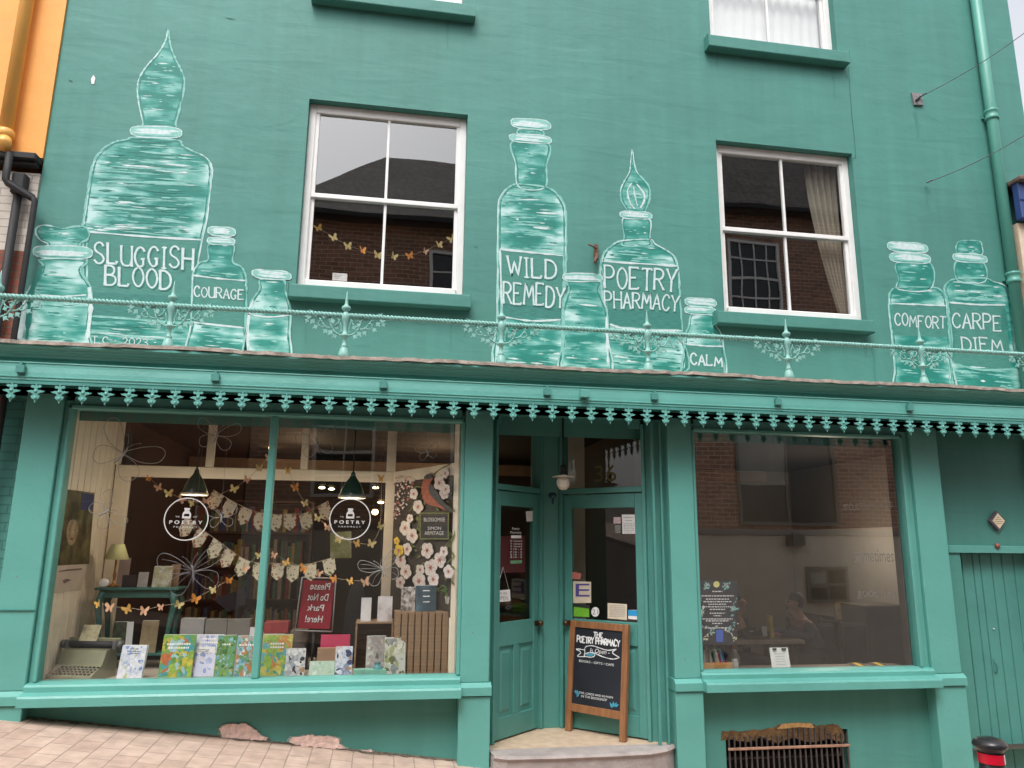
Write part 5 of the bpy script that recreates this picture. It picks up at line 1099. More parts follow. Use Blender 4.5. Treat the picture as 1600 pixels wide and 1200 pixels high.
# ---------------------------------------------------------------- books, cards and boxes
def cover(name, cols, sc=9, seed=0, streak=(1, 1, 1), contrast=.2):
    m = bpy.data.materials.new(name); n, l, bb = nodes_of(m); bb.inputs['Roughness'].default_value = .35
    tc = n.new('ShaderNodeTexCoord'); mp = n.new('ShaderNodeMapping'); mp.inputs['Scale'].default_value = streak; mp.inputs['Location'].default_value = (seed, seed * .7, seed * 1.3); l.new(tc.outputs['Object'], mp.inputs['Vector'])
    nz = n.new('ShaderNodeTexNoise'); nz.inputs['Scale'].default_value = sc; nz.inputs['Detail'].default_value = 6; nz.inputs['Roughness'].default_value = .7; nz.inputs['Distortion'].default_value = .25; l.new(mp.outputs[0], nz.inputs['Vector'])
    rp = n.new('ShaderNodeValToRGB'); e = rp.color_ramp.elements; rp.color_ramp.interpolation = 'LINEAR'
    N = len(cols)
    e[0].position = .28; e[0].color = tuple(cols[0]) + (1,); e[1].position = .72; e[1].color = tuple(cols[-1]) + (1,)
    for i in range(1, N - 1): x = e.new(.28 + .44 * i / (N - 1)); x.color = tuple(cols[i]) + (1,)
    l.new(nz.outputs['Fac'], rp.inputs[0]); l.new(rp.outputs[0], bb.inputs['Base Color']); return m
def shelf_y(px, py, z, lo=-.11, hi=.85): return max(lo, min(hi, PZ(px, py, z).y))
def standing(name, label, cat, x0, x1, pt, pb, mat, th=.015, lean=.05, group=None, z=None, y=None, yaw=0., pages=True, extra=None):
    z = SH if z is None else z
    pc = (x0 + x1) / 2
    if y is None: y = shelf_y(pc, pb, z)
    c = P(pc, pb, y); w_ = (P(x1, pb, y) - P(x0, pb, y)).length; h = P(pc, pt, y + lean).z - z
    h = max(.05, h); mb = MB(); a = R(yaw)
    def xf(v): 
        zz = v.z; yy = v.y + lean * (zz / h)
        return Vector((c.x + v.x * math.cos(a) - yy * math.sin(a), y + v.x * math.sin(a) + yy * math.cos(a), z + .001 + zz))
    mb.xf = xf; mb.box(-w_ / 2, w_ / 2, 0, th, 0, h)
    mats = [mat]
    o = None
    if pages and th > .008:
        e = empty(name, (c.x, y, z), label, cat, group)
        mb2 = MB(); mb2.xf = xf; mb2.box(-w_ / 2 + .003, w_ / 2 - .004, th * .15, th * .85, .003, h + .0015) ; mb2.build('pages', PAPER, e)
        mb = MB(); mb.xf = xf; mb.box(-w_ / 2, w_ / 2, 0, th * .12, 0, h); mb.build('cover', mat, e); mb = MB(); mb.xf = xf; mb.box(-w_ / 2, w_ / 2, th * .88, th, 0, h); mb.box(-w_ / 2, -w_ / 2 + .0025, th * .12, th * .88, 0, h); mb.build('back_cover', mat, e); o = e
    else: o = tag(mb.build(name, mats, origin=(c.x, y, z)), label, cat, group)
    if extra: extra(xf, w_, h, o)
    return o
GA = 'picture books and cards in the left window'
def squiggle(n, mat, w0=.35, z0=.5, dz=.07):
    def fn(xf, w_, h, o):
        b = MB(); b.xf = xf; random.seed(int(w_ * 1e4))
        for i in range(n):
            z = h * (z0 + .4) - i * dz * h; L = w_ * w0 * random.uniform(.6, 1)
            ribbon(b, [(-L + 2 * L * t / 12, -.0012, z + random.uniform(-.012, .012) * h) for t in range(13)], .006, (0, -1, 0), .4)
        b.build('cover_writing', mat, o)
    return fn
ARTN = [0]
def art(cols, n=46, title=None, size=.16, tz=.78):
    def fn(xf, w_, h, o):
        ARTN[0] += 1; rnd = random.Random(ARTN[0] * 17); b = MB(); b.xf = xf; ms = []
        for i in range(n):
            u = rnd.uniform(-.46, .46) * w_; v = rnd.uniform(.04, .96) * h; r = size * w_ * rnd.uniform(.25, 1); a = rnd.uniform(0, 6.28); k_ = rnd.uniform(.3, .9)
            pts = [(u + r * (math.cos(a) * math.cos(t) - k_ * math.sin(a) * math.sin(t)), v + r * (math.sin(a) * math.cos(t) + k_ * math.cos(a) * math.sin(t))) for t in [q * .785 for q in range(8)]]
            pts = [(max(-w_ * .49, min(w_ * .49, p[0])), max(.004, min(h - .004, p[1]))) for p in pts]
            b.mi = rnd.randrange(len(cols)); b.poly([(p[0], -.0004 - i * .00003, p[1]) for p in pts])
        if title:
            b.mi = len(cols)
            for j in range(title): 
                L = w_ * rnd.uniform(.22, .38); z_ = h * (tz - .09 * j); x_ = -L
                while x_ < L: q = rnd.uniform(.006, .016); b.quad((x_, -.0026, z_ - .006), (min(L, x_ + q), -.0026, z_ - .006), (min(L, x_ + q), -.0026, z_ + .006), (x_, -.0026, z_ + .006)); x_ += q + .005
        b.build('cover_art', [pm('print_ink_%02d_%02d_%02d' % tuple(int(v * 99) for v in c), c, .45, .25, 40) for c in cols] + [PAPER if title and title > 0 else INK], o)
    return fn
standing('picture_book', 'pale flowered book with orange spine standing beside the typewriter', 'book', 180, 221, 1009, 1062, cover('pale_flowered_cover', ((.20, .28, .50), (.55, .58, .66), (.72, .72, .74), (.50, .52, .60)), 18, 1), .03, .05, GA, yaw=-8, extra=lambda xf, w_, h, o: (art(((.20, .28, .52), (.62, .64, .72), (.74, .74, .76), (.45, .5, .3)), 60, None, .09)(xf, w_, h, o), squiggle(3, pm('blue_ink', (.08, .10, .3), .6), .3)(xf, w_, h, o)))
standing('picture_book', 'tall green picture book with blue river and yellow flowers', 'book', 246, 298, 992, 1059, cover('green_river_cover', ((.45, .10, .04), (.55, .42, .05), (.13, .30, .05), (.05, .28, .30), (.25, .50, .55)), 9, 2), .012, .07, GA, extra=art(((.10, .24, .04), (.24, .38, .05), (.50, .42, .04), (.06, .28, .30), (.45, .12, .03), (.30, .48, .50)), 70, 2))
standing('picture_book', 'pale blue picture book behind the white leaflet', 'book', 297, 341, 992, 1057, cover('pale_blue_cover', ((.40, .44, .60), (.55, .55, .66), (.62, .62, .66)), 8, 3), .012, .10, GA, extra=art(((.35, .40, .58), (.62, .62, .68), (.20, .26, .45), (.5, .48, .5)), 40, 2, .14, .9))
standing('leaflet', 'white leaflet with small grey sketches leaning on the pale blue book', 'leaflet', 296, 331, 1011, 1056, PAPER, .004, .03, GA, pages=False, extra=squiggle(3, pm('grey_ink', (.3, .3, .32), .6), .25))
standing('picture_book', 'green and blue woodland picture book touching the mullion', 'book', 333, 363, 993, 1058, cover('woodland_cover_green', ((.05, .12, .04), (.14, .28, .06), (.12, .34, .34), (.20, .42, .45)), 7, 4, (1.5, 1, .5)), .012, .07, GA, extra=art(((.05, .14, .03), (.16, .30, .05), (.10, .32, .34), (.22, .45, .46), (.30, .34, .10)), 70, 1))
standing('picture_book', 'blue and orange woodland picture book left of the mullion', 'book', 364, 397, 994, 1058, cover('woodland_cover_blue', ((.10, .16, .05), (.10, .30, .36), (.25, .45, .50), (.42, .18, .05), (.10, .26, .10)), 8, 6, (1.5, 1, .6)), .012, .07, GA, extra=art(((.08, .24, .30), (.25, .45, .50), (.42, .18, .05), (.12, .26, .08), (.6, .6, .62)), 70, 1))
standing('picture_book', 'yellow green picture book just right of the mullion', 'book', 405, 452, 992, 1056, cover('yellow_green_cover', ((.08, .25, .22), (.20, .36, .08), (.50, .46, .10), (.48, .22, .06)), 9, 7), .012, .08, GA, extra=art(((.08, .28, .22), (.24, .40, .06), (.52, .46, .08), (.50, .22, .05), (.12, .34, .36)), 70, 2))
standing('greeting_card', 'small card with dark figures standing before the yellow green book', 'card', 444, 475, 1013, 1056, cover('figures_card', ((.05, .05, .06), (.30, .32, .34), (.62, .62, .60), (.45, .30, .18)), 14, 8), .003, .04, GA, pages=False, extra=art(((.03, .03, .04), (.30, .32, .34), (.62, .62, .60), (.35, .22, .13)), 26, None, .2))
standing('greeting_card', 'low pale green landscape card in front', 'card', 482, 522, 1033, 1058, cover('pale_green_card', ((.55, .60, .50), (.40, .55, .42), (.62, .64, .58)), 9, 9), .003, .02, GA, pages=False, extra=art(((.34, .52, .36), (.60, .64, .56), (.46, .56, .44)), 16, None, .12))
standing('greeting_card', 'tall narrow blue and white card beside the wooden crate', 'card', 522, 549, 1010, 1057, cover('blue_white_card', ((.05, .06, .10), (.22, .28, .42), (.66, .68, .72), (.40, .25, .15)), 12, 10), .003, .03, GA, pages=False, extra=art(((.05, .06, .12), (.66, .68, .72), (.40, .25, .15), (.20, .24, .34)), 30, None, .22))
standing('kraft_card_box', 'brown kraft box behind the low green card', 'box', 494, 524, 1013, 1050, pm('kraft_card', (.34, .21, .13), .8, .1, 10), .05, .0, GA, pages=False, y=.12)
standing('magenta_wallet', 'magenta card wallet standing above the kraft box', 'wallet', 500, 546, 992, 1016, pm('magenta_card', (.55, .05, .12), .5, .08, 8), .02, .02, GA, pages=False, y=.26)
standing('framed_print', 'small framed grey print leaning against the open wooden crate', 'print', 571, 602, 994, 1042, cover('grey_print', ((.55, .54, .50), (.35, .33, .30), (.22, .20, .19), (.5, .48, .44)), 10, 11), .012, .05, GA, y=.02, extra=art(((.25, .23, .21), (.5, .48, .44), (.40, .33, .28), (.12, .11, .10)), 26, None, .2))
standing('picture_book', 'white edged book with a bird in grass and a yellow dot', 'book', 600, 633, 997, 1056, cover('bird_grass_cover', ((.10, .10, .05), (.28, .28, .14), (.52, .52, .46), (.30, .32, .33)), 9, 12, (1, 1, .8)), .03, .04, GA, yaw=6, extra=art(((.12, .13, .06), (.30, .32, .15), (.55, .55, .48), (.22, .24, .24)), 40, None, .2))
for i, (x0, x1, lab) in enumerate(((278, 315, 'pale grey box file, leftmost of the row behind the books'), (317, 351, 'grey box file in the middle of the row behind the books'), (352, 387, 'grey box file, rightmost of the row nearest the mullion'))):
    standing('box_file', lab, 'box', x0, x1, 967 + (i > 0), 1020, pm('grey_box_card_%s' % 'abc'[i], ((.36, .35, .34), (.24, .225, .20), (.25, .235, .21))[i], .8, .08, 10), .10, 0, 'grey box files', pages=False, y=.42)
standing('thin_book', 'small blue and white book tucked behind the mullion', 'book', 386, 402, 980, 1030, PAPER, .01, .03, GA, y=.36, pages=False)
standing('folded_cloth', 'folded green cloth lying on the sill by the small jar', 'cloth', 552, 603, 1047, 1058, pm('mint_cloth', (.20, .42, .32), .9, .2, 20), .09, 0, GA, pages=False, y=-.1)
c = P(590, 1046, -.06); tb = MB(); tb.lathe([(.03, 0), (.033, .01), (.033, .05), (.02, .062), (.02, .075), (.024, .08)], (c.x, -.06, c.z - .03), 14); tag(tb.build('small_jar', pm('blue_glass_jar', (.10, .28, .30), .15, .1)), 'small blue glass jar standing on the mint cloth', 'jar')
b = MB(); c = P(610, 1046, -.02)
for i, (x0, x1, py, c3, lab) in enumerate(((238, 262, 1062, (.45, .42, .38), 'pale flat pamphlet lying before the tall green picture book'), (322, 352, 1061, (.30, .38, .55), 'light blue flat pamphlet lying before the woodland books'), (366, 396, 1060, (.16, .24, .42), 'deeper blue flat pamphlet lying next to the mullion'), (404, 436, 1060, (.18, .36, .58), 'bright blue flat pamphlet just right of the mullion'), (440, 484, 1058, (.60, .58, .54), 'white flat pamphlet lying before the card with dark figures'), (552, 568, 1057, (.55, .30, .22), 'small salmon flat card at the end of the mint cloth'))):
    a = P(x0, py, -.115); c = P(x1, py, -.115); b = MB(); b.box(a.x, c.x, -.118, -.10 if i == 5 else -.045, SH + .001, SH + .006 + .003 * (i % 3)); tag(b.build('pamphlet', pm('pamphlet_print_%d' % i, c3, .5, .3, 25)), lab, 'pamphlet', 'pamphlets lying on the display shelf')
for i, (x0, x1, pt, n_, lab) in enumerate(((408, 446, 972, 4, 'stack of books with a red top behind the yellow green picture book'), (452, 478, 985, 3, 'low stack of dark books under the red sign'))):
    y = .40; a = P(x0, 1010, y).x; c = P(x1, 1010, y).x; h = (P(x0, pt, y).z - SH) / n_; e = empty('book_stack', ((a + c) / 2, y, SH), lab, 'books', 'stacks of books behind the display')
    for k_ in range(n_): b = MB(); o_ = .012 * math.sin(k_ * 2.7 + i); b.box(a + o_, c + o_, y, y + .16, SH + h * k_ + .001, SH + h * (k_ + 1), .003); b.build('stacked_book', pm('stacked_cover_%d%d' % (i, k_), ((.32, .28, .2), (.12, .14, .18), (.4, .36, .3), (.36, .06, .06))[k_] if i == 0 else ((.05, .05, .06), (.12, .1, .09), (.2, .17, .14))[k_], .5, .2, 20), e)
# wooden crates
def crate(name, label, x0, x1, pt, y, depth, slats, vertical):
    a, c = P(x0, 1050, y).x, P(x1, 1050, y).x; h = P((x0 + x1) / 2, pt, y).z - SH
    e = empty('wooden_crate', ((a + c) / 2, y + depth / 2, SH), label, 'crate', 'wooden crates in the left window')
    if vertical:
        n = 8
        for i in range(n):
            b = MB(); u0 = a + (c - a) * i / n; b.box(u0 + .004, a + (c - a) * (i + 1) / n - .004, y, y + .014, SH, SH + h, .002); b.build('slat', WOOD, e)
        b = MB(); b.box(a, c, y + .014, y + depth, SH, SH + .016); b.box(a, a + .014, y + .016, y + depth, SH + .016, SH + h); b.box(c - .014, c, y + .016, y + depth, SH + .016, SH + h); b.box(a + .014, c - .014, y + depth - .014, y + depth, SH + .016, SH + h); b.box(a, c, y + .0145, y + depth, SH + h - .012, SH + h + .004); b.build('box_body', WOOD, e)
    else:
        for i, (z0, z1) in enumerate(((.0, .09), (.10, .19), (.20, 1))):
            zt_ = min(h, z1) if z1 < 1 else h
            b = MB(); b.box(c - .014, c, y, y + depth, SH + z0, SH + zt_, .002); b.build('slat', WOOD, e)
        b = MB(); b.box(a, c - .015, y, y + depth, SH + h - .014, SH + h, .002); b.box(a, c - .015, y, y + depth, SH, SH + .014); b.box(a, a + .014, y, y + depth, SH + .015, SH + h - .015); b.box(a + .015, c - .015, y + depth - .014, y + depth, SH + .015, SH + h - .015); b.build('box_body', WOOD, e)
    return SH + h
h1 = crate('crate', 'open wooden crate lying on its side behind the framed print', 552, 612, 972, .10, .26, 3, False)
h2 = crate('crate', 'upright slatted wooden crate beside the floral panel', 613, 699, 957, -.02, .22, 8, True)
standing('greeting_card', 'narrow white card, left one on the open crate', 'card', 563, 579, 934, 972, cover('white_card_a', ((.5, .5, .52), (.68, .67, .66), (.6, .58, .55)), 8, 13), .003, .02, 'cards on the crates', z=h1, y=.16, pages=False)
standing('greeting_card', 'white card with brown sketch, right one on the open crate', 'card', 589, 612, 932, 973, cover('white_card_b', ((.30, .22, .18), (.60, .56, .55), (.7, .68, .68)), 9, 14), .003, .02, 'cards on the crates', z=h1, y=.14, pages=False)
standing('blossom_book', 'book with white blossom on dark cover on the slatted crate', 'book', 626, 648, 918, 958, cover('blossom_cover', ((.06, .05, .04), (.10, .09, .07), (.55, .50, .48), (.66, .62, .6)), 18, 15), .012, .03, 'cards on the crates', z=h2 + .005, y=.05)
standing('dark_book', 'dark blue book with white spine on the slatted crate', 'book', 650, 682, 915, 958, cover('dark_blue_cover', ((.03, .05, .07), (.05, .08, .10), (.10, .2, .24)), 6, 16), .025, .03, 'cards on the crates', z=h2 + .005, y=.03, yaw=10, extra=squiggle(3, PAPER, .25, .4, .22))
b = MB(); b.lathe([(.03, 0), (.036, .01), (.04, .05), (.042, .06)], P(703, 938, .02) - Vector((0, 0, .03)), 14)
pe = empty('potted_plant', P(703, 938, .02) - Vector((0, 0, .03)), 'small spiky green plant in a pot in the corner by the floral panel', 'plant'); b.build('pot', pm('white_pot', (.5, .48, .46), .5), pe)
b = MB(); random.seed(4); c = P(703, 936, .02)
for i in range(22):
    a = random.uniform(0, 6.28); L = random.uniform(.07, .16); b.tube([(c.x, c.y, c.z), (c.x + math.cos(a) * L * .4, c.y + math.sin(a) * L * .15, c.z + L * .7), (c.x + math.cos(a) * L * .9, c.y + math.sin(a) * L * .25, c.z + L * random.uniform(.3, .9))], [.004, .005, .001], 4)
b.build('leaves', pm('plant_leaf_green', (.12, .22, .05), .5, .3, 20), pe)
b = MB(); xz = P(704, 1000, -.05).x; b.box(xz - .015, xz + .05, -.06, .0, SH, SH + .42); tag(b.build('white_card_stand', PAPERC), 'tall cream card stand wedged between slatted crate and window jamb', 'card stand')
# red mirrored sign
e = empty('red_sign', P(494, 985, .32), 'red parking sign seen from behind its mirrored writing', 'sign')
b = MB(); b.slab([P(*q, .32) for q in ((465, 981), (515, 983), (523, 908), (475, 906))], (0, 1, 0), .008); b.build('sign_board', pm('crimson_sign', (.30, .012, .03), .4, .1, 4), e)
b = MB(); q = [(461, 985), (519, 987), (525, 904), (472, 902)]; 
for a, c in zip(q, q[1:] + q[:1]): b.tube([P(*a, .318), P(*c, .318)], .006, 5)
b.build('sign_frame', pm('clear_grey_frame', (.35, .32, .32), .3, .1), e)
b = MB()
for s, q in (('Please', ((486, 910), (517, 911), (515, 922), (484, 921))), ('Do Not', ((482, 927), (514, 928), (512, 939), (480, 938))), ('Park', ((481, 944), (507, 945), (505, 955), (479, 954))), ('Here!', ((478, 961), (505, 962), (503, 973), (476, 972)))):
    put_text(b, s, [P(x, y, .3115) for x, y in q], 0, .01, True)
b.build('sign_lettering', CHALK, e)
b = MB(); t = P(490, 985, .32); b.box(t.x - .05, t.x + .05, .30, .40, SH, SH + .02); b.tube([(t.x, .34, SH + .02), (t.x, .34, t.z)], .01, 6); b.build('sign_stand', BLACK, e)
# dark coat on a stand
b = MB(); random.seed(9); base = P(553, 1010, .62)
prof = [(.10, 0), (.12, .12), (.10, .3), (.08, .45), (.075, .55), (.05, .62), (.02, .66)]
b.lathe([(r * random.uniform(.9, 1.1), h) for r, h in prof], (base.x, .62, SH), 12); tag(b.build('dark_drape', pm('black_cloth', (.008, .008, .01), .9, .2)), 'black cloth draped over a stand behind the red sign', 'drape')
b = MB(); q = P(360, 955, .4); b.slab([P(*q, .45) for q in ((333, 936), (357, 956), (383, 944), (383, 919))], (0, 1, 0), .02); tag(b.build('black_folder', pm('black_folder_card', (.012, .014, .022), .4, .1)), 'black folder tilted behind the grey box files', 'folder')

# ---------------------------------------------------------------- teal table with the things on it
ty = .45; a, c = P(149, 918, ty), P(281, 918, ty); tz = a.z
te = empty('teal_table', ((a.x + c.x) / 2, ty + .12, SH), 'small teal painted side table with curved legs in the left window', 'table')
b = MB(); b.box(a.x, c.x, ty - .03, ty + .26, tz - .02, tz, .005); b.build('table_top', TEAL, te)
b = MB(); b.box(a.x + .05, c.x - .05, ty, ty + .22, tz - .08, tz - .021, .004); b.build('apron', TEAL, te)
for sx in (a.x + .06, c.x - .06):
    for sy in (ty + .01, ty + .21):
        sg = 1 if sx > (a.x + c.x) / 2 else -1
        b = MB(); b.tube([(sx, sy, tz - .03), (sx + sg * .03, sy, tz - .12), (sx + sg * .005, sy, tz - .28), (sx - sg * .015, sy, SH + .05), (sx + sg * .02, sy, SH)], [.028, .03, .02, .015, .018], 8); b.build('leg', TEAL, te)
b = MB(); b.box(a.x + .06, c.x - .06, ty, ty + .22, SH + .10, SH + .115); b.build('low_shelf', TEAL, te)
ly = SH + .116
standing('thin_book', 'black book with red spine on the low shelf of the teal table', 'book', 173, 195, 972, 1008, cover('black_leaf_cover', ((.02, .02, .02), (.05, .06, .04), (.18, .2, .12)), 12, 20), .03, .02, 'books on the teal table', z=ly, y=ty + .03)
standing('white_book', 'white book leaning on the low shelf of the teal table', 'book', 196, 206, 972, 1008, PAPER, .02, .02, 'books on the teal table', z=ly, y=ty + .03, yaw=25, pages=False)
standing('tan_book', 'tan book with white base band on the low shelf of the teal table', 'book', 217, 243, 970, 1010, cover('tan_cover', ((.20, .15, .08), (.32, .25, .14), (.42, .36, .22)), 8, 21), .02, .03, 'books on the teal table', z=ly, y=ty + .03)
le = empty('table_lamp', P(177, 916, ty + .1), 'brass table lamp with pale yellow pleated shade on the teal table', 'lamp'); lc = Vector((P(177, 916, ty + .1).x, ty + .1, tz))
r0 = (P(196, 870, ty + .1) - P(177, 870, ty + .1)).length; zt_ = P(177, 850, ty + .1).z; zb_ = P(177, 874, ty + .1).z
b = MB(); n = 40
b.lathe([(r0, zb_ - lc.z), (r0 * .55, zt_ - lc.z - .012), (r0 * .5, zt_ - lc.z)], lc, n)
for i, v in enumerate(b.v):
    k_ = 1 + .03 * (1 if i % 2 else -1); b.v[i] = Vector((lc.x + (v.x - lc.x) * k_, lc.y + (v.y - lc.y) * k_, v.z))
b.build('lamp_shade', pm('pale_yellow_shade', (.62, .60, .30), .8, .08, 10), le)
b = MB(); b.lathe([(.045, 0), (.045, .012), (.012, .025), (.009, .06), (.014, .09), (.009, .12), (.008, zb_ - lc.z + .02)], lc, 12); b.build('lamp_stem', pm('aged_brass', (.42, .20, .06), .3, .1, metal=.8), le)
b = MB(); c_ = P(163, 907, ty); b.lathe([(.001, -.012), (.03, -.012), (.034, -.006), (.034, .006), (.03, .012), (.001, .012)], (c_.x, ty, tz + .036), 20, 'y'); tag(b.build('round_clock', PAPER), 'small round white clock on the teal table in front of the lamp', 'clock')
standing('camera_ornament', 'black ornament like a bellows camera on the teal table', 'ornament', 190, 211, 899, 915, BLACK, .04, .0, 'things on the teal table', z=tz, y=ty + .02, pages=False)
standing('grey_card', 'grey card standing on the teal table between ornament and picture frame', 'card', 214, 230, 894, 913, pm('grey_card_paper', (.30, .28, .27), .7, .15, 20), .004, .02, 'things on the teal table', z=tz, y=ty + .03, pages=False)
standing('pink_card', 'faded pink card behind the lamp on the teal table', 'card', 181, 199, 872, 915, pm('pink_card_paper', (.36, .28, .27), .7, .1, 10), .004, .02, 'things on the teal table', z=tz, y=ty + .2, pages=False)
standing('photo_frame', 'light picture frame with portrait on the teal table', 'frame', 237, 266, 885, 912, cover('frame_picture', ((.10, .09, .05), (.35, .34, .22), (.55, .56, .52)), 14, 22), .03, .03, 'things on the teal table', z=tz, y=ty + .05)
standing('brown_frame', 'small brown photo frame at the right end of the teal table', 'frame', 264, 278, 882, 912, pm('brown_photo', (.18, .11, .06), .5, .3, 20), .015, .03, 'things on the teal table', z=tz, y=ty + .12, pages=False)
# posters on the boarded side wall
def wall_pt(px, py, off=0): d = ray(px, py); t = (-2.345 + off - CAM_POS.x) / d.x; return CAM_POS + d * t
e = empty('portrait_poster', wall_pt(118, 880, .01), 'dark poster of a pale face among leaves on the boarded side wall', 'poster')
FACEM = cover('leafy_dark_print', ((.015, .015, .02), (.04, .04, .02), (.13, .12, .05), (.22, .20, .09)), 5, 30)
b = MB(); q = [wall_pt(x, y, .008) for x, y in ((99, 764), (148, 770), (139, 881), (86, 884))]; b.slab(q, (-1, 0, 0), .004); b.build('poster_sheet', FACEM, e)
b = MB(); b.poly([wall_pt(x, y, .0095) for x, y in smooth_path([(112, 812), (120, 815), (122, 830), (118, 845), (110, 852), (104, 838), (106, 820)], 4, True)]); b.mi = 1
for x, y in ((109, 827), (117, 828)): b.poly([wall_pt(x + 1.6 * math.cos(t), y + .8 * math.sin(t), .0102) for t in (0, 1, 2, 3, 4, 5)])
b.poly([wall_pt(x, y, .0102) for x, y in ((109, 842), (112, 840), (116, 842), (112, 844))]); b.mi = 2; b.poly([wall_pt(x, y, .0094) for x, y in ((128, 770), (147, 773), (145, 797), (126, 797))]); b.build('poster_face', [cover('pale_print_skin', ((.14, .10, .06), (.30, .24, .15), (.50, .42, .29)), 11, 50), pm('print_red_brown', (.20, .07, .05), .7), pm('print_navy', (.03, .04, .12), .7)], e)
b = MB(); q = [wall_pt(x, y, .008) for x, y in ((89, 882), (137, 880), (127, 921), (83, 927))]; b.slab(q, (-1, 0, 0), .004); e = empty('paper_notice', q[0], 'cream paper notice pinned below the portrait poster', 'notice'); b.build('sheet', pm('cream_notice_paper', (.52, .44, .36), .7, .08, 10), e)
b = MB(); b.poly([wall_pt(x, y, .010) for x, y in ((98, 907), (104, 904), (112, 906), (106, 909), (100, 912))]); ribbon(b, [wall_pt(x, y, .010) for x, y in ((92, 893), (105, 891), (128, 889))], .012, (1, 0, 0), .5); b.build('notice_ink', pm('brown_ink', (.15, .12, .11), .7), e)

# ---------------------------------------------------------------- typewriter
tc_ = P(124, 1050, .02); e = empty('typewriter', (tc_.x, .04, SH), 'old olive green typewriter at the left end of the display', 'typewriter')
TYM = pm('olive_typewriter_enamel', (.19, .19, .115), .35, .2, 6); a = R(-14)
def txf(v): return Vector((tc_.x + v.x * math.cos(a) - v.y * math.sin(a), .05 + v.x * math.sin(a) + v.y * math.cos(a), SH + .001 + v.z))
b = MB(); b.xf = txf
prof = [(-.13, 0), (-.13, .035), (-.02, .095), (0, .14), (.02, .19), (.12, .20), (.15, .14), (.15, 0)]
b.extr_x(prof, -.17, .17); b.build('body', TYM, e, bevel=.006)
b = MB(); b.xf = txf; b.tube([(-.21, .10, .225), (.21, .10, .225)], .024, 14); b.build('platen', BLACK, e)
for sg in (-1, 1):
    b = MB(); b.xf = txf; b.tube([(sg * .205, .10, .225), (sg * .235, .10, .225)], .03, 14); b.box(min(sg * .17, sg * .20), max(sg * .17, sg * .20), .07, .14, .19, .255, .006); b.build('platen_knob', pm('typewriter_grey', (.10, .10, .095), .4, .1), e)
b = MB(); b.xf = txf; b.box(-.20, .20, .115, .145, .20, .27, .006); b.build('carriage', TYM, e)
b = MB(); b.xf = txf
for r_ in range(4):
    for k_ in range(10): x = -.135 + k_ * .03 + r_ * .006; y = -.115 + r_ * .024; b.lathe([(.010, .0), (.010, .008), (.007, .010)], (x, y, .045 + r_ * .012), 8)
b.build('keys', pm('typewriter_key_black', (.02, .02, .02), .4), e)
b = MB(); b.xf = txf; b.slab([(-.11, .095, .24), (.03, .095, .24), (.03, .14, .36), (-.11, .14, .36)], (0, 1, 0), .002); b.build('paper_sheet', cover('printed_sheet', ((.12, .09, .05), (.42, .38, .24), (.55, .50, .36)), 12, 31), e)
for o in bfp: bpy.data.objects.remove(o)

# ---------------------------------------------------------------- upstairs windows: curtain, card, net curtain
def curtain(name, label, x0t, x1t, x0b, x1b, z0, z1, y, mat, n=40, waves=7, amp=.02, cat='curtain'):
    b = MB(); vs = []; fs = []; rows = 14
    for j in range(rows + 1):
        v = j / rows; k_ = v ** 1.6
        for i in range(n + 1):
            u = i / n; a = x0t + (x0b - x0t) * k_; c = x1t + (x1b - x1t) * k_
            vs.append((a + (c - a) * u, y + amp * math.sin(u * waves * 6.28 + v * .6), z1 + (z0 - z1) * v))
    for j in range(rows):
        for i in range(n): fs.append((j * (n + 1) + i, j * (n + 1) + i + 1, (j + 1) * (n + 1) + i + 1, (j + 1) * (n + 1) + i))
    b.smooth = True; b.add(vs, fs); o = b.build(name, mat); m = o.modifiers.new('thickness', 'SOLIDIFY'); m.thickness = .003
    return tag(o, label, cat)
curtain('curtain', 'beige curtain drawn aside in the right upstairs sash window', 4.02, 4.36, 4.30, 4.37, WZ0 + .1, WZ1 - .05, .22, pm('beige_curtain', (.30, .265, .21), .9, .1, 4), waves=5)
curtain('net_curtain', 'white net curtain in the top right window', TR_X0 + .05, TR_X1 - .05, TR_X0 + .05, TR_X1 - .05, TZ0 + .02, TZ1 - .05, .20, pm('white_net', (.80, .80, .80), .9, .05, 4), waves=12, amp=.012)
curtain('net_curtain', 'white net curtain in the top left window', TL_X0 + .05, TL_X1 - .05, TL_X0 + .05, TL_X1 - .05, TZ0 + .02, TZ1 - .05, .20, MATS['white_net'], waves=12, amp=.012)
c = P(531, 433, .16); b = MB(); b.box(c.x - .062, c.x + .062, .158, .161, c.z - .035, c.z + .035); b.mi = 1
for i in range(3): b.box(c.x - .05, c.x + .02 - i * .015, .1572, .158, c.z + .015 - i * .014, c.z + .018 - i * .014)
tag(b.build('small_notice', [PAPER, pm('grey_print_ink', (.3, .3, .32), .6)]), 'small white notice in the lower left pane of the left upstairs window', 'notice')

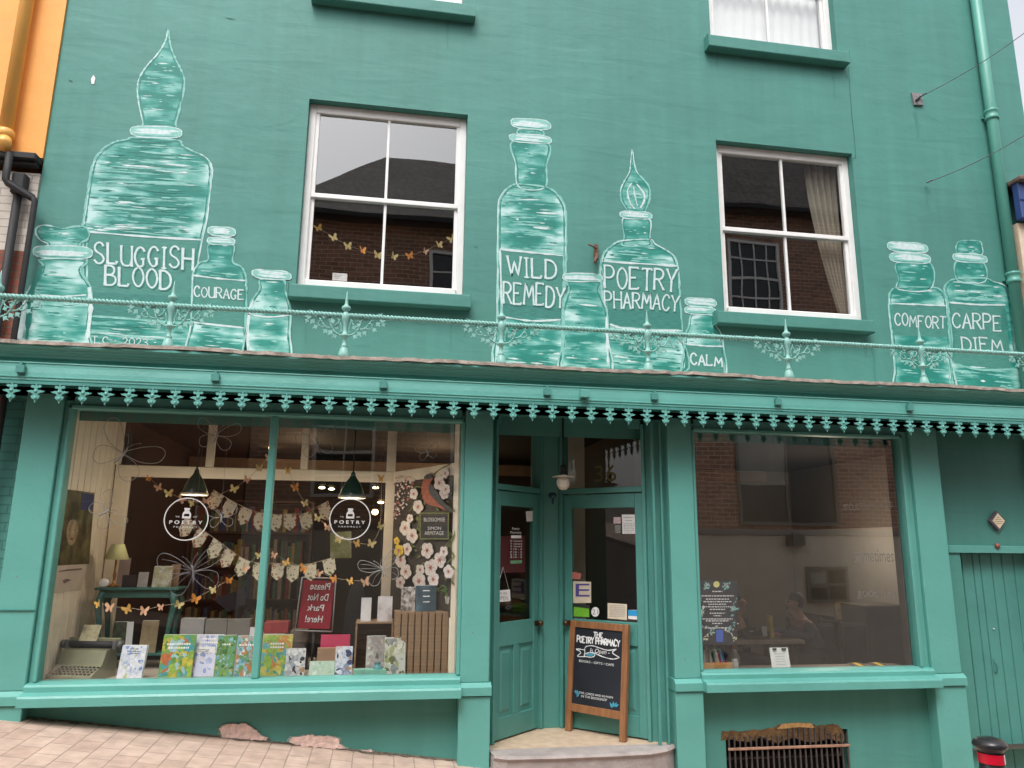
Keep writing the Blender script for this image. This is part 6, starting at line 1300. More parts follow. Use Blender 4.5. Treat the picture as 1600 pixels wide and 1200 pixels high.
# ---------------------------------------------------------------- right window: table, two people, shelf things
IZ = -.05
ZT = .68; tf = PZ(1160, 1000, ZT); tr_ = PZ(1258, 1001, ZT)
b = MB(); b.box(5.86, 5.897, .1, 4.15, .72, 1.85); b.build('pale_wall_panel', pm('pale_panel_paint', (.50, .47, .42), .7, .06, 3), shop)
tyf = (tf.y + tr_.y) / 2; tx0, tx1 = P(1135, 1000, tyf).x, P(1258, 1000, tyf).x
te2 = empty('cafe_table', ((tx0 + tx1) / 2, tyf + .35, IZ), 'dark wooden cafe table behind the reading room window', 'table')
b = MB(); b.box(tx0, tx1, tyf, tyf + .7, ZT - .04, ZT, .006); b.build('table_top', pm('grey_brown_table', (.38, .31, .26), .45, .2, 6), te2)
for sx in (tx0 + .1, tx1 - .1):
    for sy in (tyf + .06, tyf + .62): b = MB(); b.box(sx - .025, sx + .025, sy - .025, sy + .025, IZ, ZT - .041, .004); b.build('leg', OAK if sx < tx0 + .2 and sy < tyf + .2 else DWOOD, te2)
SKIN = pm('skin', (.56, .31, .22), .5, .08, 12)
def skin_mesh(name, joints, edges, rad, mat, parent, sub=2, root=0):
    me = bpy.data.meshes.new(name); o0 = Vector(WL[parent.name]) if parent else Vector()
    me.from_pydata([Vector(p) - o0 for p in joints], edges, [])
    o = bpy.data.objects.new(name, me); COL.objects.link(o); WL[o.name] = o0
    if parent: o.parent = parent; o.location = (0, 0, 0)
    s = o.modifiers.new('skin', 'SKIN'); s.use_smooth_shade = True; s.branch_smoothing = .5
    for i, r in enumerate(rad): me.skin_vertices[0].data[i].radius = (r, r) if not isinstance(r, tuple) else r
    me.skin_vertices[0].data[root].use_root = True
    d = o.modifiers.new('subdiv', 'SUBSURF'); d.levels = sub; d.render_levels = sub
    me.materials.append(mat); return o
def seated(x, y, f, label, top, legs, hair, hands_z, lean=.12, k=1.0):
    """f: +1 faces +x, -1 faces -x. Seat height .45"""
    e = empty('person', (x, y, IZ), label, 'person'); g = lambda a, s, z: (x + f * a * k, y + s, IZ + z * k)
    hx = lean * 1.35
    J = [g(0, 0, .55), g(lean * .35, 0, .70), g(lean * .7, 0, .88), g(lean, 0, .975), g(lean * 1.15, 0, 1.025), g(hx + .0, 0, 1.065), g(hx + .012, 0, 1.135), g(hx + .004, 0, 1.20)]
    Rr = [.15, .135, .145, .09, .064, .080, .094, .070]; E = [(i, i + 1) for i in range(7)]
    def add(pts, rs, root):
        i0 = len(J); J.extend(pts); Rr.extend(rs); E.append((root, i0)); E.extend((i0 + i, i0 + i + 1) for i in range(len(pts) - 1)); return len(J) - 1
    add([g(hx + .098, 0, 1.135)], [.014], 6)      # nose
    add([g(hx + .062, 0, 1.075)], [.030], 5)         # chin
    arms = []
    for s in (-1, 1):
        add([g(hx - .005, s * .082, 1.145)], [.013], 6)                                    # ear
        w_ = add([g(lean * .85, s * .15, .94), g(lean * .6 + .03, s * .20, .86), g(lean * .6 + .08, s * .22, .78), g(lean + .22, s * .17, hands_z + .03), g(lean + .33, s * .11, hands_z + .025)], [.062, .05, .042, .036, .026], 2)
        pm_ = add([g(lean + .39, s * .10, hands_z + .022)], [(.034, .016)], w_)
        for j, (du, L) in enumerate(((-.028, .06), (-.010, .075), (.010, .07), (.028, .055))):
            add([g(lean + .43, s * .10 + du, hands_z + .022), g(lean + .43 + L * .6, s * .10 + du * 1.2, hands_z + .026), g(lean + .43 + L, s * .10 + du * 1.2, hands_z + .010)], [.009, .0085, .007], pm_)
        add([g(lean + .37, s * .10 - s * .038, hands_z + .018), g(lean + .41, s * .10 - s * .055, hands_z + .014)], [.011, .009], w_)
        add([g(.04, s * .09, .52), g(.24, s * .11, .52), g(.43, s * .12, .50), g(.41, s * .12, .28), g(.38, s * .12, .09), g(.46, s * .13, .045), g(.53, s * .13, .035)], [.10, .085, .062, .055, .042, .04, .03], 0)
    b_ = skin_mesh('body', J, E, Rr, SKIN, e)
    b_['label'] = 'seated figure with forearms on the table'
    # jumper, trousers, shoes, hair follow the body
    J2 = [g(0, 0, .57), g(lean * .35, 0, .70), g(lean * .7, 0, .88), g(lean, 0, .97)]; R2 = [.185, .178, .172, .10]; E2 = [(0, 1), (1, 2), (2, 3)]
    for s in (-1, 1):
        i0 = len(J2); J2 += [g(lean * .85, s * .15, .94), g(lean * .6 + .03, s * .20, .86), g(lean * .6 + .08, s * .22, .78), g(lean + .22, s * .17, hands_z + .035), g(lean + .32, s * .115, hands_z + .03)]; R2 += [.076, .064, .055, .048, .040]; E2 += [(2, i0)] + [(i0 + i, i0 + i + 1) for i in range(4)]
    skin_mesh('jumper', J2, E2, R2, top, e)
    J3 = [g(0, 0, .55)]; R3 = [.16]; E3 = []
    for s in (-1, 1):
        i0 = len(J3); J3 += [g(.04, s * .09, .525), g(.24, s * .11, .525), g(.43, s * .12, .505), g(.41, s * .12, .28), g(.385, s * .12, .12)]; R3 += [.112, .098, .074, .066, .056]; E3 += [(0, i0)] + [(i0 + i, i0 + i + 1) for i in range(4)]
    skin_mesh('trousers', J3, E3, R3, legs, e)
    for s in (-1, 1):
        b = MB(); c = Vector(g(.47, s * .13, .045)); b.ball(c, .12 * k, .05, .045, 12, 8); b.build('shoe', BLACK, e)
        b = MB(); b.ball(g(hx + .078, s * .030, 1.165), .010, .012, .008, 8, 6); b.build('eye', pm('eye_dark', (.03, .02, .02), .3, 0), e)
    b = MB(); b.ball(g(hx + .076, 0, 1.092), .010, .022, .006, 8, 6); b.build('mouth', pm('lip_colour', (.30, .11, .09), .5), e)
    J4 = [g(hx + .015, 0, 1.245), g(hx - .035, 0, 1.215), g(hx - .055, 0, 1.15), g(hx - .05, 0, 1.08)]
    skin_mesh('hair', J4, [(0, 1), (1, 2), (2, 3)], [(.07, .05), .090, .080, .06], hair, e)
    ch_ = empty('chair', (x, y, IZ), ('dark wooden chair under the left seated person' if f > 0 else 'dark wooden chair under the right seated person'), 'chair', 'cafe chairs')
    def cb(n, *a): b = MB(); b.xf = lambda v: Vector((x + f * v.x, y + v.y, IZ + v.z)); b.box(*a, .004); b.build(n, DWOOD, ch_)
    cb('seat', -.22, .20, -.21, .21, .40, .43); cb('backrest', -.24, -.215, -.20, .20, .62, .88)
    for sx in (-.22, .16):
        for sy in (-.19, .155): cb('leg', sx, sx + .035, sy, sy + .035, 0, .40 if sx > 0 else .90)
hl = PZ(1168, 905, IZ + 1.36)
yl = tyf + .33
seated(P(1150, 930, yl).x - .14, yl, 1, 'person in a dark green jumper seated at the left of the cafe table', pm('dark_green_knit', (.035, .045, .04), .9, .2, 30), pm('dark_jeans', (.03, .035, .05), .9, .2, 20), pm('dark_hair', (.03, .02, .015), .7, .3, 30), .785, .12, .95)
seated(P(1240, 945, yl).x + .21, yl + .02, -1, 'person in a grey blue jumper seated at the right of the cafe table', pm('grey_blue_knit', (.085, .09, .115), .9, .2, 30), pm('brown_trousers', (.06, .04, .035), .9, .2, 20), pm('brown_hair', (.07, .04, .025), .7, .3, 30), .785, .16, .93)
def on_table(px, w_, h, d, name, label, cat, mat, yaw=0, yy=.2):
    x = P(px, 998, tyf + yy).x; b = MB(); a = R(yaw)
    b.xf = lambda v: Vector((x + v.x * math.cos(a) - v.y * math.sin(a), tyf + yy + v.x * math.sin(a) + v.y * math.cos(a), ZT + .001 + v.z)); b.box(-w_ / 2, w_ / 2, 0, d, 0, h, .002); return tag(b.build(name, mat), label, cat)
on_table(1196, .06, .12, .015, 'menu_card', 'small white menu card standing on the cafe table', 'menu', PAPER, 20, .12)
on_table(1207, .045, .22, .05, 'bottle_carton', 'tall yellow carton standing on the cafe table', 'carton', pm('mustard_carton', (.75, .55, .08), .6, .2, 12), 10, .18)
on_table(1180, .22, .05, .16, 'paper_stack', 'stack of papers on the cafe table', 'papers', pm('dim_paper', (.45, .40, .34), .8, .2, 20), 4, .25)
on_table(1186, .2, .03, .14, 'hardback_book', 'flat dark book lying on the cafe table', 'book', DWOOD, -8, .05)
# things on the reading room sill
SR = .616
b = MB(); b.box(2.53, 4.48, -.13, .16, .58, .615); b.build('reading_sill', pm('brown_sill_wood', (.16, .11, .08), .5, .2, 8, streak=(1, 6, 1)), shop)
bx = P(1094, 1040, -.08).x; bx1 = P(1143, 1040, -.08).x; zt2 = P(1118, 1035, -.08).z
bo = empty('wooden_book_tray', ((bx + bx1) / 2, -.05, SR), 'small pale wooden tray holding coloured paperbacks in the reading room window', 'tray')
b = MB(); b.box(bx, bx1, -.10, -.09, SR, zt2, .002); b.box(bx, bx1, .02, .03, SR, zt2, .002); b.box(bx, bx + .01, -.089, .019, SR, zt2); b.box(bx1 - .01, bx1, -.089, .019, SR, zt2); b.box(bx + .011, bx1 - .011, -.089, .019, SR, SR + .008); b.build('tray_box', pm('pine_tray', (.50, .25, .09), .5, .2, 10, streak=(1, 1, 10)), bo)
cols = ((.30, .24, .24), (.42, .36, .36), (.22, .17, .16), (.10, .06, .05), (.34, .32, .28), (.15, .16, .15), (.05, .18, .09), (.28, .42, .44), (.62, .58, .36), (.38, .04, .12), (.20, .34, .50), (.08, .10, .22))
n = len(cols)
labs = ('dusty pink', 'pale grey pink', 'brown grey', 'dark brown', 'stone grey', 'charcoal', 'dark green', 'pale blue', 'cream', 'crimson', 'sky blue', 'navy')
for i, c3 in enumerate(cols):
    u0 = bx + .013 + (bx1 - bx - .05) * i / n; wd = (bx1 - bx - .05) / n * .9; h = P(1118, 1012 + 3 * math.sin(i * 2.3) + i * .4, -.06).z - SR; b = MB(); sk = .0 if i < 6 else .03
    b.add([(u0 + sk * 0, -.08, SR + .009), (u0 + wd, -.08, SR + .009), (u0 + wd, .015, SR + .009), (u0, .015, SR + .009), (u0 - sk, -.08, SR + h), (u0 + wd - sk, -.08, SR + h), (u0 + wd - sk, .015, SR + h), (u0 - sk, .015, SR + h)], [(0, 3, 2, 1), (4, 5, 6, 7), (0, 1, 5, 4), (1, 2, 6, 5), (2, 3, 7, 6), (3, 0, 4, 7)])
    tag(b.build('paperback', pm('spine_%d' % i, c3, .5, .2, 40)), labs[i] + ' paperback spine in the wooden tray', 'book', 'paperbacks in the wooden tray')
c = P(1149, 1045, -.05); b = MB(); b.lathe([(.028, 0), (.034, .012), (.034, .06), (.026, .07), (.026, .085)], (c.x, -.04, SR), 14); je = tag(b.build('glass_tumbler', pm('cloudy_glass', (.40, .40, .37), .15, .15, 20)), 'cloudy glass tumbler beside the wooden tray', 'glass')
c = P(1150, 1022, .05); b = MB(); b.lathe([(.03, 0), (.045, .04), (.04, .09), (.02, .12), (.026, .14)], (c.x, .08, SR), 14); tag(b.build('dark_vase', pm('dark_olive_glaze', (.07, .07, .05), .3, .2)), 'dark olive vase behind the glass tumbler', 'vase')
e = standing('clipped_notice', 'white notice held by a black bulldog clip standing on the reading room sill', 'notice', 1207, 1236, 1012, 1048, PAPER, .004, .03, None, z=SR, y=-.09, pages=False, extra=squiggle(5, pm('pale_grey_print', (.5, .5, .52), .6), .3, .32, .12))
c = P(1220, 1014, -.09); b = MB(); b.box(c.x - .06, c.x - .03, -.075, -.05, c.z - .012, c.z + .004); b.box(c.x + .02, c.x + .055, -.075, -.05, c.z - .012, c.z + .004); tag(b.build('bulldog_clip', BLACK), 'black clip at the top of the white notice', 'clip')
for i, (px, lab) in enumerate(((1340, 'yellow and brown striped strip, left one of the pair on the reading room sill'), (1372, 'yellow and brown striped strip, right one of the pair on the reading room sill'))):
    p = PZ(px, 1044, SR); m = MB(); b = MB(); y0 = -.10
    xx = P(px, 1044, -.06).x; e2 = empty('striped_strip', (xx, -.08, SR), lab, 'tape', 'striped strips on the reading room sill')
    for k_ in range(3):
        b = MB(); u = xx - .05 + k_ * .04
        b.slab([(u + .03, -.11, SR + .002), (u + .07, -.11, SR + .002), (u + .02, -.03, SR + .03), (u - .02, -.03, SR + .03)], (0, .3, 1), .008); b.build('stripe', pm('stripe_yellow', (.80, .52, .03), .5) if k_ == 1 else pm('stripe_brown', (.12, .09, .07), .6), e2)
b = MB(); b.box(4.44, 4.478, -.128, -.05, .62, 2.6); b.build('inner_frame', pm('dark_brown_inner_frame', (.05, .035, .03), .6, .2), shop)
# poem poster
e = empty('poem_poster', P(1122, 1004, -.155), 'dark blue illustrated poem poster with a yellow moon in the reading room window', 'poster')
b = MB(); q = [P(x, y, -.160) for x, y in ((1092, 906), (1153, 908), (1151, 1007), (1095, 1008))]; b.slab(q, (0, 1, 0), .004); b.build('poster_sheet', pm('midnight_print', (.018, .022, .035), .5, .2, 10), e)
b = MB(); y = -.1605
b.poly([P(1119.5 + 5 * math.cos(t), 913 + 5 * math.sin(t), y) for t in [.52 * i for i in range(12)]]); b.build('poster_moon', pm('print_moon_yellow', (.72, .66, .25), .6), e)
b = MB(); lines = ['THE NIGHT POEM'] + [''] * 0
ys = [924, 931, 936, 940, 944, 948, 952, 958, 962, 967, 970, 974, 981]; wsx = [8, 25, 18, 22, 14, 24, 12, 12, 6, 24, 18, 8, 20]
random.seed(33)
for yy, wx in zip(ys, wsx):
    x = 1121 - wx
    while x < 1121 + wx:
        L = random.uniform(1.5, 5); b.quad(P(x, yy + .9, y), P(min(x + L, 1121 + wx), yy + .9, y), P(min(x + L, 1121 + wx), yy - .7, y), P(x, yy - .7, y)); x += L + 1.1
b.build('poster_print', CHALK, e)
b = MB(); random.seed(34); PAL = [pm('print_pale_leaf', (.42, .50, .45), .6), pm('print_teal_leaf', (.18, .42, .40), .6), pm('print_white_flower', (.70, .68, .62), .6), pm('print_cream_bud', (.62, .60, .36), .6), pm('print_blue_bottle', (.05, .13, .50), .5)]
kk = 0
def leafp(x, y_, a, L, mi):
    global kk
    kk += 1; b.mi = mi; b.poly([P(x + L * (math.cos(a) * t - .28 * math.sin(a) * s), y_ + L * (math.sin(a) * t + .28 * math.cos(a) * s), y - .0002 - kk * .00003) for t, s in ((0, 0), (.35, 1), (1, 0), (.35, -1))])
for cx, cy, nn, L in ((1104, 915, 16, 5), (1135, 915, 16, 5), (1096, 957, 5, 9), (1148, 957, 5, 9), (1094, 940, 3, 4), (1147, 940, 3, 4), (1113, 984, 8, 6), (1136, 984, 8, 6), (1102, 996, 8, 5), (1146, 996, 8, 5), (1099, 977, 4, 5), (1147, 977, 4, 5)):
    for q in range(nn): leafp(cx + random.uniform(-4, 4), cy + random.uniform(-5, 5), random.uniform(0, 6.28), L * random.uniform(.6, 1.2), random.choice((0, 1, 1, 2)) if cy < 980 or cy < 990 else 3 if q % 3 else 2)
b.mi = 4; kk += 1; b.poly([P(x, yy, y - .0002 - kk * .00003) for x, yy in ((1119, 984), (1130, 984), (1130, 1003), (1119, 1003))]); b.build('poster_flowers', PAL, e)
# back of the room: coat hooks, framed sheets, a dark cabinet and an easy chair
RB = 3.2
def back_box(name, label, cat, x0, x1, pt, pb, y, mat, d=.04):
    b = MB(); a = P(x0, pb, y); c = P(x1, pt, y); b.box(a.x, c.x, y, y + d, a.z, c.z, .004); return tag(b.build(name, mat), label, cat)
back_box('wall_print', 'pale print with three dark motifs on the back wall of the reading room', 'print', 1323, 1340, 942, 970, 3.0, pm('lilac_print', (.42, .40, .46), .7, .1, 12))
back_box('wall_print', 'narrow cream and brown print left of the pale print', 'print', 1307, 1317, 940, 968, 3.0, pm('cream_brown_print', (.42, .34, .22), .7, .3, 12))
b = MB(); a = P(1362, 1040, 1.6); c = P(1420, 946, 1.6); b.box(a.x, c.x, 1.6, 2.1, IZ, c.z, .01); tag(b.build('cabinet', pm('grey_brown_cabinet', (.13, .115, .10), .6, .15, 3)), 'plain grey brown cabinet at the right of the reading room', 'cabinet')
xa = P(1352, 1015, 1.2)
ea = empty('easy_chair', (xa.x, 1.35, IZ), 'low dark button backed chair in front of the cabinet', 'chair')
b = MB(); b.box(xa.x - .28, xa.x + .28, 1.55, 1.65, IZ + .35, IZ + .86, .03); b.build('backrest', pm('dark_weave', (.06, .05, .045), .9, .4, 60), ea)
b = MB(); b.box(xa.x - .28, xa.x + .28, 1.05, 1.549, IZ + .28, IZ + .44, .03); b.build('seat', pm('grey_cushion', (.17, .165, .17), .9, .1, 10), ea)
for sx in (-.25, .25):
    for sy in (1.1, 1.6): b = MB(); b.tube([(xa.x + sx, sy, IZ), (xa.x + sx * .95, sy, IZ + .3)], .018, 8); b.build('leg', DWOOD, ea)
# bookcase and counters in the dim front room
random.seed(77)
bk = empty('bookcase', (-1.6, 3.6, IZ), 'dark bookcase of dim books at the back of the front room', 'bookcase')
b = MB(); b.box(-2.3, -.9, 3.9, 3.95, IZ, 2.1); 
for zz in (.1, .5, .9, 1.3, 1.7, 2.08): b.box(-2.3, -.9, 3.6, 3.899, zz, zz + .025)
b.box(-2.33, -2.3, 3.6, 3.95, IZ, 2.1); b.box(-.9, -.87, 3.6, 3.95, IZ, 2.1); b.build('shelves', DWOOD, bk)
BKM = [pm('dim_spine_%s' % 'abcdef'[i], c3, .7, .2, 20) for i, c3 in enumerate(((.34, .08, .06), (.08, .13, .34), (.48, .42, .32), (.10, .22, .13), (.50, .38, .14), (.16, .14, .14)))]
for zz in (.126, .526, .926, 1.326, 1.726):
    b = MB(); x = -2.28
    while x < -.95:
        w_ = random.uniform(.02, .05); b.mi = random.randrange(6)
        if random.random() < .86: b.box(x, x + w_ - .003, 3.63, 3.85, zz, zz + random.uniform(.2, .31))
        x += w_
    b.build('book_row', BKM, bk)
ct = empty('counter', (.9, 2.2, IZ), 'dim wooden counter inside the front room', 'counter')
b = MB(); b.box(.2, 1.5, 2.0, 2.6, IZ, .95, .01); b.build('counter_body', DWOOD, ct); b = MB(); b.box(.16, 1.54, 1.95, 2.65, .951, .99, .008); b.build('counter_top', WOOD, ct)
b = MB(); b.xf = None; c = P(545, 840, 1.4); b.slab([P(*q, 1.4) for q in ((516, 922 - 50), (549, 872), (549, 830), (516, 832))], (0, 1, 0), .01); tag(b.build('hanging_print', cover('meadow_print', ((.10, .14, .05), (.26, .30, .10), (.55, .55, .45)), 5, 40)), 'green meadow print hanging behind the second emblem', 'print')
b = MB(); b.box(-2.3, 5, 3.2, 3.28, 2.45, 2.58); b.build('ceiling_beam', pm('ceiling_beam_brown', (.16, .10, .06), .7, .2), shop)
# cream partition seen through the right hand door
b = MB(); q0 = P(888, 700, .9).x; b.box(q0 - .05, q0 + .16, .9, .96, IZ, 2.66); b.build('cream_partition', CREAM, shop)

# ---------------------------------------------------------------- door papers and stickers
def door_xf_pt(p0, p1, px, py, off):
    d = ray(px, py); dd = Vector((p1.x - p0.x, p1.y - p0.y, 0)).normalized(); nrm = Vector((dd.y, -dd.x, 0)); o3 = Vector((p0.x, p0.y, 0)) + nrm * (-.02)
    t = (o3 - CAM_POS).dot(nrm) / d.dot(nrm); return CAM_POS + d * t + nrm * off, nrm
def sticker(side, name, label, cat, pts, mat, off=.006, art=None):
    p0, p1 = (A0, A1) if side == 'l' else (B0, B1); q = [door_xf_pt(p0, p1, x, y, off)[0] for x, y in pts]; nrm = door_xf_pt(p0, p1, 900, 800, 0)[1]
    e = empty(name, q[0], label, cat, 'papers on the shop doors'); b = MB()
    if len(q) == 4: b.slab(q, -nrm, .002)
    else:
        m = len(q); b.add(q + [p - nrm * .002 for p in q], [tuple(range(m)), tuple(range(2 * m - 1, m - 1, -1))] + [(i, (i + 1) % m, (i + 1) % m + m, i + m) for i in range(m)])
    b.build('sheet', mat, e)
    if art:
        g = lambda x, y, k_=0: door_xf_pt(p0, p1, x, y, off + .0015 + k_ * .0005)[0]; art(g, e)
    return e
def bars(rows, mat, wmin=.6):
    def fn(g, e):
        b = MB(); random.seed(len(rows))
        for (x0, x1, y, h) in rows:
            x = x0
            while x < x1: L = random.uniform(2, 6); b.quad(g(x, y + h), g(min(x1, x + L), y + h), g(min(x1, x + L), y), g(x, y)); x += L + .9
        b.build('printing', mat, e)
    return fn
GRAYINK = pm('grey_print_ink', (.3, .3, .32), .6)
def words(items, mat, name='printing'):
    def fn(g, e):
        b = MB()
        for s, (x0, x1, y0, y1) in items: put_text(b, s, [g(x0, y0), g(x1, y0), g(x1, y1), g(x0, y1)])
        b.build(name, mat, e)
    return fn
sticker('r', 'white_notice', 'tall white notice at the top right corner of the right hand door', 'notice', ((972, 804), (994, 804), (995, 834), (973, 834)), PAPER, art=bars([(975, 990, 808, 1), (978, 988, 813, 1)] + [(975, 992, 818 + 2.6 * i, .8) for i in range(6)], GRAYINK))
sticker('r', 'pink_sticker', 'small pink and white sticker left of the tall notice', 'sticker', ((959, 808), (970, 808), (970, 818), (959, 818)), pm('pink_white_sticker', (.66, .50, .52), .5, .2, 60))
sticker('r', 'grey_sticker', 'small grey sticker under the pink one', 'sticker', ((961, 820), (970, 820), (970, 833), (962, 833)), pm('grey_sticker_print', (.22, .22, .20), .5, .3, 60))
sticker('r', 'red_sticker', 'red and grey sticker, lowest left above the blue framed sticker', 'sticker', ((892, 893), (909, 896), (907, 905), (892, 905)), pm('red_grey_sticker', (.50, .16, .13), .5, .3, 60))
sticker('r', 'blue_framed_sticker', 'pale sticker printed with a large blue letter at the lower left of the door', 'sticker', ((896, 908), (924, 909), (924, 942), (896, 942)), PAPERC, art=words([('E', (900, 922, 912, 932))], pm('violet_ink', (.09, .07, .30), .6)))
sticker('r', 'green_sticker', 'bright green hygiene style sticker low on the right hand door', 'sticker', ((896, 943), (922, 945), (922, 966), (897, 964)), pm('sticker_black_edge', (.02, .025, .02), .5), art=lambda g, e: (lambda b: (b.quad(g(897, 963), g(921, 964), g(921, 951), g(897, 948)), b.build('green_face', pm('sticker_green', (.16, .46, .03), .5, .1, 30), e)))(MB()))
sticker('r', 'round_sticker', 'round white sticker in the middle of the row on the right hand door', 'sticker', [(930.5 + 6.3 * math.cos(t), 956 + 7.6 * math.sin(t)) for t in [.393 * i for i in range(16)]], PAPER, art=words([('21', (926, 935, 952, 960))], GRAYINK))
sticker('r', 'cream_notice', 'cream typed notice low on the right hand door', 'notice', ((950, 942), (980, 944), (980, 969), (950, 966)), PAPERC, art=bars([(953, 977, 946 + 3.2 * i, 1) for i in range(6)], GRAYINK))
sticker('r', 'blue_sticker', 'blue and white sticker at the lower right corner of the door', 'sticker', ((982, 953), (996, 953), (996, 968), (982, 967)), PAPER, art=lambda g, e: (lambda b: (b.quad(g(982, 962), g(996, 962.5), g(996, 953.5), g(982, 953)), b.build('blue_face', pm('sticker_blue', (.02, .30, .62), .5, .1, 30), e)))(MB()))
sticker('l', 'white_notice', 'small white notice at the top of the left hand door', 'notice', ((821, 799), (840, 798), (840, 814), (822, 815)), PAPER)
sticker('l', 'green_oval_sticker', 'green oval sticker at the bottom corner of the left hand door', 'sticker', [(834.5 + 4 * math.cos(t), 957 + 8.5 * math.sin(t)) for t in [.393 * i for i in range(16)]], pm('emerald_sticker', (.01, .30, .13), .5, .1))
sticker('l', 'hanging_sign', 'white open sign hanging on a string in the left hand door', 'sign', ((771, 923), (795, 921), (796, 939), (772, 941)), PAPER, off=.012, art=lambda g, e: (words([('WE ARE', (776, 790, 925, 929)), ('OPEN', (775, 792, 931, 938))], GRAYINK)(g, e), (lambda b: (b.tube([g(774, 922), g(784, 886), g(793, 921)], .002, 4), b.build('string', CHALK, e)))(MB())))
sticker('l', 'red_card', 'dark red panel seen through the left hand door behind the white hours', 'panel', ((782, 838), (828, 837), (828, 894), (782, 896)), pm('dull_red_card', (.13, .02, .025), .6, .2, 4), off=-.05)
def hours(g, e):
    pass
eh = empty('opening_hours', door_xf_pt(A0, A1, 806, 870, .006)[0], 'white opening hours lettering with green last line on the left hand door', 'lettering', 'papers on the shop doors')
g = lambda x, y: door_xf_pt(A0, A1, x, y, .004)[0]
b = MB()
for s, (x0, x1, y0, y1) in (('Poetry', (800, 811, 824, 829)), ('Pharmacy', (797, 814, 830, 835))): put_text(b, s, [g(x0, y0), g(x1, y0), g(x1, y1), g(x0, y1)])
b.quad(g(798, 841), g(814, 841), g(814, 836.5), g(798, 836.5))
for i, y_ in enumerate((845, 849.5, 853.5, 858, 862.5, 866.5, 870.5)):
    s = ('M', 'T', 'W', 'T', 'F', 'S', 'S')[i]; put_text(b, s, [g(797, y_ - 1.4), g(799.5, y_ - 1.4), g(799.5, y_ + 1.6), g(797, y_ + 1.6)])
    put_text(b, '10 - 5' if i > 2 else 'closed', [g(802, y_ - 1.2), g(815, y_ - 1.2), g(815, y_ + 1.4), g(802, y_ + 1.4)])
b.build('hours_lettering', WINK, eh)
b = MB(); b.quad(g(797, 881), g(815, 880), g(815, 875), g(797, 876)); b.build('green_line', pm('pale_green_print', (.14, .34, .18), .6, .3, 80), eh)
b = MB(); gt = lambda x, y: door_xf_pt(B0, B1, x, y, -.006)[0]
put_text(b, '36', [gt(929, 728), gt(962, 726), gt(962, 752), gt(929, 753)], 0, -.0); tag(b.build('number_lettering', pm('dull_gold_paint', (.12, .115, .03), .6, .1)), 'dull gold street number on the transom above the right hand door', 'lettering')
# lobby lamp
le = empty('lobby_lamp', P(880, 765, -.02), 'small white opal lamp with a flat brim hanging in the entrance lobby', 'lamp'); c = P(880, 746, -.02)
OPAL = pm('opal_glass', (.62, .58, .50), .3, .05)
b = MB(); b.lathe([(.095, .0), (.09, .008), (.02, .022), (.012, .03)], c, 20); b.build('lamp_brim', pm('cream_enamel_brim', (.50, .46, .38), .4, .1), le)
b = MB(); b.lathe([(.001, -.105), (.03, -.10), (.052, -.07), (.055, -.03), (.045, -.001)], c, 18); b.build('opal_shade', OPAL, le)
b = MB(); b.tube([(c.x, c.y, c.z + .03), (c.x, c.y, c.z + .10)], .026, 10); b.tube([(c.x, c.y, c.z + .1), (c.x, c.y, 2.66)], .008, 8); b.build('lamp_rod', BLACK, le)

# ---------------------------------------------------------------- chalkboard
q = dict(bl=PZ(889, 1140, FLOOR), br=PZ(979, 1158, FLOOR))
d2 = Vector((q['br'].x - q['bl'].x, q['br'].y - q['bl'].y, 0)); Lb = d2.length; d2.normalize(); n2 = Vector((d2.y, -d2.x, 0))
cb = empty('chalkboard_sign', (q['bl'] + q['br']) / 2, 'oak framed chalkboard welcoming sign leaning against the right hand door', 'sign')
Hb = 0.0
mid = (q['bl'] + q['br']) / 2
tp = ray(938, 972); LEAN = .10
# height where the leaning plane meets the top of the board in the photo
best = None
for i in range(400):
    h = .6 + i * .002; p = mid - n2 * (LEAN * h) + Vector((0, 0, h)); v = p - CAM_POS; py = 600 - FPX * v.dot(CU) / v.dot(CF)
    if best is None or abs(py - 972) < best[0]: best = (abs(py - 972), h)
Hb = best[1]
BL0 = q['bl'] + n2 * .03
def bxf(v): return BL0 + d2 * v.x - n2 * (LEAN * v.z - .0 + v.y) + Vector((0, 0, v.z))
b = MB(); b.xf = bxf; fw = .052
ins = .0
def leg(u0, u1): b.box(u0, u1, -.02, .02, 0, Hb, .003)
leg(-.01, fw - .01); leg(Lb - fw + .012, Lb + .012); b.box(fw - .009, Lb - fw + .011, -.017, .017, Hb - .055, Hb - .002, .003); b.box(fw - .009, Lb - fw + .011, -.017, .017, .155, .215, .003)
b.build('frame', OAK, cb)
b = MB(); b.xf = bxf; b.box(fw - .012, Lb - fw + .014, -.006, .006, .21, Hb - .05); b.build('board', SLATEB, cb)
b = MB(); b.xf = bxf; u0, u1 = fw + .0, Lb - fw; Wb = u1 - u0; z0b, z1b = .215, Hb - .055; Hh = z1b - z0b
bq = lambda a, c, e_, f_: [(u0 + Wb * a, -.0085, z0b + Hh * (1 - e_)), (u0 + Wb * c, -.0085, z0b + Hh * (1 - e_)), (u0 + Wb * c, -.0085, z0b + Hh * (1 - f_)), (u0 + Wb * a, -.0085, z0b + Hh * (1 - f_))]
nv = Vector((0, -1, 0)); random.seed(5)
letter_text(b, 'THE', bq(.40, .60, .045, .10), .009, nv, slop=.03); letter_text(b, 'POETRY PHARMACY', bq(.03, .97, .115, .195), .011, nv, gap=.2, slop=.06)
def chalk(pts, w_=.007): ribbon(b, [(u0 + Wb * x, -.0088, z0b + Hh * (1 - y)) for x, y in smooth_path(pts, 5)], w_, nv, .35)
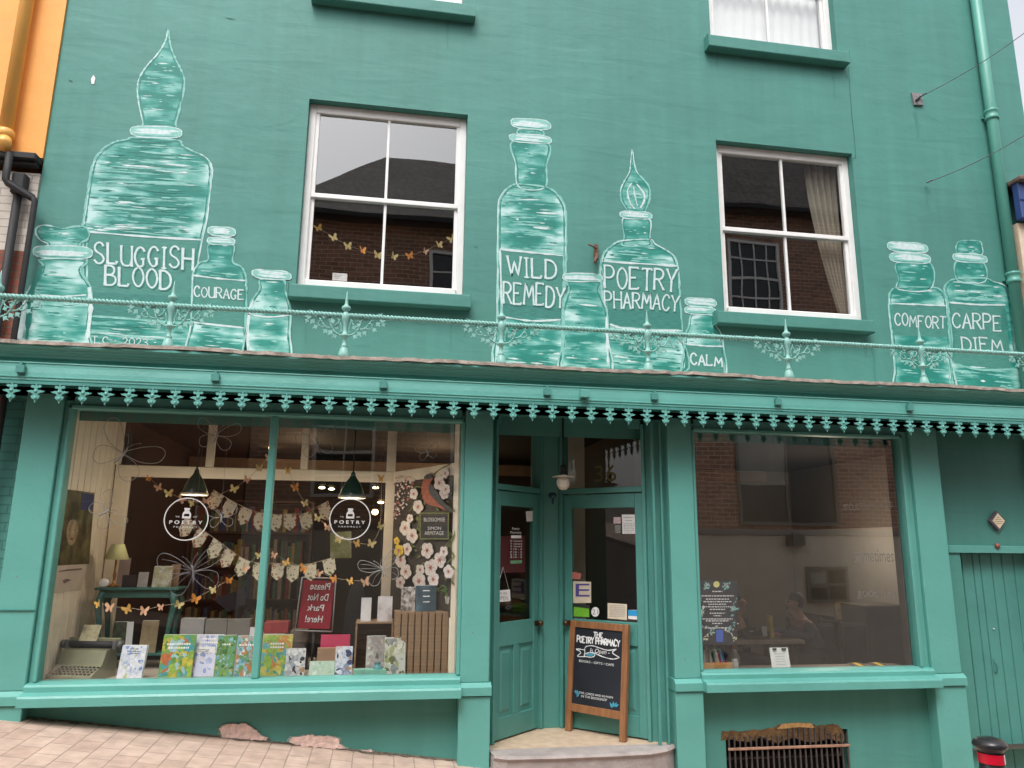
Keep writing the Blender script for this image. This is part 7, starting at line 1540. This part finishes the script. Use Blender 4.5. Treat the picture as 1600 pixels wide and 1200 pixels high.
chalk([(.22, .33), (.22, .26), (.28, .235), (.40, .225), (.55, .245), (.72, .26), (.90, .235)]); chalk([(.90, .235), (.82, .285), (.97, .335)]); chalk([(.97, .335), (.84, .365), (.65, .355), (.50, .33), (.42, .315)]); chalk([(.42, .315), (.44, .35), (.36, .375), (.22, .37), (.22, .33)]); chalk([(.22, .29), (.02, .29), (.13, .33), (.06, .385), (.28, .372)]); chalk([(.22, .34), (.32, .318), (.42, .315)])
put_text(b, 'Is Open -', bq(.33, .76, .255, .335), .25)
put_text(b, 'BOOKS - GIFTS / CAFE', bq(.10, .86, .425, .455), 0, .0); put_text(b, 'LOVE, CARDS AND IN POEM', bq(.10, .86, .835, .865), .1); put_text(b, 'IN THE BOOKSHOP', bq(.18, .74, .875, .905), .1)
b.build('chalk_lettering', CHALK, cb)
b = MB(); b.xf = bxf; 
def bleaf(x, y, a, L): 
    b.poly([(u0 + Wb * (x) + L * (math.cos(a) * t - .22 * math.sin(a) * s), -.0092, z0b + Hh * (1 - y) + L * (math.sin(a) * t + .22 * math.cos(a) * s)) for t, s in ((0, 0), (.4, 1), (1, 0), (.4, -1))])
for a in (.9, 1.5, 2.1, 2.6): bleaf(.06 + a * .02, .93 - a * .02, a, .05); bleaf(.84 + a * .02, .99 - a * .015, 3.0 - a, .05)
b.poly([(u0 + Wb * x, -.0093, z0b + Hh * (1 - y)) for x, y in smooth_path([(.24, .35), (.32, .328), (.43, .322), (.42, .345), (.33, .362)], 3, True)]); b.build('blue_chalk_marks', pm('blue_chalk', (.06, .32, .45), .9, .15, 60), cb)

# ---------------------------------------------------------------- bollard on the pavement edge
bp_ = P(1545, 1150, -2.0); bz = ground_z(bp_.x, -2.0)
bo = empty('bollard', (bp_.x, -2.0, bz), 'black street bollard with red and white reflective band in the right foreground', 'bollard')
r = .066; h = P(1545, 1151, -2.0).z - bz
b = MB(); b.lathe([(.085, 0), (.085, .12), (.07, .14), (r, .16), (r, h - .20), (r + .006, h - .195), (r + .006, h - .18), (r, h - .175), (r, h - .075), (r + .01, h - .065), (.088, h - .052), (.092, h - .042), (.086, h - .026), (.062, h - .01), (.03, h - .001), (.001, h)], (bp_.x, -2.0, bz), 28); b.build('post', pm('glossy_black_bollard', (.02, .02, .022), .28, .1), bo)
b = MB(); b.mi = 0; rr = r + .0035; vs = []
for k_ in range(40):
    a0 = 2 * math.pi * k_ / 40; a1 = 2 * math.pi * (k_ + 1) / 40; b.mi = 1 if -1.15 < math.atan2(math.sin(a0), math.cos(a0)) < -.2 else 0
    c = (bp_.x, -2.0); b.add([(c[0] + rr * math.cos(a0), c[1] + rr * math.sin(a0), bz + h - .138), (c[0] + rr * math.cos(a1), c[1] + rr * math.sin(a1), bz + h - .138), (c[0] + rr * math.cos(a1), c[1] + rr * math.sin(a1), bz + h - .085), (c[0] + rr * math.cos(a0), c[1] + rr * math.sin(a0), bz + h - .085)], [(0, 1, 2, 3)])
b.build('reflective_band', [pm('reflective_red', (.62, .005, .03), .35, .05), WINK], bo)
